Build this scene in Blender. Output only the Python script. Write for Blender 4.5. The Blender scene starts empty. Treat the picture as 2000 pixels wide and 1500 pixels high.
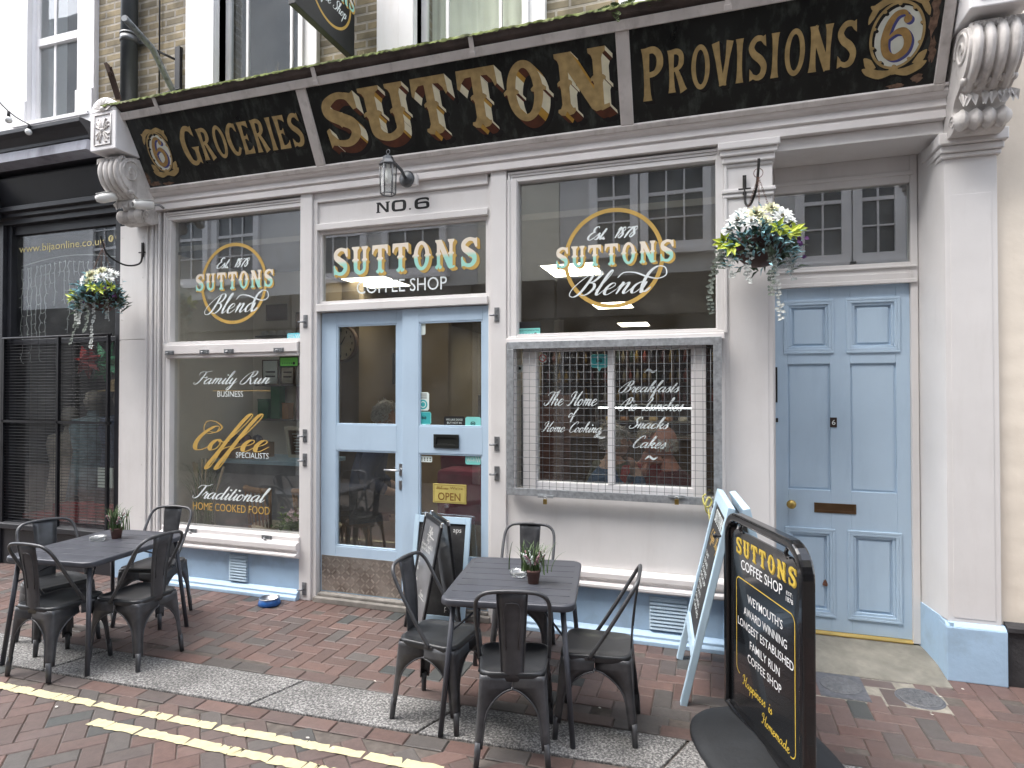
import bpy, bmesh, math, random
from mathutils import Vector, Matrix
from mathutils.geometry import delaunay_2d_cdt
random.seed(7)
PI = math.pi
SC = bpy.context.scene
COL = SC.collection
def R(a): return math.radians(a)

# ---------------------------------------------------------------- camera, world, sun, exposure
CAM = Vector((0, -4.516, 1.796)); F_PX = 1195.0
cam_d = bpy.data.cameras.new('camera'); cam = bpy.data.objects.new('camera', cam_d); COL.objects.link(cam)
cam.location = CAM; cam.rotation_euler = (R(90 + .76), 0, R(17.9))
cam_d.sensor_width = 36; cam_d.lens = F_PX / 2000 * 36; cam_d.clip_start = .05; cam_d.clip_end = 400
SC.camera = cam
SUN_EL, SUN_AZ = 62, 236          # soft overcast sun high over the street from the left
W = bpy.data.worlds.new("World"); SC.world = W; W.use_nodes = True
nt = W.node_tree; nt.nodes.clear()
sky = nt.nodes.new('ShaderNodeTexSky'); sky.sky_type = 'NISHITA'; sky.sun_disc = False
sky.sun_elevation = R(SUN_EL); sky.sun_rotation = R(SUN_AZ); sky.air_density = 1.0; sky.dust_density = 3.0
hs = nt.nodes.new('ShaderNodeHueSaturation'); hs.inputs['Saturation'].default_value = .42
bg = nt.nodes.new('ShaderNodeBackground'); bg.inputs['Strength'].default_value = .15
wo = nt.nodes.new('ShaderNodeOutputWorld')
nt.links.new(sky.outputs[0], hs.inputs['Color']); nt.links.new(hs.outputs[0], bg.inputs['Color']); nt.links.new(bg.outputs[0], wo.inputs['Surface'])
sd = bpy.data.lights.new('sun', 'SUN'); sd.energy = .85; sd.angle = R(60); sd.color = (1, .95, .88)
sun = bpy.data.objects.new('sun', sd); COL.objects.link(sun); sun.location = (-4, -6, 14)
sdir = Vector((math.sin(R(SUN_AZ)) * math.cos(R(SUN_EL)), math.cos(R(SUN_AZ)) * math.cos(R(SUN_EL)), math.sin(R(SUN_EL))))
sun.rotation_euler = sdir.to_track_quat('Z', 'Y').to_euler()
SC.view_settings.view_transform = 'Standard'; SC.view_settings.look = 'None'
SC.view_settings.gamma = 1; SC.view_settings.exposure = 2.26

# ---------------------------------------------------------------- helpers
_th, _pi = R(17.9), R(.76)
_F = Vector((-math.sin(_th) * math.cos(_pi), math.cos(_th) * math.cos(_pi), math.sin(_pi)))
_R = Vector((math.cos(_th), math.sin(_th), 0)); _U = _R.cross(_F)
def _ray(x, y): return _F + (x - 1000) / F_PX * _R - (y - 750) / F_PX * _U
def at(x, y, Y=0.0):
    r = _ray(x, y); return CAM + r * ((Y - CAM.y) / r.y)
def ground(x, y, Z=0.0):
    r = _ray(x, y); return CAM + r * ((Z - CAM.z) / r.z)

class MB:
    def __init__(s): s.v = []; s.f = []; s.m = []; s.sm = []; s.col = {}
    def add(s, vs, fs, m=0, smooth=False, col=None):
        o = len(s.v); s.v += [tuple(p) for p in vs]
        for f in fs:
            if col is not None: s.col[len(s.f)] = col
            s.f.append(tuple(i + o for i in f)); s.m.append(m); s.sm.append(smooth)
        return s
    def box(s, x0, x1, y0, y1, z0, z1, m=0):
        if x0 > x1: x0, x1 = x1, x0
        if y0 > y1: y0, y1 = y1, y0
        if z0 > z1: z0, z1 = z1, z0
        vs = [(x0,y0,z0),(x1,y0,z0),(x1,y1,z0),(x0,y1,z0),(x0,y0,z1),(x1,y0,z1),(x1,y1,z1),(x0,y1,z1)]
        return s.add(vs, [(0,3,2,1),(4,5,6,7),(0,1,5,4),(1,2,6,5),(2,3,7,6),(3,0,4,7)], m)
    def obox(s, c, ax, ay, az, hx, hy, hz, m=0):
        c, ax, ay, az = Vector(c), Vector(ax), Vector(ay), Vector(az)
        vs = [c + ax*hx*i + ay*hy*j + az*hz*k for k in (-1,1) for i, j in ((-1,-1),(1,-1),(1,1),(-1,1))]
        return s.add(vs, [(0,3,2,1),(4,5,6,7),(0,1,5,4),(1,2,6,5),(2,3,7,6),(3,0,4,7)], m)
    def bar(s, a, b, w, h, m=0, up=(0,0,1)):
        a, b = Vector(a), Vector(b); d = (b - a); L = d.length; d = d.normalized(); up = Vector(up)
        x = d.cross(up)
        if x.length < 1e-4: x = d.cross(Vector((1,0,0)))
        x = x.normalized(); y = x.cross(d)
        return s.obox((a + b) / 2, x, y, d, w/2, h/2, L/2, m)
    def tube(s, pts, r, n=8, m=0, caps=True, closed=False):
        pts = [Vector(p) for p in pts]; k = len(pts)
        rs = r if isinstance(r, (list, tuple)) else [r] * k
        rings = []; prev = None
        for i, p in enumerate(pts):
            if closed: t = pts[(i+1) % k] - pts[i-1]
            else: t = pts[min(i+1, k-1)] - pts[max(i-1, 0)]
            t = t.normalized()
            if prev is None:
                a = Vector((0,0,1)) if abs(t.z) < .9 else Vector((1,0,0)); x = t.cross(a).normalized()
            else:
                x = (prev - t * prev.dot(t))
                x = x.normalized() if x.length > 1e-6 else t.orthogonal().normalized()
            prev = x; y = t.cross(x)
            rings.append([p + (x*math.cos(2*PI*j/n) + y*math.sin(2*PI*j/n)) * rs[i] for j in range(n)])
        vs = [q for rg in rings for q in rg]; fs = []
        for i in range(k if closed else k-1):
            a, b = i*n, ((i+1) % k)*n
            for j in range(n): fs.append((a+j, a+(j+1) % n, b+(j+1) % n, b+j))
        s.add(vs, fs, m, True)
        if caps and not closed:
            o = len(s.v) - k*n
            s.f.append(tuple(o+j for j in range(n-1,-1,-1))); s.m.append(m); s.sm.append(False)
            s.f.append(tuple(o+(k-1)*n+j for j in range(n))); s.m.append(m); s.sm.append(False)
        return s
    def lathe(s, prof, c=(0,0,0), n=24, m=0, axis='z', smooth=True):
        vs = []
        for r_, z in prof:
            for j in range(n):
                a = 2*PI*j/n
                p = (r_*math.cos(a), r_*math.sin(a), z)
                if axis == 'y': p = (p[0], p[2], p[1])
                if axis == 'x': p = (p[2], p[0], p[1])
                vs.append((p[0]+c[0], p[1]+c[1], p[2]+c[2]))
        fs = []
        for i in range(len(prof)-1):
            for j in range(n): fs.append((i*n+j, i*n+(j+1) % n, (i+1)*n+(j+1) % n, (i+1)*n+j))
        return s.add(vs, fs, m, smooth)
    def prism(s, poly, fn, d0, d1, m=0, smooth=False):
        # poly: 2-D outline; fn(a,b,d) maps outline point and depth to 3-D
        n = len(poly)
        vs = [fn(a,b,d0) for a,b in poly] + [fn(a,b,d1) for a,b in poly]
        o = len(s.v); s.add(vs, [(i,(i+1) % n,n+(i+1) % n,n+i) for i in range(n)], m, smooth)
        s.f.append(tuple(o+i for i in range(n-1,-1,-1))); s.m.append(m); s.sm.append(False)
        s.f.append(tuple(o+n+i for i in range(n))); s.m.append(m); s.sm.append(False)
        return s
    def xprof(s, prof, x0, x1, m=0): # profile (y,z) run along x
        return s.prism(prof, lambda a,b,d: (d,a,b), x0, x1, m)
    def ball(s, c, r, n=10, m=0, sc=(1,1,1)):
        k = max(4, n//2+1); vs = []; fs = []
        for i in range(k+1):
            t = PI*i/k
            for j in range(n):
                a = 2*PI*j/n
                vs.append((c[0]+r*sc[0]*math.sin(t)*math.cos(a), c[1]+r*sc[1]*math.sin(t)*math.sin(a), c[2]+r*sc[2]*math.cos(t)))
        for i in range(k):
            for j in range(n): fs.append((i*n+j, (i+1)*n+j, (i+1)*n+(j+1) % n, i*n+(j+1) % n))
        return s.add(vs, fs, m, True)
    def frame(s, x0, x1, z0, z1, w, y0, y1, m=0): # rectangular frame in xz, butted members
        s.box(x0, x1, y0, y1, z1-w, z1, m); s.box(x0, x1, y0, y1, z0, z0+w, m)
        s.box(x0, x0+w, y0, y1, z0+w, z1-w, m); s.box(x1-w, x1, y0, y1, z0+w, z1-w, m); return s
    def leaf(s, p, d, n_, L, w, m=0, curl=.2):
        p, d, n_ = Vector(p), Vector(d).normalized(), Vector(n_)
        x = d.cross(n_)
        x = x.normalized() if x.length > 1e-5 else d.orthogonal().normalized()
        up = x.cross(d)
        a = p; b = p + d*L*.45 + x*w/2 + up*curl*L*.3; c = p + d*L + up*(-curl*L*.2); e = p + d*L*.45 - x*w/2 + up*curl*L*.3
        f = p + d*L*.5
        return s.add([a,b,c,e,f], [(0,1,4),(1,2,4),(2,3,4),(3,0,4)], m)

def tag(o, label=None, cat=None, group=None, kind=None):
    if label: o['label'] = label
    if cat: o['category'] = cat
    if group: o['group'] = group
    if kind: o['kind'] = kind
    return o
def thing(name, label, cat, loc=(0,0,0), rz=0, group=None):
    o = bpy.data.objects.new(name, None); COL.objects.link(o); o.empty_display_size = .1
    o.location = loc; o.rotation_euler = (0,0,rz); return tag(o, label, cat, group)
def base_loc(o):
    m = Matrix.Identity(4)
    chain = []
    while o is not None: chain.append(o); o = o.parent
    for q in reversed(chain): m = m @ q.matrix_parent_inverse @ q.matrix_basis
    return m
def obj(name, mb, mats, parent=None, world=False, bevel=0, subsurf=0, solid=0, mtx=None, seg=2):
    me = bpy.data.meshes.new(name); me.from_pydata(mb.v, [], mb.f); me.update()
    if not isinstance(mats, (list, tuple)): mats = [mats]
    for m_ in mats: me.materials.append(m_)
    me.polygons.foreach_set('material_index', mb.m); me.polygons.foreach_set('use_smooth', mb.sm)
    if mb.col:
        a = me.attributes.new('Col', 'FLOAT_COLOR', 'FACE')
        for i, c in mb.col.items(): a.data[i].color = (*c, 1)
    o = bpy.data.objects.new(name, me); COL.objects.link(o)
    if mtx is not None: o.matrix_basis = mtx
    if parent is not None:
        o.parent = parent
        if world: o.matrix_parent_inverse = base_loc(parent).inverted()
    if solid:
        q = o.modifiers.new('solid', 'SOLIDIFY'); q.thickness = solid; q.offset = 0
    if bevel:
        q = o.modifiers.new('bevel', 'BEVEL'); q.width = bevel; q.segments = seg; q.limit_method = 'ANGLE'; q.angle_limit = R(40)
    if subsurf:
        q = o.modifiers.new('sub', 'SUBSURF'); q.levels = subsurf; q.render_levels = subsurf
    return o
def children(o): return [c for c in COL.objects if c.parent == o]
def copy_tree(o, parent=None):
    c = o.copy(); COL.objects.link(c)
    if parent is not None: c.parent = parent; c.matrix_parent_inverse = o.matrix_parent_inverse.copy()
    for ch in children(o): copy_tree(ch, c)
    return c
def spline(pts, k=8, closed=False):
    pts = [Vector((*p, 0)) if len(p) == 2 else Vector(p) for p in pts]; n = len(pts); out = []
    segs = n if closed else n-1
    for i in range(segs):
        if closed: a, b, c, d = pts[i-1], pts[i], pts[(i+1) % n], pts[(i+2) % n]
        else: a, b, c, d = pts[max(i-1,0)], pts[i], pts[i+1], pts[min(i+2,n-1)]
        for j in range(k):
            t = j/k
            out.append(.5*((2*b)+(c-a)*t+(2*a-5*b+4*c-d)*t*t+(3*b-a-3*c+d)*t**3))
    if not closed: out.append(pts[-1])
    return out

# ---------------------------------------------------------------- materials
MATS = {}
def M(name, col, rough=.5, metal=0, var=.08, vs=6, bump=0, bs=60, spec=.5, coat=0, stain=None, stainamt=.0, stscale=(3,3,.6), emit=0, trans=0):
    if name in MATS: return MATS[name]
    m = bpy.data.materials.new(name); m.use_nodes = True; n = m.node_tree; b = n.nodes['Principled BSDF']
    b.inputs['Roughness'].default_value = rough; b.inputs['Metallic'].default_value = metal
    b.inputs['Specular IOR Level'].default_value = spec; b.inputs['Coat Weight'].default_value = coat
    if trans: b.inputs['Transmission Weight'].default_value = trans
    tc = n.nodes.new('ShaderNodeTexCoord')
    nz = n.nodes.new('ShaderNodeTexNoise'); nz.inputs['Scale'].default_value = vs; nz.inputs['Detail'].default_value = 5
    n.links.new(tc.outputs['Object'], nz.inputs['Vector'])
    rp = n.nodes.new('ShaderNodeValToRGB')
    rp.color_ramp.elements[0].position = .3; rp.color_ramp.elements[1].position = .7
    rp.color_ramp.elements[0].color = (*[max(0, c*(1-var)) for c in col], 1); rp.color_ramp.elements[1].color = (*[min(1, c*(1+var)) for c in col], 1)
    n.links.new(nz.outputs[0], rp.inputs[0]); out = rp.outputs[0]
    if stain:
        mp = n.nodes.new('ShaderNodeMapping'); mp.inputs['Scale'].default_value = stscale
        n.links.new(tc.outputs['Object'], mp.inputs[0])
        n2 = n.nodes.new('ShaderNodeTexNoise'); n2.inputs['Scale'].default_value = 2.2; n2.inputs['Detail'].default_value = 8; n2.inputs['Roughness'].default_value = .65
        n.links.new(mp.outputs[0], n2.inputs['Vector'])
        r2 = n.nodes.new('ShaderNodeValToRGB'); r2.color_ramp.elements[0].position = .5; r2.color_ramp.elements[1].position = .75
        r2.color_ramp.elements[0].color = (0,0,0,1); r2.color_ramp.elements[1].color = (stainamt,)*3 + (1,)
        n.links.new(n2.outputs[0], r2.inputs[0])
        mx = n.nodes.new('ShaderNodeMix'); mx.data_type = 'RGBA'
        n.links.new(r2.outputs[0], mx.inputs[0]); n.links.new(out, mx.inputs[6]); mx.inputs[7].default_value = (*stain, 1); out = mx.outputs[2]
    n.links.new(out, b.inputs['Base Color'])
    # uneven gloss
    mr = n.nodes.new('ShaderNodeMapRange'); mr.inputs[3].default_value = max(.02, rough-.08); mr.inputs[4].default_value = min(1, rough+.1)
    n.links.new(nz.outputs[0], mr.inputs[0]); n.links.new(mr.outputs[0], b.inputs['Roughness'])
    if bump:
        n3 = n.nodes.new('ShaderNodeTexNoise'); n3.inputs['Scale'].default_value = bs; n3.inputs['Detail'].default_value = 4
        n.links.new(tc.outputs['Object'], n3.inputs['Vector'])
        bp = n.nodes.new('ShaderNodeBump'); bp.inputs['Strength'].default_value = bump; bp.inputs['Distance'].default_value = .01
        n.links.new(n3.outputs[0], bp.inputs['Height']); n.links.new(bp.outputs[0], b.inputs['Normal'])
    if emit:
        b.inputs['Emission Color'].default_value = (*col, 1); b.inputs['Emission Strength'].default_value = emit
    MATS[name] = m; return m
def glass_mat(name, f0=.155, tint=(.94,.955,.95), bump=.003, dirt=.02):
    """thin pane seen the same from both sides: Schlick reflection over clear transparency"""
    m = bpy.data.materials.new(name); m.use_nodes = True; n = m.node_tree; n.nodes.clear()
    o = n.nodes.new('ShaderNodeOutputMaterial'); mx = n.nodes.new('ShaderNodeMixShader')
    ge = n.nodes.new('ShaderNodeNewGeometry'); dt = n.nodes.new('ShaderNodeVectorMath'); dt.operation = 'DOT_PRODUCT'
    n.links.new(ge.outputs['Normal'], dt.inputs[0]); n.links.new(ge.outputs['Incoming'], dt.inputs[1])
    def mth(op, a, b_=None):
        q = n.nodes.new('ShaderNodeMath'); q.operation = op
        for i, v in enumerate((a, b_)):
            if v is None: continue
            if isinstance(v, (int, float)): q.inputs[i].default_value = v
            else: n.links.new(v, q.inputs[i])
        return q.outputs[0]
    f = mth('ADD', f0, mth('MULTIPLY', 1-f0, mth('POWER', mth('SUBTRACT', 1.0, mth('ABSOLUTE', dt.outputs['Value'])), 5.0)))
    t = n.nodes.new('ShaderNodeBsdfTransparent'); t.inputs[0].default_value = (*tint,1); g = n.nodes.new('ShaderNodeBsdfGlossy'); g.inputs['Roughness'].default_value = .0
    tc = n.nodes.new('ShaderNodeTexCoord'); nz = n.nodes.new('ShaderNodeTexNoise'); nz.inputs['Scale'].default_value = 1.6; nz.inputs['Detail'].default_value = 1
    bp = n.nodes.new('ShaderNodeBump'); bp.inputs['Strength'].default_value = bump; bp.inputs['Distance'].default_value = .1
    n.links.new(tc.outputs['Object'], nz.inputs['Vector']); n.links.new(nz.outputs[0], bp.inputs['Height']); n.links.new(bp.outputs[0], g.inputs['Normal'])
    n.links.new(f, mx.inputs[0]); n.links.new(t.outputs[0], mx.inputs[1]); n.links.new(g.outputs[0], mx.inputs[2])
    d = n.nodes.new('ShaderNodeBsdfDiffuse'); d.inputs[0].default_value = (.7,.7,.68,1); m2 = n.nodes.new('ShaderNodeMixShader')
    nd = n.nodes.new('ShaderNodeTexNoise'); nd.inputs['Scale'].default_value = 3; nd.inputs['Detail'].default_value = 6
    n.links.new(tc.outputs['Object'], nd.inputs['Vector'])
    mr = n.nodes.new('ShaderNodeMapRange'); mr.inputs[1].default_value = .35; mr.inputs[2].default_value = .8; mr.inputs[4].default_value = dirt*2
    n.links.new(nd.outputs[0], mr.inputs[0]); n.links.new(mr.outputs[0], m2.inputs[0])
    n.links.new(mx.outputs[0], m2.inputs[1]); n.links.new(d.outputs[0], m2.inputs[2]); n.links.new(m2.outputs[0], o.inputs[0])
    return m
def attr_mat(name, rough=.8, var=.25, vs=25, bump=.25, bs=120, stain=None, stamt=.5):
    m = bpy.data.materials.new(name); m.use_nodes = True; n = m.node_tree; b = n.nodes['Principled BSDF']
    a = n.nodes.new('ShaderNodeAttribute'); a.attribute_name = 'Col'
    tc = n.nodes.new('ShaderNodeTexCoord'); nz = n.nodes.new('ShaderNodeTexNoise'); nz.inputs['Scale'].default_value = vs; nz.inputs['Detail'].default_value = 6; nz.inputs['Roughness'].default_value = .7
    n.links.new(tc.outputs['Object'], nz.inputs['Vector'])
    mr = n.nodes.new('ShaderNodeMapRange'); mr.inputs[1].default_value = .25; mr.inputs[2].default_value = .75; mr.inputs[3].default_value = 1-var; mr.inputs[4].default_value = 1+var
    n.links.new(nz.outputs[0], mr.inputs[0])
    mx = n.nodes.new('ShaderNodeMix'); mx.data_type = 'RGBA'; mx.blend_type = 'MULTIPLY'; mx.inputs[0].default_value = 1
    n.links.new(a.outputs[0], mx.inputs[6]); n.links.new(mr.outputs[0], mx.inputs[7]); out = mx.outputs[2]
    if stain:
        n2 = n.nodes.new('ShaderNodeTexNoise'); n2.inputs['Scale'].default_value = 1.3; n2.inputs['Detail'].default_value = 7
        n.links.new(tc.outputs['Object'], n2.inputs['Vector'])
        m3 = n.nodes.new('ShaderNodeMapRange'); m3.inputs[1].default_value = .48; m3.inputs[2].default_value = .72; m3.inputs[4].default_value = stamt
        n.links.new(n2.outputs[0], m3.inputs[0])
        x2 = n.nodes.new('ShaderNodeMix'); x2.data_type = 'RGBA'; n.links.new(m3.outputs[0], x2.inputs[0]); n.links.new(out, x2.inputs[6]); x2.inputs[7].default_value = (*stain,1); out = x2.outputs[2]
        r3 = n.nodes.new('ShaderNodeMapRange'); r3.inputs[3].default_value = rough+.05; r3.inputs[4].default_value = rough-.3
        n.links.new(n2.outputs[0], r3.inputs[0]); n.links.new(r3.outputs[0], b.inputs['Roughness'])
    else: b.inputs['Roughness'].default_value = rough
    n.links.new(out, b.inputs['Base Color'])
    bp = n.nodes.new('ShaderNodeBump'); bp.inputs['Strength'].default_value = bump; bp.inputs['Distance'].default_value = .004
    n3 = n.nodes.new('ShaderNodeTexNoise'); n3.inputs['Scale'].default_value = bs; n.links.new(tc.outputs['Object'], n3.inputs['Vector'])
    n.links.new(n3.outputs[0], bp.inputs['Height']); n.links.new(bp.outputs[0], b.inputs['Normal'])
    return m
def brick_mat(name, c1, c2, mortar, bw=.225, bh=.075, ms=.012):
    m = bpy.data.materials.new(name); m.use_nodes = True; n = m.node_tree; b = n.nodes['Principled BSDF']; b.inputs['Roughness'].default_value = .9
    tc = n.nodes.new('ShaderNodeTexCoord'); mp = n.nodes.new('ShaderNodeMapping'); mp.inputs['Rotation'].default_value = (R(90),0,0)
    sx = n.nodes.new('ShaderNodeSeparateXYZ'); cx = n.nodes.new('ShaderNodeCombineXYZ')
    n.links.new(tc.outputs['Object'], sx.inputs[0]); n.links.new(sx.outputs[0], cx.inputs[0]); n.links.new(sx.outputs[2], cx.inputs[1])
    bt = n.nodes.new('ShaderNodeTexBrick'); bt.inputs['Scale'].default_value = 1; bt.inputs['Brick Width'].default_value = bw; bt.inputs['Row Height'].default_value = bh
    bt.inputs['Mortar Size'].default_value = ms; bt.inputs['Color1'].default_value = (*c1,1); bt.inputs['Color2'].default_value = (*c2,1); bt.inputs['Mortar'].default_value = (*mortar,1)
    bt.inputs['Mortar Smooth'].default_value = .3
    nd = n.nodes.new('ShaderNodeTexNoise'); nd.inputs['Scale'].default_value = 9; ad = n.nodes.new('ShaderNodeVectorMath'); ad.operation = 'MULTIPLY_ADD'; ad.inputs[1].default_value = (.02,.02,.02)
    n.links.new(nd.outputs['Color'], ad.inputs[0]); n.links.new(cx.outputs[0], ad.inputs[2]); n.links.new(ad.outputs[0], bt.inputs['Vector'])
    nz = n.nodes.new('ShaderNodeTexNoise'); nz.inputs['Scale'].default_value = 6; nz.inputs['Detail'].default_value = 8; n.links.new(tc.outputs['Object'], nz.inputs['Vector'])
    mr = n.nodes.new('ShaderNodeMapRange'); mr.inputs[1].default_value = .3; mr.inputs[2].default_value = .7; mr.inputs[3].default_value = .55; mr.inputs[4].default_value = 1.3
    n.links.new(nz.outputs[0], mr.inputs[0]); mx = n.nodes.new('ShaderNodeMix'); mx.data_type = 'RGBA'; mx.blend_type = 'MULTIPLY'; mx.inputs[0].default_value = 1
    n.links.new(bt.outputs['Color'], mx.inputs[6]); n.links.new(mr.outputs[0], mx.inputs[7]); n.links.new(mx.outputs[2], b.inputs['Base Color'])
    bp = n.nodes.new('ShaderNodeBump'); bp.inputs['Strength'].default_value = .6; bp.inputs['Distance'].default_value = .02; bp.invert = True
    n.links.new(bt.outputs['Fac'], bp.inputs['Height']); n.links.new(bp.outputs[0], b.inputs['Normal'])
    return m
def two_tone(name, low, high, split=.5, soft=.06, rough=.5):   # painted letters: lower half one colour, upper half another
    m = bpy.data.materials.new(name); m.use_nodes = True; n = m.node_tree; b = n.nodes['Principled BSDF']; b.inputs['Roughness'].default_value = rough
    tc = n.nodes.new('ShaderNodeTexCoord'); sx = n.nodes.new('ShaderNodeSeparateXYZ'); rp = n.nodes.new('ShaderNodeValToRGB')
    rp.color_ramp.elements[0].position = split-soft; rp.color_ramp.elements[1].position = split+soft
    rp.color_ramp.elements[0].color = (*low,1); rp.color_ramp.elements[1].color = (*high,1)
    n.links.new(tc.outputs['Generated'], sx.inputs[0]); n.links.new(sx.outputs[1], rp.inputs[0]); n.links.new(rp.outputs[0], b.inputs['Base Color'])
    return m

cream = M('shopfront_paint', (.72,.702,.692), .42, var=.04, vs=3, bump=.06, bs=25, stain=(.48,.44,.41), stainamt=.20)
cream2 = M('sill_paint', (.74,.71,.70), .4, var=.05, vs=4, bump=.05, bs=30, stain=(.42,.39,.36), stainamt=.25, stscale=(.6,.6,3))
grimy = M('console_paint', (.60,.575,.555), .6, var=.12, vs=9, bump=.35, bs=22, stain=(.16,.14,.13), stainamt=.75, stscale=(4,4,1.5))
frame_grimy = M('fascia_frame_paint', (.60,.56,.535), .5, var=.1, vs=6, bump=.12, bs=40, stain=(.20,.17,.15), stainamt=.45, stscale=(5,5,2))
blue = M('door_blue_paint', (.475,.61,.745), .42, var=.035, vs=3, bump=.05, bs=45, stain=(.30,.42,.56), stainamt=.3)
blue2 = M('riser_blue_paint', (.40,.56,.73), .5, var=.06, vs=4, bump=.18, bs=30, stain=(.22,.28,.33), stainamt=.45, stscale=(2,2,2))
white_p = M('white_paint', (.78,.77,.78), .4, var=.04, vs=4, bump=.05, bs=30, stain=(.6,.56,.52), stainamt=.35)
signblack = M('sign_black', (.012,.013,.012), .30, var=.4, vs=3, stain=(.075,.085,.075), stainamt=.85, stscale=(7,7,.45))
rustpatch = M('flaking_paint', (.17,.105,.07), .8, var=.5, vs=30, bump=.4)
gold = M('gold_leaf', (.40,.285,.125), .45, var=.22, vs=18, bump=.1, bs=90, spec=.4)
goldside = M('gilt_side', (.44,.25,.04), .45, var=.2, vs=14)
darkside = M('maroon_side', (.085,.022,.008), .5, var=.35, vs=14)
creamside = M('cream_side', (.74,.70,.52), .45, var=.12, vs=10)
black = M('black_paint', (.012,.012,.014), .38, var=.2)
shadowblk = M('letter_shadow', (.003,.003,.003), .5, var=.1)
ovalwhite = M('oval_cream', (.66,.68,.60), .5, var=.08, vs=12)
sixblue = M('six_shade_blue', (.06,.07,.24), .5, var=.2)
sixgold = M('six_brown', (.36,.22,.075), .5, var=.25, vs=20)
goldpaint = M('gold_paint_glass', (.56,.36,.09), .5, var=.1, vs=9)
whitepaint = M('white_sign_paint', (.78,.84,.84), .5, var=.06, vs=9)
twotone = two_tone('suttons_two_tone', (.37,.73,.64), (.86,.78,.66))
glass = glass_mat('window_glass'); glass_up = glass_mat('upper_window_glass', f0=.11, bump=.03, tint=(.85,.87,.87)); glass_net = glass_mat('net_window_glass', f0=.045, bump=.02)
thin_glass = glass_mat('lamp_glass', f0=.04, dirt=.25)
brass = M('brass', (.42,.30,.10), .38, 1, var=.2, vs=20); brass_new = M('polished_brass', (.80,.56,.20), .3, 1, var=.08)
bronze = M('dull_bronze', (.20,.13,.075), .45, 1, var=.2)
galv = M('galvanised_steel', (.40,.42,.44), .5, .7, var=.22, vs=40, bump=.05)
steel = M('steel', (.55,.56,.57), .32, 1, var=.12, vs=20)
gun = M('gunmetal_chair', (.070,.072,.078), .36, .30, var=.3, vs=14, bump=.04, bs=80, stain=(.13,.13,.135), stainamt=.35)
chairblk = M('seat_black', (.030,.032,.035), .33, .1, var=.25, vs=12, bump=.03)
tabmat = M('table_grey', (.062,.066,.080), .42, .15, var=.12, vs=10, bump=.03)
joint = M('paving_sand', (.10,.085,.075), .95, var=.3, vs=20)
clay = attr_mat('clay_pavers', rough=.72, var=.22, vs=22, bump=.3, bs=130, stain=(.12,.105,.10), stamt=.45)
dark_int = M('interior_dark', (.05,.045,.04), .8)

# ---------------------------------------------------------------- lettering engine
def union(polys):
    """flat union of overlapping 2-D polygons -> verts, tris, boundary edges (directed, interior on the left)"""
    vs = []; fs = []; K = 100.0
    for p in polys:
        for q in ([p] if len(p) != 4 else [[p[0],p[1],p[2]],[p[0],p[2],p[3]]]):
            a = sum(q[i][0]*q[(i+1) % len(q)][1]-q[(i+1) % len(q)][0]*q[i][1] for i in range(len(q)))
            if abs(a) < 2e-9: continue
            if a < 0: q = q[::-1]
            o = len(vs); vs += [Vector((x[0]*K, x[1]*K)) for x in q]; fs.append(list(range(o, o+len(q))))
    V, E, F, ov, oe, of = delaunay_2d_cdt(vs, [], fs, 0, 1e-5)
    V = [v/K for v in V]
    tris = [f for f, o in zip(F, of) if len(o)]
    cnt = {}
    for f in tris:
        for i in range(len(f)): cnt[(f[i], f[(i+1) % len(f)])] = 1
    bd = [e for e in cnt if (e[1], e[0]) not in cnt]
    return V, tris, bd
def ribbon(pts, ws):
    n = len(pts); out = []; L = []
    for i in range(n):
        a = pts[max(i-1,0)]; b = pts[min(i+1,n-1)]
        dx, dy = b[0]-a[0], b[1]-a[1]; l = math.hypot(dx, dy) or 1
        nx, ny = -dy/l, dx/l; w = ws[i]/2
        L.append(((pts[i][0]+nx*w, pts[i][1]+ny*w), (pts[i][0]-nx*w, pts[i][1]-ny*w)))
    for i in range(n-1): out.append([L[i][0], L[i+1][0], L[i+1][1], L[i][1]])
    return out
def disc(x, y, r, ry=None, n=14): return [(x+r*math.cos(2*PI*i/n), y+(ry or r)*math.sin(2*PI*i/n)) for i in range(n)]
def wstroke(pts, ws, k=7, closed=False):
    p = spline([(q[0], q[1], 0) for q in pts], k, closed)
    m = len(ws); n = len(p); W_ = []
    for i in range(n):
        t = i/(n-1)*(m-1); a = int(min(t, m-2)); W_.append(ws[a]+(ws[a+1]-ws[a])*(t-a))
    if closed: p = p+[p[0]]; W_ = W_+[W_[0]]
    return ribbon([(q.x, q.y) for q in p], W_)
def ring(cx, cy, rx, ry, ix, iy, n=40):
    o = []
    for i in range(n):
        a, b = 2*PI*i/n, 2*PI*(i+1)/n
        o.append([(cx+rx*math.cos(a), cy+ry*math.sin(a)), (cx+rx*math.cos(b), cy+ry*math.sin(b)), (cx+ix*math.cos(b), cy+iy*math.sin(b)), (cx+ix*math.cos(a), cy+iy*math.sin(a))])
    return o
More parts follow.
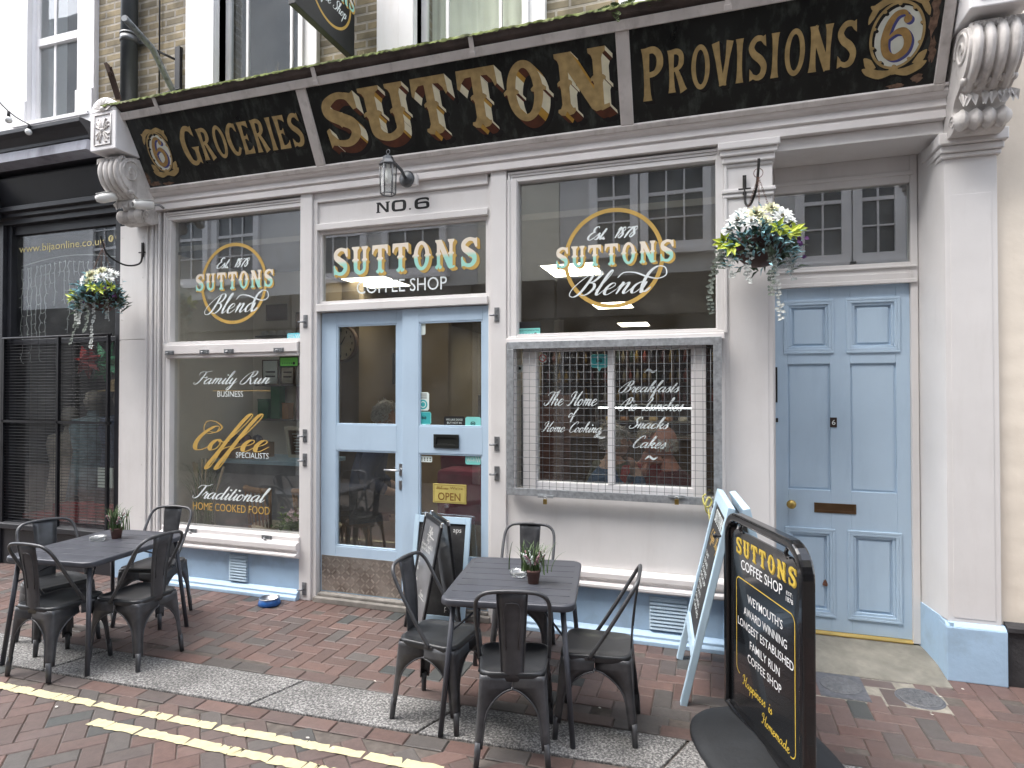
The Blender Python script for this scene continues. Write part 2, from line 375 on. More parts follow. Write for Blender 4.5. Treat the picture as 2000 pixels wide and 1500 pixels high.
def tusc_stem(c, h, bot=True, top=True, mid=True, y0=0, y1=1):
    P = [[(c-h,y0+.05),(c+h,y0+.05),(c+h,y1-.02),(c-h,y1-.02)]]
    if bot: # split fishtail foot
        for s in (-1,1):
            P.append([(c,y0+.06),(c+s*h*.55,y0-.015),(c+s*h*1.5,y0+.0),(c+s*h*2.15,y0+.05),(c+s*h*2.05,y0+.10),(c+s*h*1.45,y0+.105),(c+s*h*1.05,y0+.17),(c,y0+.18)])
    if top:
        P.append([(c-h*2.0,y1),(c-h*1.95,y1-.07),(c-h*1.3,y1-.11),(c-h,y1-.18),(c+h,y1-.18),(c+h*1.3,y1-.11),(c+h*1.95,y1-.07),(c+h*2.0,y1)])
    if mid:
        for s in (-1,1): P.append([(c+s*h*.6,.58),(c+s*h*1.25,.565),(c+s*h*1.75,.53),(c+s*h*1.7,.475),(c+s*h*1.3,.49),(c+s*h*.9,.42)])
    return P
def tuscan(ch):
    if ch == 'T':
        P = tusc_stem(.45,.105, top=False)
        P += [[(.02,1),(.0,.70),(.05,.66),(.11,.78),(.2,.86),(.36,.87),(.36,1)], [(.88,1),(.9,.70),(.85,.66),(.79,.78),(.7,.86),(.54,.87),(.54,1)], [(.34,1),(.34,.85),(.56,.85),(.56,1)]]
        return P, .98
    if ch == 'U':
        P = tusc_stem(.22,.11, bot=False, y0=.25)+tusc_stem(.74,.09, bot=False, y0=.25)
        P += wstroke([(.22,.36),(.25,.16),(.48,.055),(.71,.16),(.74,.36)], [.22,.2,.13,.15,.18])
        return P, 1.0
    if ch == 'O':
        P = ring(.46,.5,.42,.51,.21,.385)
        for s in (-1,1): P.append([(.46+s*.33,.60),(.46+s*.44,.56),(.46+s*.50,.52),(.46+s*.49,.465),(.46+s*.43,.48),(.46+s*.35,.40)]); P.append([(.46+s*.30,.58),(.46+s*.2,.56),(.46+s*.14,.52),(.46+s*.15,.48),(.46+s*.2,.47),(.46+s*.28,.42)])
        return P, 1.0
    if ch == 'N':
        P = tusc_stem(.2,.085)+tusc_stem(.86,.085, bot=False)
        P += [[(.08,1),(.36,1),(.98,.02),(.78,-.01),(.70,.04)], [(.94,.5),(.94,.08),(1.05,.1),(1.06,.04),(.9,-.01),(.78,.05),(.77,.5)]]
        return P, 1.16
    if ch == 'S':
        P = wstroke([(.78,.80),(.66,.92),(.44,.94),(.2,.82),(.2,.66),(.44,.53),(.7,.40),(.74,.22),(.56,.07),(.3,.08),(.16,.2)], [.1,.12,.13,.2,.24,.25,.25,.22,.14,.12,.1])
        P += [[(.66,.99),(.8,.96),(.87,1.0),(.89,.68),(.80,.66),(.68,.84)], [(.08,.0),(.05,.34),(.13,.38),(.16,.27),(.26,.17),(.24,.03),(.14,.05)], [(.42,.66),(.52,.64),(.5,.55),(.38,.56)], [(.36,.46),(.44,.36),(.52,.42),(.46,.5)]]
        return P, .96
    return [], .4
def flare(a, b, w0, wm, w1): 
    return wstroke([a, ((a[0]+b[0])/2, (a[1]+b[1])/2), b], [w0, wm, wm, wm, w1], 4)
def latin(ch):
    st = lambda c: ribbon([(c,0),(c,.12),(c,.35),(c,.65),(c,.88),(c,1)], [.25,.19,.155,.155,.19,.25])
    if ch == 'I': return st(.13), .34
    if ch == 'P': return st(.13)+wstroke([(.12,.94),(.34,.95),(.48,.84),(.49,.66),(.36,.52),(.14,.49)], [.12,.13,.17,.18,.11,.1]), .64
    if ch == 'R': return st(.13)+wstroke([(.12,.94),(.32,.95),(.45,.86),(.45,.68),(.34,.56),(.14,.53)], [.12,.13,.16,.17,.1,.09])+ribbon([(.28,.55),(.4,.3),(.48,.1),(.52,0)], [.12,.16,.19,.24]), .70
    if ch == 'E':
        return st(.13)+[[(.1,1),(.5,1),(.5,.78),(.42,.84),(.3,.89),(.1,.89)], [(.1,0),(.52,0),(.54,.25),(.44,.16),(.32,.11),(.1,.11)], [(.12,.58),(.3,.56),(.38,.63),(.38,.39),(.3,.47),(.12,.46)]], .62
    if ch == 'O': return ring(.31,.5,.30,.52,.155,.40), .66
    if ch == 'C': return wstroke([(.52,.80),(.44,.93),(.26,.93),(.1,.7),(.09,.4),(.2,.12),(.38,.06),(.53,.24)], [.08,.13,.13,.19,.2,.15,.11,.1])+[[(.54,1.0),(.56,.72),(.46,.80),(.42,.93)]], .62
    if ch == 'G': return wstroke([(.56,.80),(.46,.93),(.27,.93),(.1,.7),(.09,.4),(.2,.12),(.38,.06),(.5,.14)], [.08,.13,.13,.19,.2,.15,.11,.1])+[[(.58,1.0),(.6,.72),(.5,.80),(.44,.93)], [(.36,.47),(.68,.47),(.62,.38),(.62,.02),(.54,.08),(.44,.04),(.46,.38)]], .72
    if ch == 'S': return wstroke([(.48,.82),(.38,.93),(.2,.92),(.08,.76),(.16,.6),(.36,.46),(.47,.3),(.42,.12),(.26,.06),(.1,.12)], [.08,.12,.14,.17,.18,.19,.18,.17,.12,.09])+[[(.5,1.0),(.53,.74),(.44,.8),(.36,.94)], [(.03,.0),(.03,.28),(.11,.2),(.2,.06)]], .60
    if ch == 'V': return ribbon([(.06,1),(.14,.6),(.27,0)], [.24,.16,.16])+ribbon([(.52,1),(.44,.6),(.31,0)], [.22,.13,.15])+[[(.17,.0),(.41,.0),(.36,.2),(.22,.2)]], .62
    if ch == 'N': return st(.12)+ribbon([(.56,0),(.56,.12),(.56,.5),(.56,.88),(.56,1)], [.17,.16,.13,.17,.24])+ribbon([(.1,.98),(.56,.02)], [.2,.2]), .74
    return [], .3
SL = {
'a':([[(.80,.82),(.55,1.0),(.22,.80),(.10,.40),(.25,.04),(.50,.12),(.80,.70)],[(.84,1.0),(.78,.45),(.86,.06),(1.02,.08),(1.25,.45)]],1.12),
'b':([[(0,.4),(.3,1.2),(.42,1.9),(.36,2.2),(.22,2.0),(.15,1.0),(.16,.3),(.35,0),(.62,.15),(.72,.55),(.6,.9),(.75,.95),(1.0,.85)]],.95),
'c':([[(.72,.78),(.55,1.0),(.25,.85),(.1,.45),(.25,.05),(.5,.02),(.9,.45)]],.80),
'd':([[(.80,.82),(.55,1.0),(.22,.80),(.10,.40),(.25,.04),(.50,.12),(.80,.70)],[(.92,2.1),(.84,1.2),(.78,.45),(.86,.06),(1.02,.08),(1.25,.45)]],1.12),
'e':([[(.0,.40),(.35,.5),(.62,.75),(.55,.98),(.3,.95),(.12,.55),(.22,.08),(.5,.0),(.92,.45)]],.82),
'f':([[(0,.4),(.35,1.1),(.55,1.9),(.48,2.25),(.32,1.9),(.22,.8),(.18,-.3),(.2,-.95),(.34,-1.1),(.42,-.7),(.36,-.1),(.3,.1),(.75,.45)]],.66),
'g':([[(.80,.82),(.55,1.0),(.22,.80),(.10,.40),(.25,.04),(.50,.12),(.80,.70)],[(.84,1.0),(.78,0),(.74,-.7),(.5,-1.05),(.3,-.8),(.55,-.35),(1.2,.45)]],1.08),
'h':([[(0,.4),(.35,1.3),(.45,2.0),(.36,2.2),(.24,1.9),(.16,.9),(.14,0)],[(.15,.4),(.35,.85),(.6,1.0),(.72,.8),(.70,.3),(.8,.02),(.95,.08),(1.2,.45)]],1.06),
'i':([[(0,.4),(.2,.8),(.26,1.0),(.22,.5),(.24,.1),(.38,.02),(.62,.45)],('dot',.3,1.55)],.5),
'j':([[(0,.4),(.2,.8),(.26,1.0),(.24,0),(.2,-.7),(.0,-1.0)],('dot',.3,1.55)],.45),
'k':([[(0,.4),(.35,1.3),(.45,2.0),(.36,2.2),(.24,1.9),(.16,.9),(.14,0)],[(.15,.4),(.4,.85),(.65,1.0),(.7,.75),(.45,.52),(.3,.5)],[(.35,.52),(.6,.35),(.72,.05),(.88,.05),(1.15,.45)]],1.0),
'l':([[(0,.4),(.32,1.2),(.46,1.95),(.38,2.2),(.25,1.9),(.18,.9),(.2,.15),(.36,.0),(.62,.45)]],.5),
'm':([[(0,.5),(.15,.9),(.22,1.0),(.18,0)],[(.18,.3),(.35,.8),(.55,1.0),(.62,.8),(.56,0)],[(.57,.3),(.75,.8),(.95,1.0),(1.03,.8),(.98,.25),(1.08,.02),(1.22,.1),(1.42,.45)]],1.32),
'n':([[(0,.5),(.15,.9),(.22,1.0),(.18,0)],[(.18,.3),(.37,.8),(.58,1.0),(.66,.8),(.62,.25),(.72,.02),(.86,.1),(1.06,.45)]],.95),
'o':([[(.5,1.0),(.22,.85),(.1,.42),(.25,.02),(.52,.1),(.66,.5),(.52,.95),(.45,1.0)],[(.5,.95),(.62,.8),(1.0,.72)]],.84),
'p':([[(0,.5),(.2,.95),(.25,1.0),(.2,0),(.15,-1.05)],[(.2,.4),(.4,.9),(.65,.95),(.75,.5),(.6,.08),(.4,.02),(.3,.15)],[(.6,.08),(.8,.1),(1.0,.45)]],.9),
'r':([[(0,.4),(.2,.95),(.28,1.12),(.32,.9),(.55,.88),(.5,.5),(.5,.12),(.64,.02),(.88,.45)]],.74),
's':([[(0,.4),(.25,.8),(.4,1.08),(.42,.8),(.55,.4),(.45,.05),(.2,.02),(.1,.18)],[(.45,.05),(.75,.4)]],.68),
't':([[(0,.4),(.25,1.0),(.4,1.75),(.3,1.2),(.22,.5),(.25,.1),(.4,.02),(.68,.45)],[(.05,1.15),(.6,1.2)]],.58),
'u':([[(0,.5),(.18,1.0),(.15,.4),(.28,.03),(.5,.2),(.68,1.0)],[(.7,1.0),(.65,.4),(.74,.05),(.9,.1),(1.1,.45)]],1.0),
'v':([[(0,.7),(.15,1.0),(.25,.5),(.32,0),(.55,.5),(.65,1.0)]],.72),
'w':([[(0,.7),(.15,1.0),(.22,.4),(.3,0),(.5,.6),(.55,.9),(.58,.4),(.68,0),(.9,.6),(.95,1.0)]],1.02),
'y':([[(0,.5),(.18,1.0),(.15,.4),(.28,.03),(.5,.2),(.68,1.0)],[(.7,1.0),(.66,0),(.6,-.7),(.4,-1.05),(.2,-.8),(.45,-.35),(1.05,.45)]],.95),
'B':([[(.62,2.05),(.52,1.0),(.36,.2),(.05,-.1),(-.35,.1),(-.38,.7),(.0,1.5),(.5,2.05),(.95,2.15),(1.15,1.8),(.95,1.3),(.6,1.12)],[(.6,1.12),(1.0,1.05),(1.2,.65),(1.0,.15),(.65,.0),(.45,.15)]],1.34),
'E':([[(1.05,1.85),(.92,2.15),(.6,2.1),(.45,1.75),(.6,1.35),(.85,1.25)],[(.78,1.25),(.4,1.1),(.15,.6),(.3,.1),(.7,0),(1.15,.45)]],1.12),
'F':([[(.1,1.5),(.05,1.95),(.4,2.15),(.9,2.1),(1.6,2.3)],[(.85,2.1),(.75,1.2),(.6,.4),(.3,0),(0,.1),(-.02,.4)],[(.45,1.0),(.8,1.18),(1.25,1.12),(1.3,1.3),(1.28,.95)]],1.3),
'R':([[(.62,2.05),(.52,1.0),(.36,.2),(.05,-.05),(-.3,.1),(-.3,.6),(.0,1.5),(.5,2.05),(.95,2.15),(1.12,1.8),(.95,1.3),(.6,1.12)],[(.6,1.12),(.85,.6),(1.05,.1),(1.25,.0),(1.5,.4)]],1.4),
'C':([[(1.05,1.65),(1.05,2.1),(.7,2.15),(.25,1.5),(.1,.7),(.3,.08),(.7,0),(1.25,.45)]],1.12),
'T':([[(-.1,1.55),(.1,2.0),(.5,2.1),(1.0,2.02),(1.5,2.35)],[(.8,2.05),(.7,1.2),(.55,.4),(.25,0),(-.1,.12),(-.12,.45)]],1.0),
'H':([[(.05,1.25),(-.15,1.6),(.05,2.05),(.4,2.1),(.42,1.2),(.3,.4),(.05,0),(-.25,.15)],[(1.3,2.2),(1.1,1.5),(1.0,.6),(1.05,.1),(1.25,.05),(1.45,.4)],[(.2,1.0),(.7,1.15),(1.1,1.2)]],1.38),
'P':([[(.62,2.05),(.52,1.0),(.36,.2),(.05,-.1),(-.3,.1),(-.3,.7),(.0,1.5),(.5,2.05),(.95,2.15),(1.15,1.75),(.95,1.2),(.55,1.0)]],1.2),
'L':([[(.3,1.5),(.5,2.1),(.8,2.15),(.85,1.8),(.6,1.1),(.45,.4),(.2,.0),(.0,.1),(.15,.3),(.5,.1),(.9,0),(1.2,.3)]],1.1),
'S':([[(1.05,1.7),(1.0,2.15),(.6,2.1),(.4,1.7),(.65,1.2),(.85,.7),(.6,.1),(.1,.0),(-.15,.3),(.0,.6)]],1.05),
'W':([[(0,1.9),(.15,2.1),(.25,1.0),(.35,0),(.7,1.2),(.8,1.8),(.85,.8),(.95,0),(1.3,1.2),(1.4,2.1)]],1.4),
'1':([[(.2,1.3),(.5,1.75),(.42,0)]],.62),
'8':([[(.62,1.45),(.45,1.75),(.2,1.5),(.4,1.0),(.65,.5),(.4,0),(.12,.3),(.35,.85),(.65,1.25),(.62,1.45)]],.82),
'7':([[(.05,1.45),(.15,1.68),(.45,1.6),(.85,1.75)],[(.85,1.75),(.5,.9),(.35,-.1)]],.80),
'.':([('dot',.15,.08)],.45), ' ':([],.95), ',':([('dot',.1,.05)],.3), '&':([[(.8,.2),(.4,0),(.1,.3),(.5,.9),(.4,1.3),(.2,1.1),(.8,0)]],.9)}
def script_polys(txt, slant=.5, thin=.07, thick=.22, k=6, track=0, extra=None, flat=False):
    P = []; x = 0
    for ch in txt:
        g, adv = SL.get(ch, ([], .5))
        for s in g:
            if s[0] == 'dot': P.append(disc(x+s[1]+s[2]*slant, s[2], thick*.62)); continue
            pts = [(q.x+x+q.y*slant, q.y) for q in spline(s, k)]
            P += pen(pts, thin, thick, flat)
        x += adv+track
    for s in (extra or []):
        P += pen([(q.x+q.y*slant, q.y) for q in spline(s, k+3)], thin, thick, flat)
    return P, x
def pen(pts, thin, thick, flat=False):
    n = len(pts); ws = []
    for i in range(n):
        a, b = pts[max(i-1,0)], pts[min(i+1,n-1)]; d = math.hypot(b[0]-a[0], b[1]-a[1]) or 1
        down = max(0, -(b[1]-a[1])/d)
        w = thick*.7 if flat else thin+(thick-thin)*down**1.3
        ws.append(w*(1 if flat else min(1, .45+.55*min(i, n-1-i)/3)))
    return ribbon(pts, ws)
def font_polys(txt, x, bold=0.0):
    cu = bpy.data.curves.new('t', 'FONT'); cu.body = txt; cu.offset = bold; cu.resolution_u = 3
    o = bpy.data.objects.new('t', cu); COL.objects.link(o)
    dg = bpy.context.evaluated_depsgraph_get(); me = o.evaluated_get(dg).to_mesh()
    P = [[(me.vertices[i].co.x+x, me.vertices[i].co.y) for i in p.vertices] for p in me.polygons]
    o.evaluated_get(dg).to_mesh_clear(); bpy.data.objects.remove(o); bpy.data.curves.remove(cu)
    return P
def row(fn, txt, gap=.06, small=None):
    P = []; x = 0
    for i, ch in enumerate(txt):
        g, adv = fn(ch); sc = small if (small and i > 0) else 1
        P += [[(a*sc+x, b*sc+((1-sc)*.46 if sc != 1 else 0)) for a, b in p] for p in g]; x += adv*sc+gap
    return P, x
def bbox(P):
    xs = [a for p in P for a, b in p]; ys = [b for p in P for a, b in p]; return min(xs), max(xs), min(ys), max(ys)
def fit(P, x0, x1, y0, y1, slope=0, ref=None):
    a, b, c, d = ref or bbox(P)
    if ref is None: pass
    else:
        aa, bb, _, _ = bbox(P); a, b = aa, bb
    return [[(x0+(x-a)/(b-a)*(x1-x0), y0+(y-c)/(d-c)*(y1-y0)+slope*((x-a)/(b-a)*(x1-x0))) for x, y in p] for p in P]
def fmat(origin, u, v):
    u, v = Vector(u).normalized(), Vector(v).normalized(); n = u.cross(v)
    m = Matrix((u, v, n)).transposed().to_4x4(); m.translation = Vector(origin); return m
def letter_obj(name, P, mats, mtx, parent, z=.001, side=None, drop=None):
    """P in metres on the plane; side=(dx,dy,depth,fn) sweeps a painted block edge; returns one object"""
    V, T, B = union(P); mb = MB()
    zz = z+(side[2] if side else 0)
    mb.add([(v.x, v.y, zz) for v in V], T, 0)
    if side:
        dx, dy, dp, pick = side
        for a, b in B:
            p, q = V[a], V[b]; nx, ny = (q.y-p.y), -(q.x-p.x); l = math.hypot(nx, ny) or 1
            if (nx*dx+ny*dy)/l > 1e-4*0:
                mb.add([(p.x,p.y,zz-.0001),(q.x,q.y,zz-.0001),(q.x+dx,q.y+dy,z),(p.x+dx,p.y+dy,z)], [(0,3,2,1)], pick(nx/l, ny/l))
    if drop:
        mb.add([(v.x+drop[0], v.y+drop[1], drop[2]) for v in V], T, drop[3])
    return obj(name, mb, mats, parent, world=True, mtx=mtx)
def blotch_(cx, cy, rx, ry, n=16): return [(cx+rx*math.cos(2*PI*i/n)*random.uniform(.5,1.1), cy+ry*math.sin(2*PI*i/n)*random.uniform(.5,1.1)) for i in range(n)]
FACE = lambda Y: fmat((0, Y, 0), (1,0,0), (0,0,1))    # world plane facing the street: local x = X, local y = Z

# ================================================================ GROUND
PAL = [(.185,.104,.086),(.165,.098,.082),(.200,.118,.098),(.150,.100,.088),(.135,.106,.097),(.178,.108,.092),(.130,.114,.105),(.160,.104,.092)]
def pcol(dark=0):
    c = random.choice(PAL) if random.random() > .04 else (.075,.082,.080)
    k = random.uniform(.82,1.12)*.68; l_ = sum(c)/3; return tuple((x*.88+l_*.12)*k for x in c)
def paver(mb, cx, cy, L, w, ang, z, g=.004, bv=.005):
    ca, sa = math.cos(ang), math.sin(ang); hl, hw = L/2-g/2, w/2-g/2; dz = random.uniform(-.0012,.0012)
    tx, ty = random.uniform(-.004,.004), random.uniform(-.004,.004)
    def q(a, b, zz): return (cx+a*ca-b*sa, cy+a*sa+b*ca, zz+dz+tx*a+ty*b)
    o = [(-hl,-hw),(hl,-hw),(hl,hw),(-hl,hw)]; i_ = [(-hl+bv,-hw+bv),(hl-bv,-hw+bv),(hl-bv,hw-bv),(-hl+bv,hw-bv)]
    vs = [q(a,b,z-.005) for a,b in o]+[q(a,b,z) for a,b in i_]
    mb.add(vs, [(4,5,6,7),(0,1,5,4),(1,2,6,5),(2,3,7,6),(3,0,4,7)], 0, False, pcol())
PW, PL = .107, .214
KA = math.atan2(.08, 3.4)                      # the kerb runs at a slight angle to the shop front
def kerb_in(x): return -1.262 + (x+2.5)*.0235   # building side of the kerb
def kerb_out(x): return -1.61 + (x+2.5)*.034 + max(0, x+1.2)*.02
g = MB(); g.add([(-9,kerb_in(-9),-.006),(4,kerb_in(4),-.006),(4,.6,-.006),(-9,.6,-.006)], [(0,1,2,3)])
tag(obj('pavement_bed', g, joint), kind='structure')
pv = MB()
for i in range(-90, 45):                         # herringbone field
    for j in range(-20, 8):
        d = (i-j) % 4; x, y = i*PW, j*PW-.27
        if d == 0: cx, cy, an = x+PW, y+PW/2, 0
        elif d == 3: cx, cy, an = x+PW/2, y+PW, PI/2
        else: continue
        if cx < -8.5 or cx > 3.2: continue
        if cy > -.20 and not (.42 < cx < 1.4 and cy < .0): continue
        if cy < kerb_in(cx)+.11: continue
        if .62 < cx < .90 and -.49 < cy < -.15: continue
        if 1.03 < cx < 1.30 and -.47 < cy < -.20: continue
        paver(pv, cx, cy, PL, PW, an, 0)
x = -8.5
while x < 3.2:                                   # soldier course along the shop front
    if not (.45 < x < 1.38): paver(pv, x, -.098, PL, PW, PI/2+random.uniform(-.01,.01), .0015)
    x += PW
x = -8.5
while x < 3.2:                                   # stretcher course along the kerb
    paver(pv, x, kerb_in(x)+.058, PL+.03, PW, math.atan(.0235), .0015); x += PL+.032
tag(obj('pavement', pv, clay), kind='structure')
# granite kerb stones
gm = bpy.data.materials.new('granite'); gm.use_nodes = True; n = gm.node_tree; b = n.nodes['Principled BSDF']; b.inputs['Roughness'].default_value = .7
tc = n.nodes.new('ShaderNodeTexCoord'); v1 = n.nodes.new('ShaderNodeTexNoise'); v1.inputs['Scale'].default_value = 75; v1.inputs['Detail'].default_value = 3; v1.inputs['Roughness'].default_value = .75
v2 = n.nodes.new('ShaderNodeTexNoise'); v2.inputs['Scale'].default_value = 3; v2.inputs['Detail'].default_value = 6
r1 = n.nodes.new('ShaderNodeValToRGB'); e = r1.color_ramp.elements; e[0].position = .38; e[0].color = (.06,.06,.062,1); e[1].position = .62; e[1].color = (.40,.392,.38,1); q = e.new(.5); q.color = (.165,.162,.158,1)
mr = n.nodes.new('ShaderNodeMapRange'); mr.inputs[1].default_value = .3; mr.inputs[2].default_value = .7; mr.inputs[3].default_value = .55; mr.inputs[4].default_value = 1.15
mx = n.nodes.new('ShaderNodeMix'); mx.data_type = 'RGBA'; mx.blend_type = 'MULTIPLY'; mx.inputs[0].default_value = 1
for v_ in (v1, v2): n.links.new(tc.outputs['Object'], v_.inputs['Vector'])
n.links.new(v1.outputs[0], r1.inputs[0]); n.links.new(v2.outputs[0], mr.inputs[0]); n.links.new(r1.outputs[0], mx.inputs[6]); n.links.new(mr.outputs[0], mx.inputs[7]); n.links.new(mx.outputs[2], b.inputs['Base Color'])
bp = n.nodes.new('ShaderNodeBump'); bp.inputs['Strength'].default_value = .5; bp.inputs['Distance'].default_value = .004; n.links.new(v1.outputs[0], bp.inputs['Height']); n.links.new(bp.outputs[0], b.inputs['Normal'])
kb = MB(); xs = [-8.6,-7.2,-5.6,-4.05,-2.47,-1.42,-.17,1.1,2.4,3.4]
for a, c in zip(xs, xs[1:]):
    a += .007; c -= .007; sk = .06
    pts = [(a-sk,kerb_out(a)),(c-sk,kerb_out(c)),(c+sk,kerb_in(c)),(a+sk,kerb_in(a))]
    kb.add([(*p,-.12) for p in pts]+[(*p,.002) for p in pts], [(4,5,6,7),(0,1,5,4),(1,2,6,5),(2,3,7,6),(3,0,4,7)])
tag(obj('kerb', kb, gm, bevel=.008), kind='structure')
# road: clay block paving, 45 degree herringbone with a border row
g = MB(); g.add([(-16,-40,-.012),(30,-40,-.012),(30,kerb_in(30),-.012),(-16,kerb_in(-16),-.012)], [(0,1,2,3)])
g.add([(-60,-40,-.017),(-16,-40,-.017),(-16,3,-.017),(-60,3,-.017)], [(0,1,2,3)])
tag(obj('road_bed', g, joint), kind='structure')
rd = MB(); c45 = math.cos(PI/4)
for i in range(-110, 70):
    for j in range(-110, 70):
        d = (i-j) % 4; a, b_ = i*PW, j*PW
        if d == 0: px, py, an = a+PW, b_+PW/2, 0
        elif d == 3: px, py, an = a+PW/2, b_+PW, PI/2
        else: continue
        cx, cy = (px-py)*c45-2.5, (px+py)*c45-3.2
        if cx < -6.5 or cx > 2.2 or cy < -3.6 or cy > kerb_out(cx)-.15: continue
        paver(rd, cx, cy, PL, PW, an+PI/4, -.005)
x = -6.6
while x < 2.4:
    paver(rd, x, kerb_out(x)-.062, PL, PW, math.atan(.034), -.003); x += PL+.003
tag(obj('road', rd, clay), kind='structure')
# worn yellow no-parking lines
yl = MB()
def yline(p0, p1, w, breaks):
    p0, p1 = Vector(p0), Vector(p1); d = p1-p0; L = d.length; d.normalize(); nn = Vector((-d.y, d.x, 0)); s = 0
    while s < L:
        l = random.uniform(.06,.22)
        if not any(a < s < b for a, b in breaks):
            w2 = w*random.uniform(.85,1.1); k = 7
            top = [p0+d*(s+l*i/k)+nn*(w2/2+random.uniform(-.006,.005)) for i in range(k+1)]
            bot = [p0+d*(s+l*i/k)-nn*(w2/2+random.uniform(-.006,.005)) for i in range(k, -1, -1)]
            top[0] += d*.012; top[1] += d*random.uniform(-.01,.01); bot[-2] += d*random.uniform(-.01,.015); top[-1] -= d*random.uniform(.0,.03); bot[0] -= d*random.uniform(-.01,.02); vs = top+bot; z = -.0012+.0006*random.random()
            o = len(yl.v); yl.v += [(p.x,p.y,z) for p in vs]; yl.f.append(tuple(range(o, o+len(vs)))[::-1]); yl.m.append(0); yl.sm.append(False)
        s += l+random.choice((-.018,-.016,-.016,-.014,-.012,.004))
yline(ground(-330,1275), ground(830,1497), .062, [(1.98,2.06),(2.3,2.33)])
yline(ground(178,1408), ground(640,1505), .062, [(.72,.75),(.92,.96),(1.1,1.13)])
tag(obj('road_marking', yl, M('yellow_line', (.52,.475,.29), .75, var=.12, vs=22, bump=.25, bs=60, stain=(.30,.23,.17), stainamt=.2, stscale=(9,9,9))), kind='structure')
# inspection covers
for lab, cx, cy, sq in (('square framed grey inspection cover with ribbed round lid near the blue street door', .755, -.318, True), ('plain round grey inspection cover set in mortar beside the right pilaster', 1.165, -.345, False)):
    t = thing('inspection_cover', lab, 'manhole cover', (cx, cy, 0), 0, 'covers in the pavement')
    f = MB()
    if sq: f.box(-.135,.135,-.165,.165,-.03,.003)
    else: f.lathe([(.0,-.03),(.128,-.03),(.128,.0),(.118,.003),(.108,.002)], n=32)
    obj('cover_frame', f, M('cover_iron', (.13,.135,.15) if sq else (.20,.21,.23), .6, .4, var=.25, vs=30, bump=.3), t, bevel=.003)
    l = MB(); l.lathe([(.115,.0036),(.115,.007),(.108,.0085),(0,.0085)], n=36)
    for i in range(-3,4): l.box(i*.028-.004, i*.028+.004, -math.sqrt(.1**2-(i*.028)**2), math.sqrt(.1**2-(i*.028)**2), .0086, .0112)
    if not sq:
        for i in range(-3,4): l.box(-math.sqrt(.1**2-(i*.028)**2), math.sqrt(.1**2-(i*.028)**2), i*.028-.003, i*.028+.003, .0088, .0108)
    obj('lid', l, M('cover_lid', (.15,.155,.165), .6, .4, var=.25, vs=40, bump=.3), t)
sl = MB(); sl.box(.50,1.30,-.50,-.12,-.05,-.002)
tag(obj('mortar_patch', sl, M('mortar', (.24,.225,.19), .95, var=.25, vs=14, bump=.5, bs=60)), kind='structure')

# ================================================================ CAFE BUILDING
CB = thing('cafe_building', 'old brick terrace building with a cream and pale blue cafe front on the ground floor', 'building', (-1.9, .1, 0))
def part(name, mb, mats, parent=None, **k): return obj(name, mb, mats, parent or CB, world=True, **k)
bricks = brick_mat('yellow_stock_brick', (.27,.22,.135), (.175,.15,.105), (.30,.275,.235))
# upper brick wall, split round the window openings
UW = .12
ops = [(-4.42,-3.48), (-2.34,-1.39), (-.30, .85)]
wl = MB(); x0 = -5.96
for a, c in ops:
    wl.box(x0, a, UW, UW+.3, 4.1, 8.2); wl.box(a, c, UW, UW+.3, 7.2, 8.2); wl.box(a, c, UW, UW+.3, 4.1, 4.4); x0 = c
wl.box(x0, 1.70, UW, UW+.3, 4.1, 8.2)
part('brick_wall', wl, bricks)
rf = MB(); rf.box(-5.96,1.70,UW+.3,10.8,8.0,8.2); part('roof', rf, M('roof_slate', (.08,.08,.09), .8))
sash_room = M('upstairs_dark', (.13,.135,.145), .9); curtain = M('net_curtain', (.72,.74,.62), .9, var=.06, stain=(.55,.56,.48), stainamt=.5, stscale=(9,9,.4))
for k, (a, c) in enumerate(ops):
    w = MB()
    for s, e in ((a-.36 if k < 2 else a-.34, a), (c, c+.18)):        # painted stone surround with a stepped foot
        w.box(s, e, UW-.05, UW+.1, 4.1, 7.3); w.box(s-(.03 if s < a else 0), e+(.0 if s < a else .03), UW-.07, UW+.1, 4.1, 4.62)
        w.box(e-.14 if s < a else s, e if s < a else s+.05, UW-.075, UW-.05, 4.62, 7.3)
    sur = part('window', w, white_p if k != 2 else white_p, bevel=.006)
    f = MB(); f.frame(a, c, 4.40, 7.2, .05, UW+.08, UW+.13); f.box(a+.05, c-.05, UW+.085, UW+.125, 5.76, 5.82)
    for t_ in ((.26,.79) if k == 0 else (.25,.75)): f.box(a+(c-a)*t_-.012, a+(c-a)*t_+.012, UW+.09, UW+.12, 4.45, 5.76)
    for t_ in ((.26,.79) if k == 0 else (.25,.75)): f.box(a+(c-a)*t_-.012, a+(c-a)*t_+.012, UW+.09, UW+.12, 5.82, 7.15)
    part('sash', f, white_p, sur)
    gl = MB(); gl.box(a+.05, c-.05, UW+.103, UW+.107, 4.45, 7.15); part('pane', gl, glass_net if k == 1 else glass_up, sur)
    bk = MB()
    if k: # drawn nets hang in folds
        n_ = 60; vs = [(a-.2+(c-a+.4)*i/n_, UW+.31+.012*math.sin(i*1.4+math.sin(i*.5)), z) for z in (4.4,7.2) for i in range(n_+1)]
        bk.add(vs, [(i,i+1,n_+2+i,n_+1+i) for i in range(n_)], 0, True)
    else: bk.box(a-2.5, c+1.5, UW+.9, UW+.92, 4.1, 7.9); bk.box(a-2.5, c+1.5, UW+.31, UW+.9, 7.85, 7.9)
    part('curtain' if k else 'room_back', bk, curtain if k else sash_room, sur)

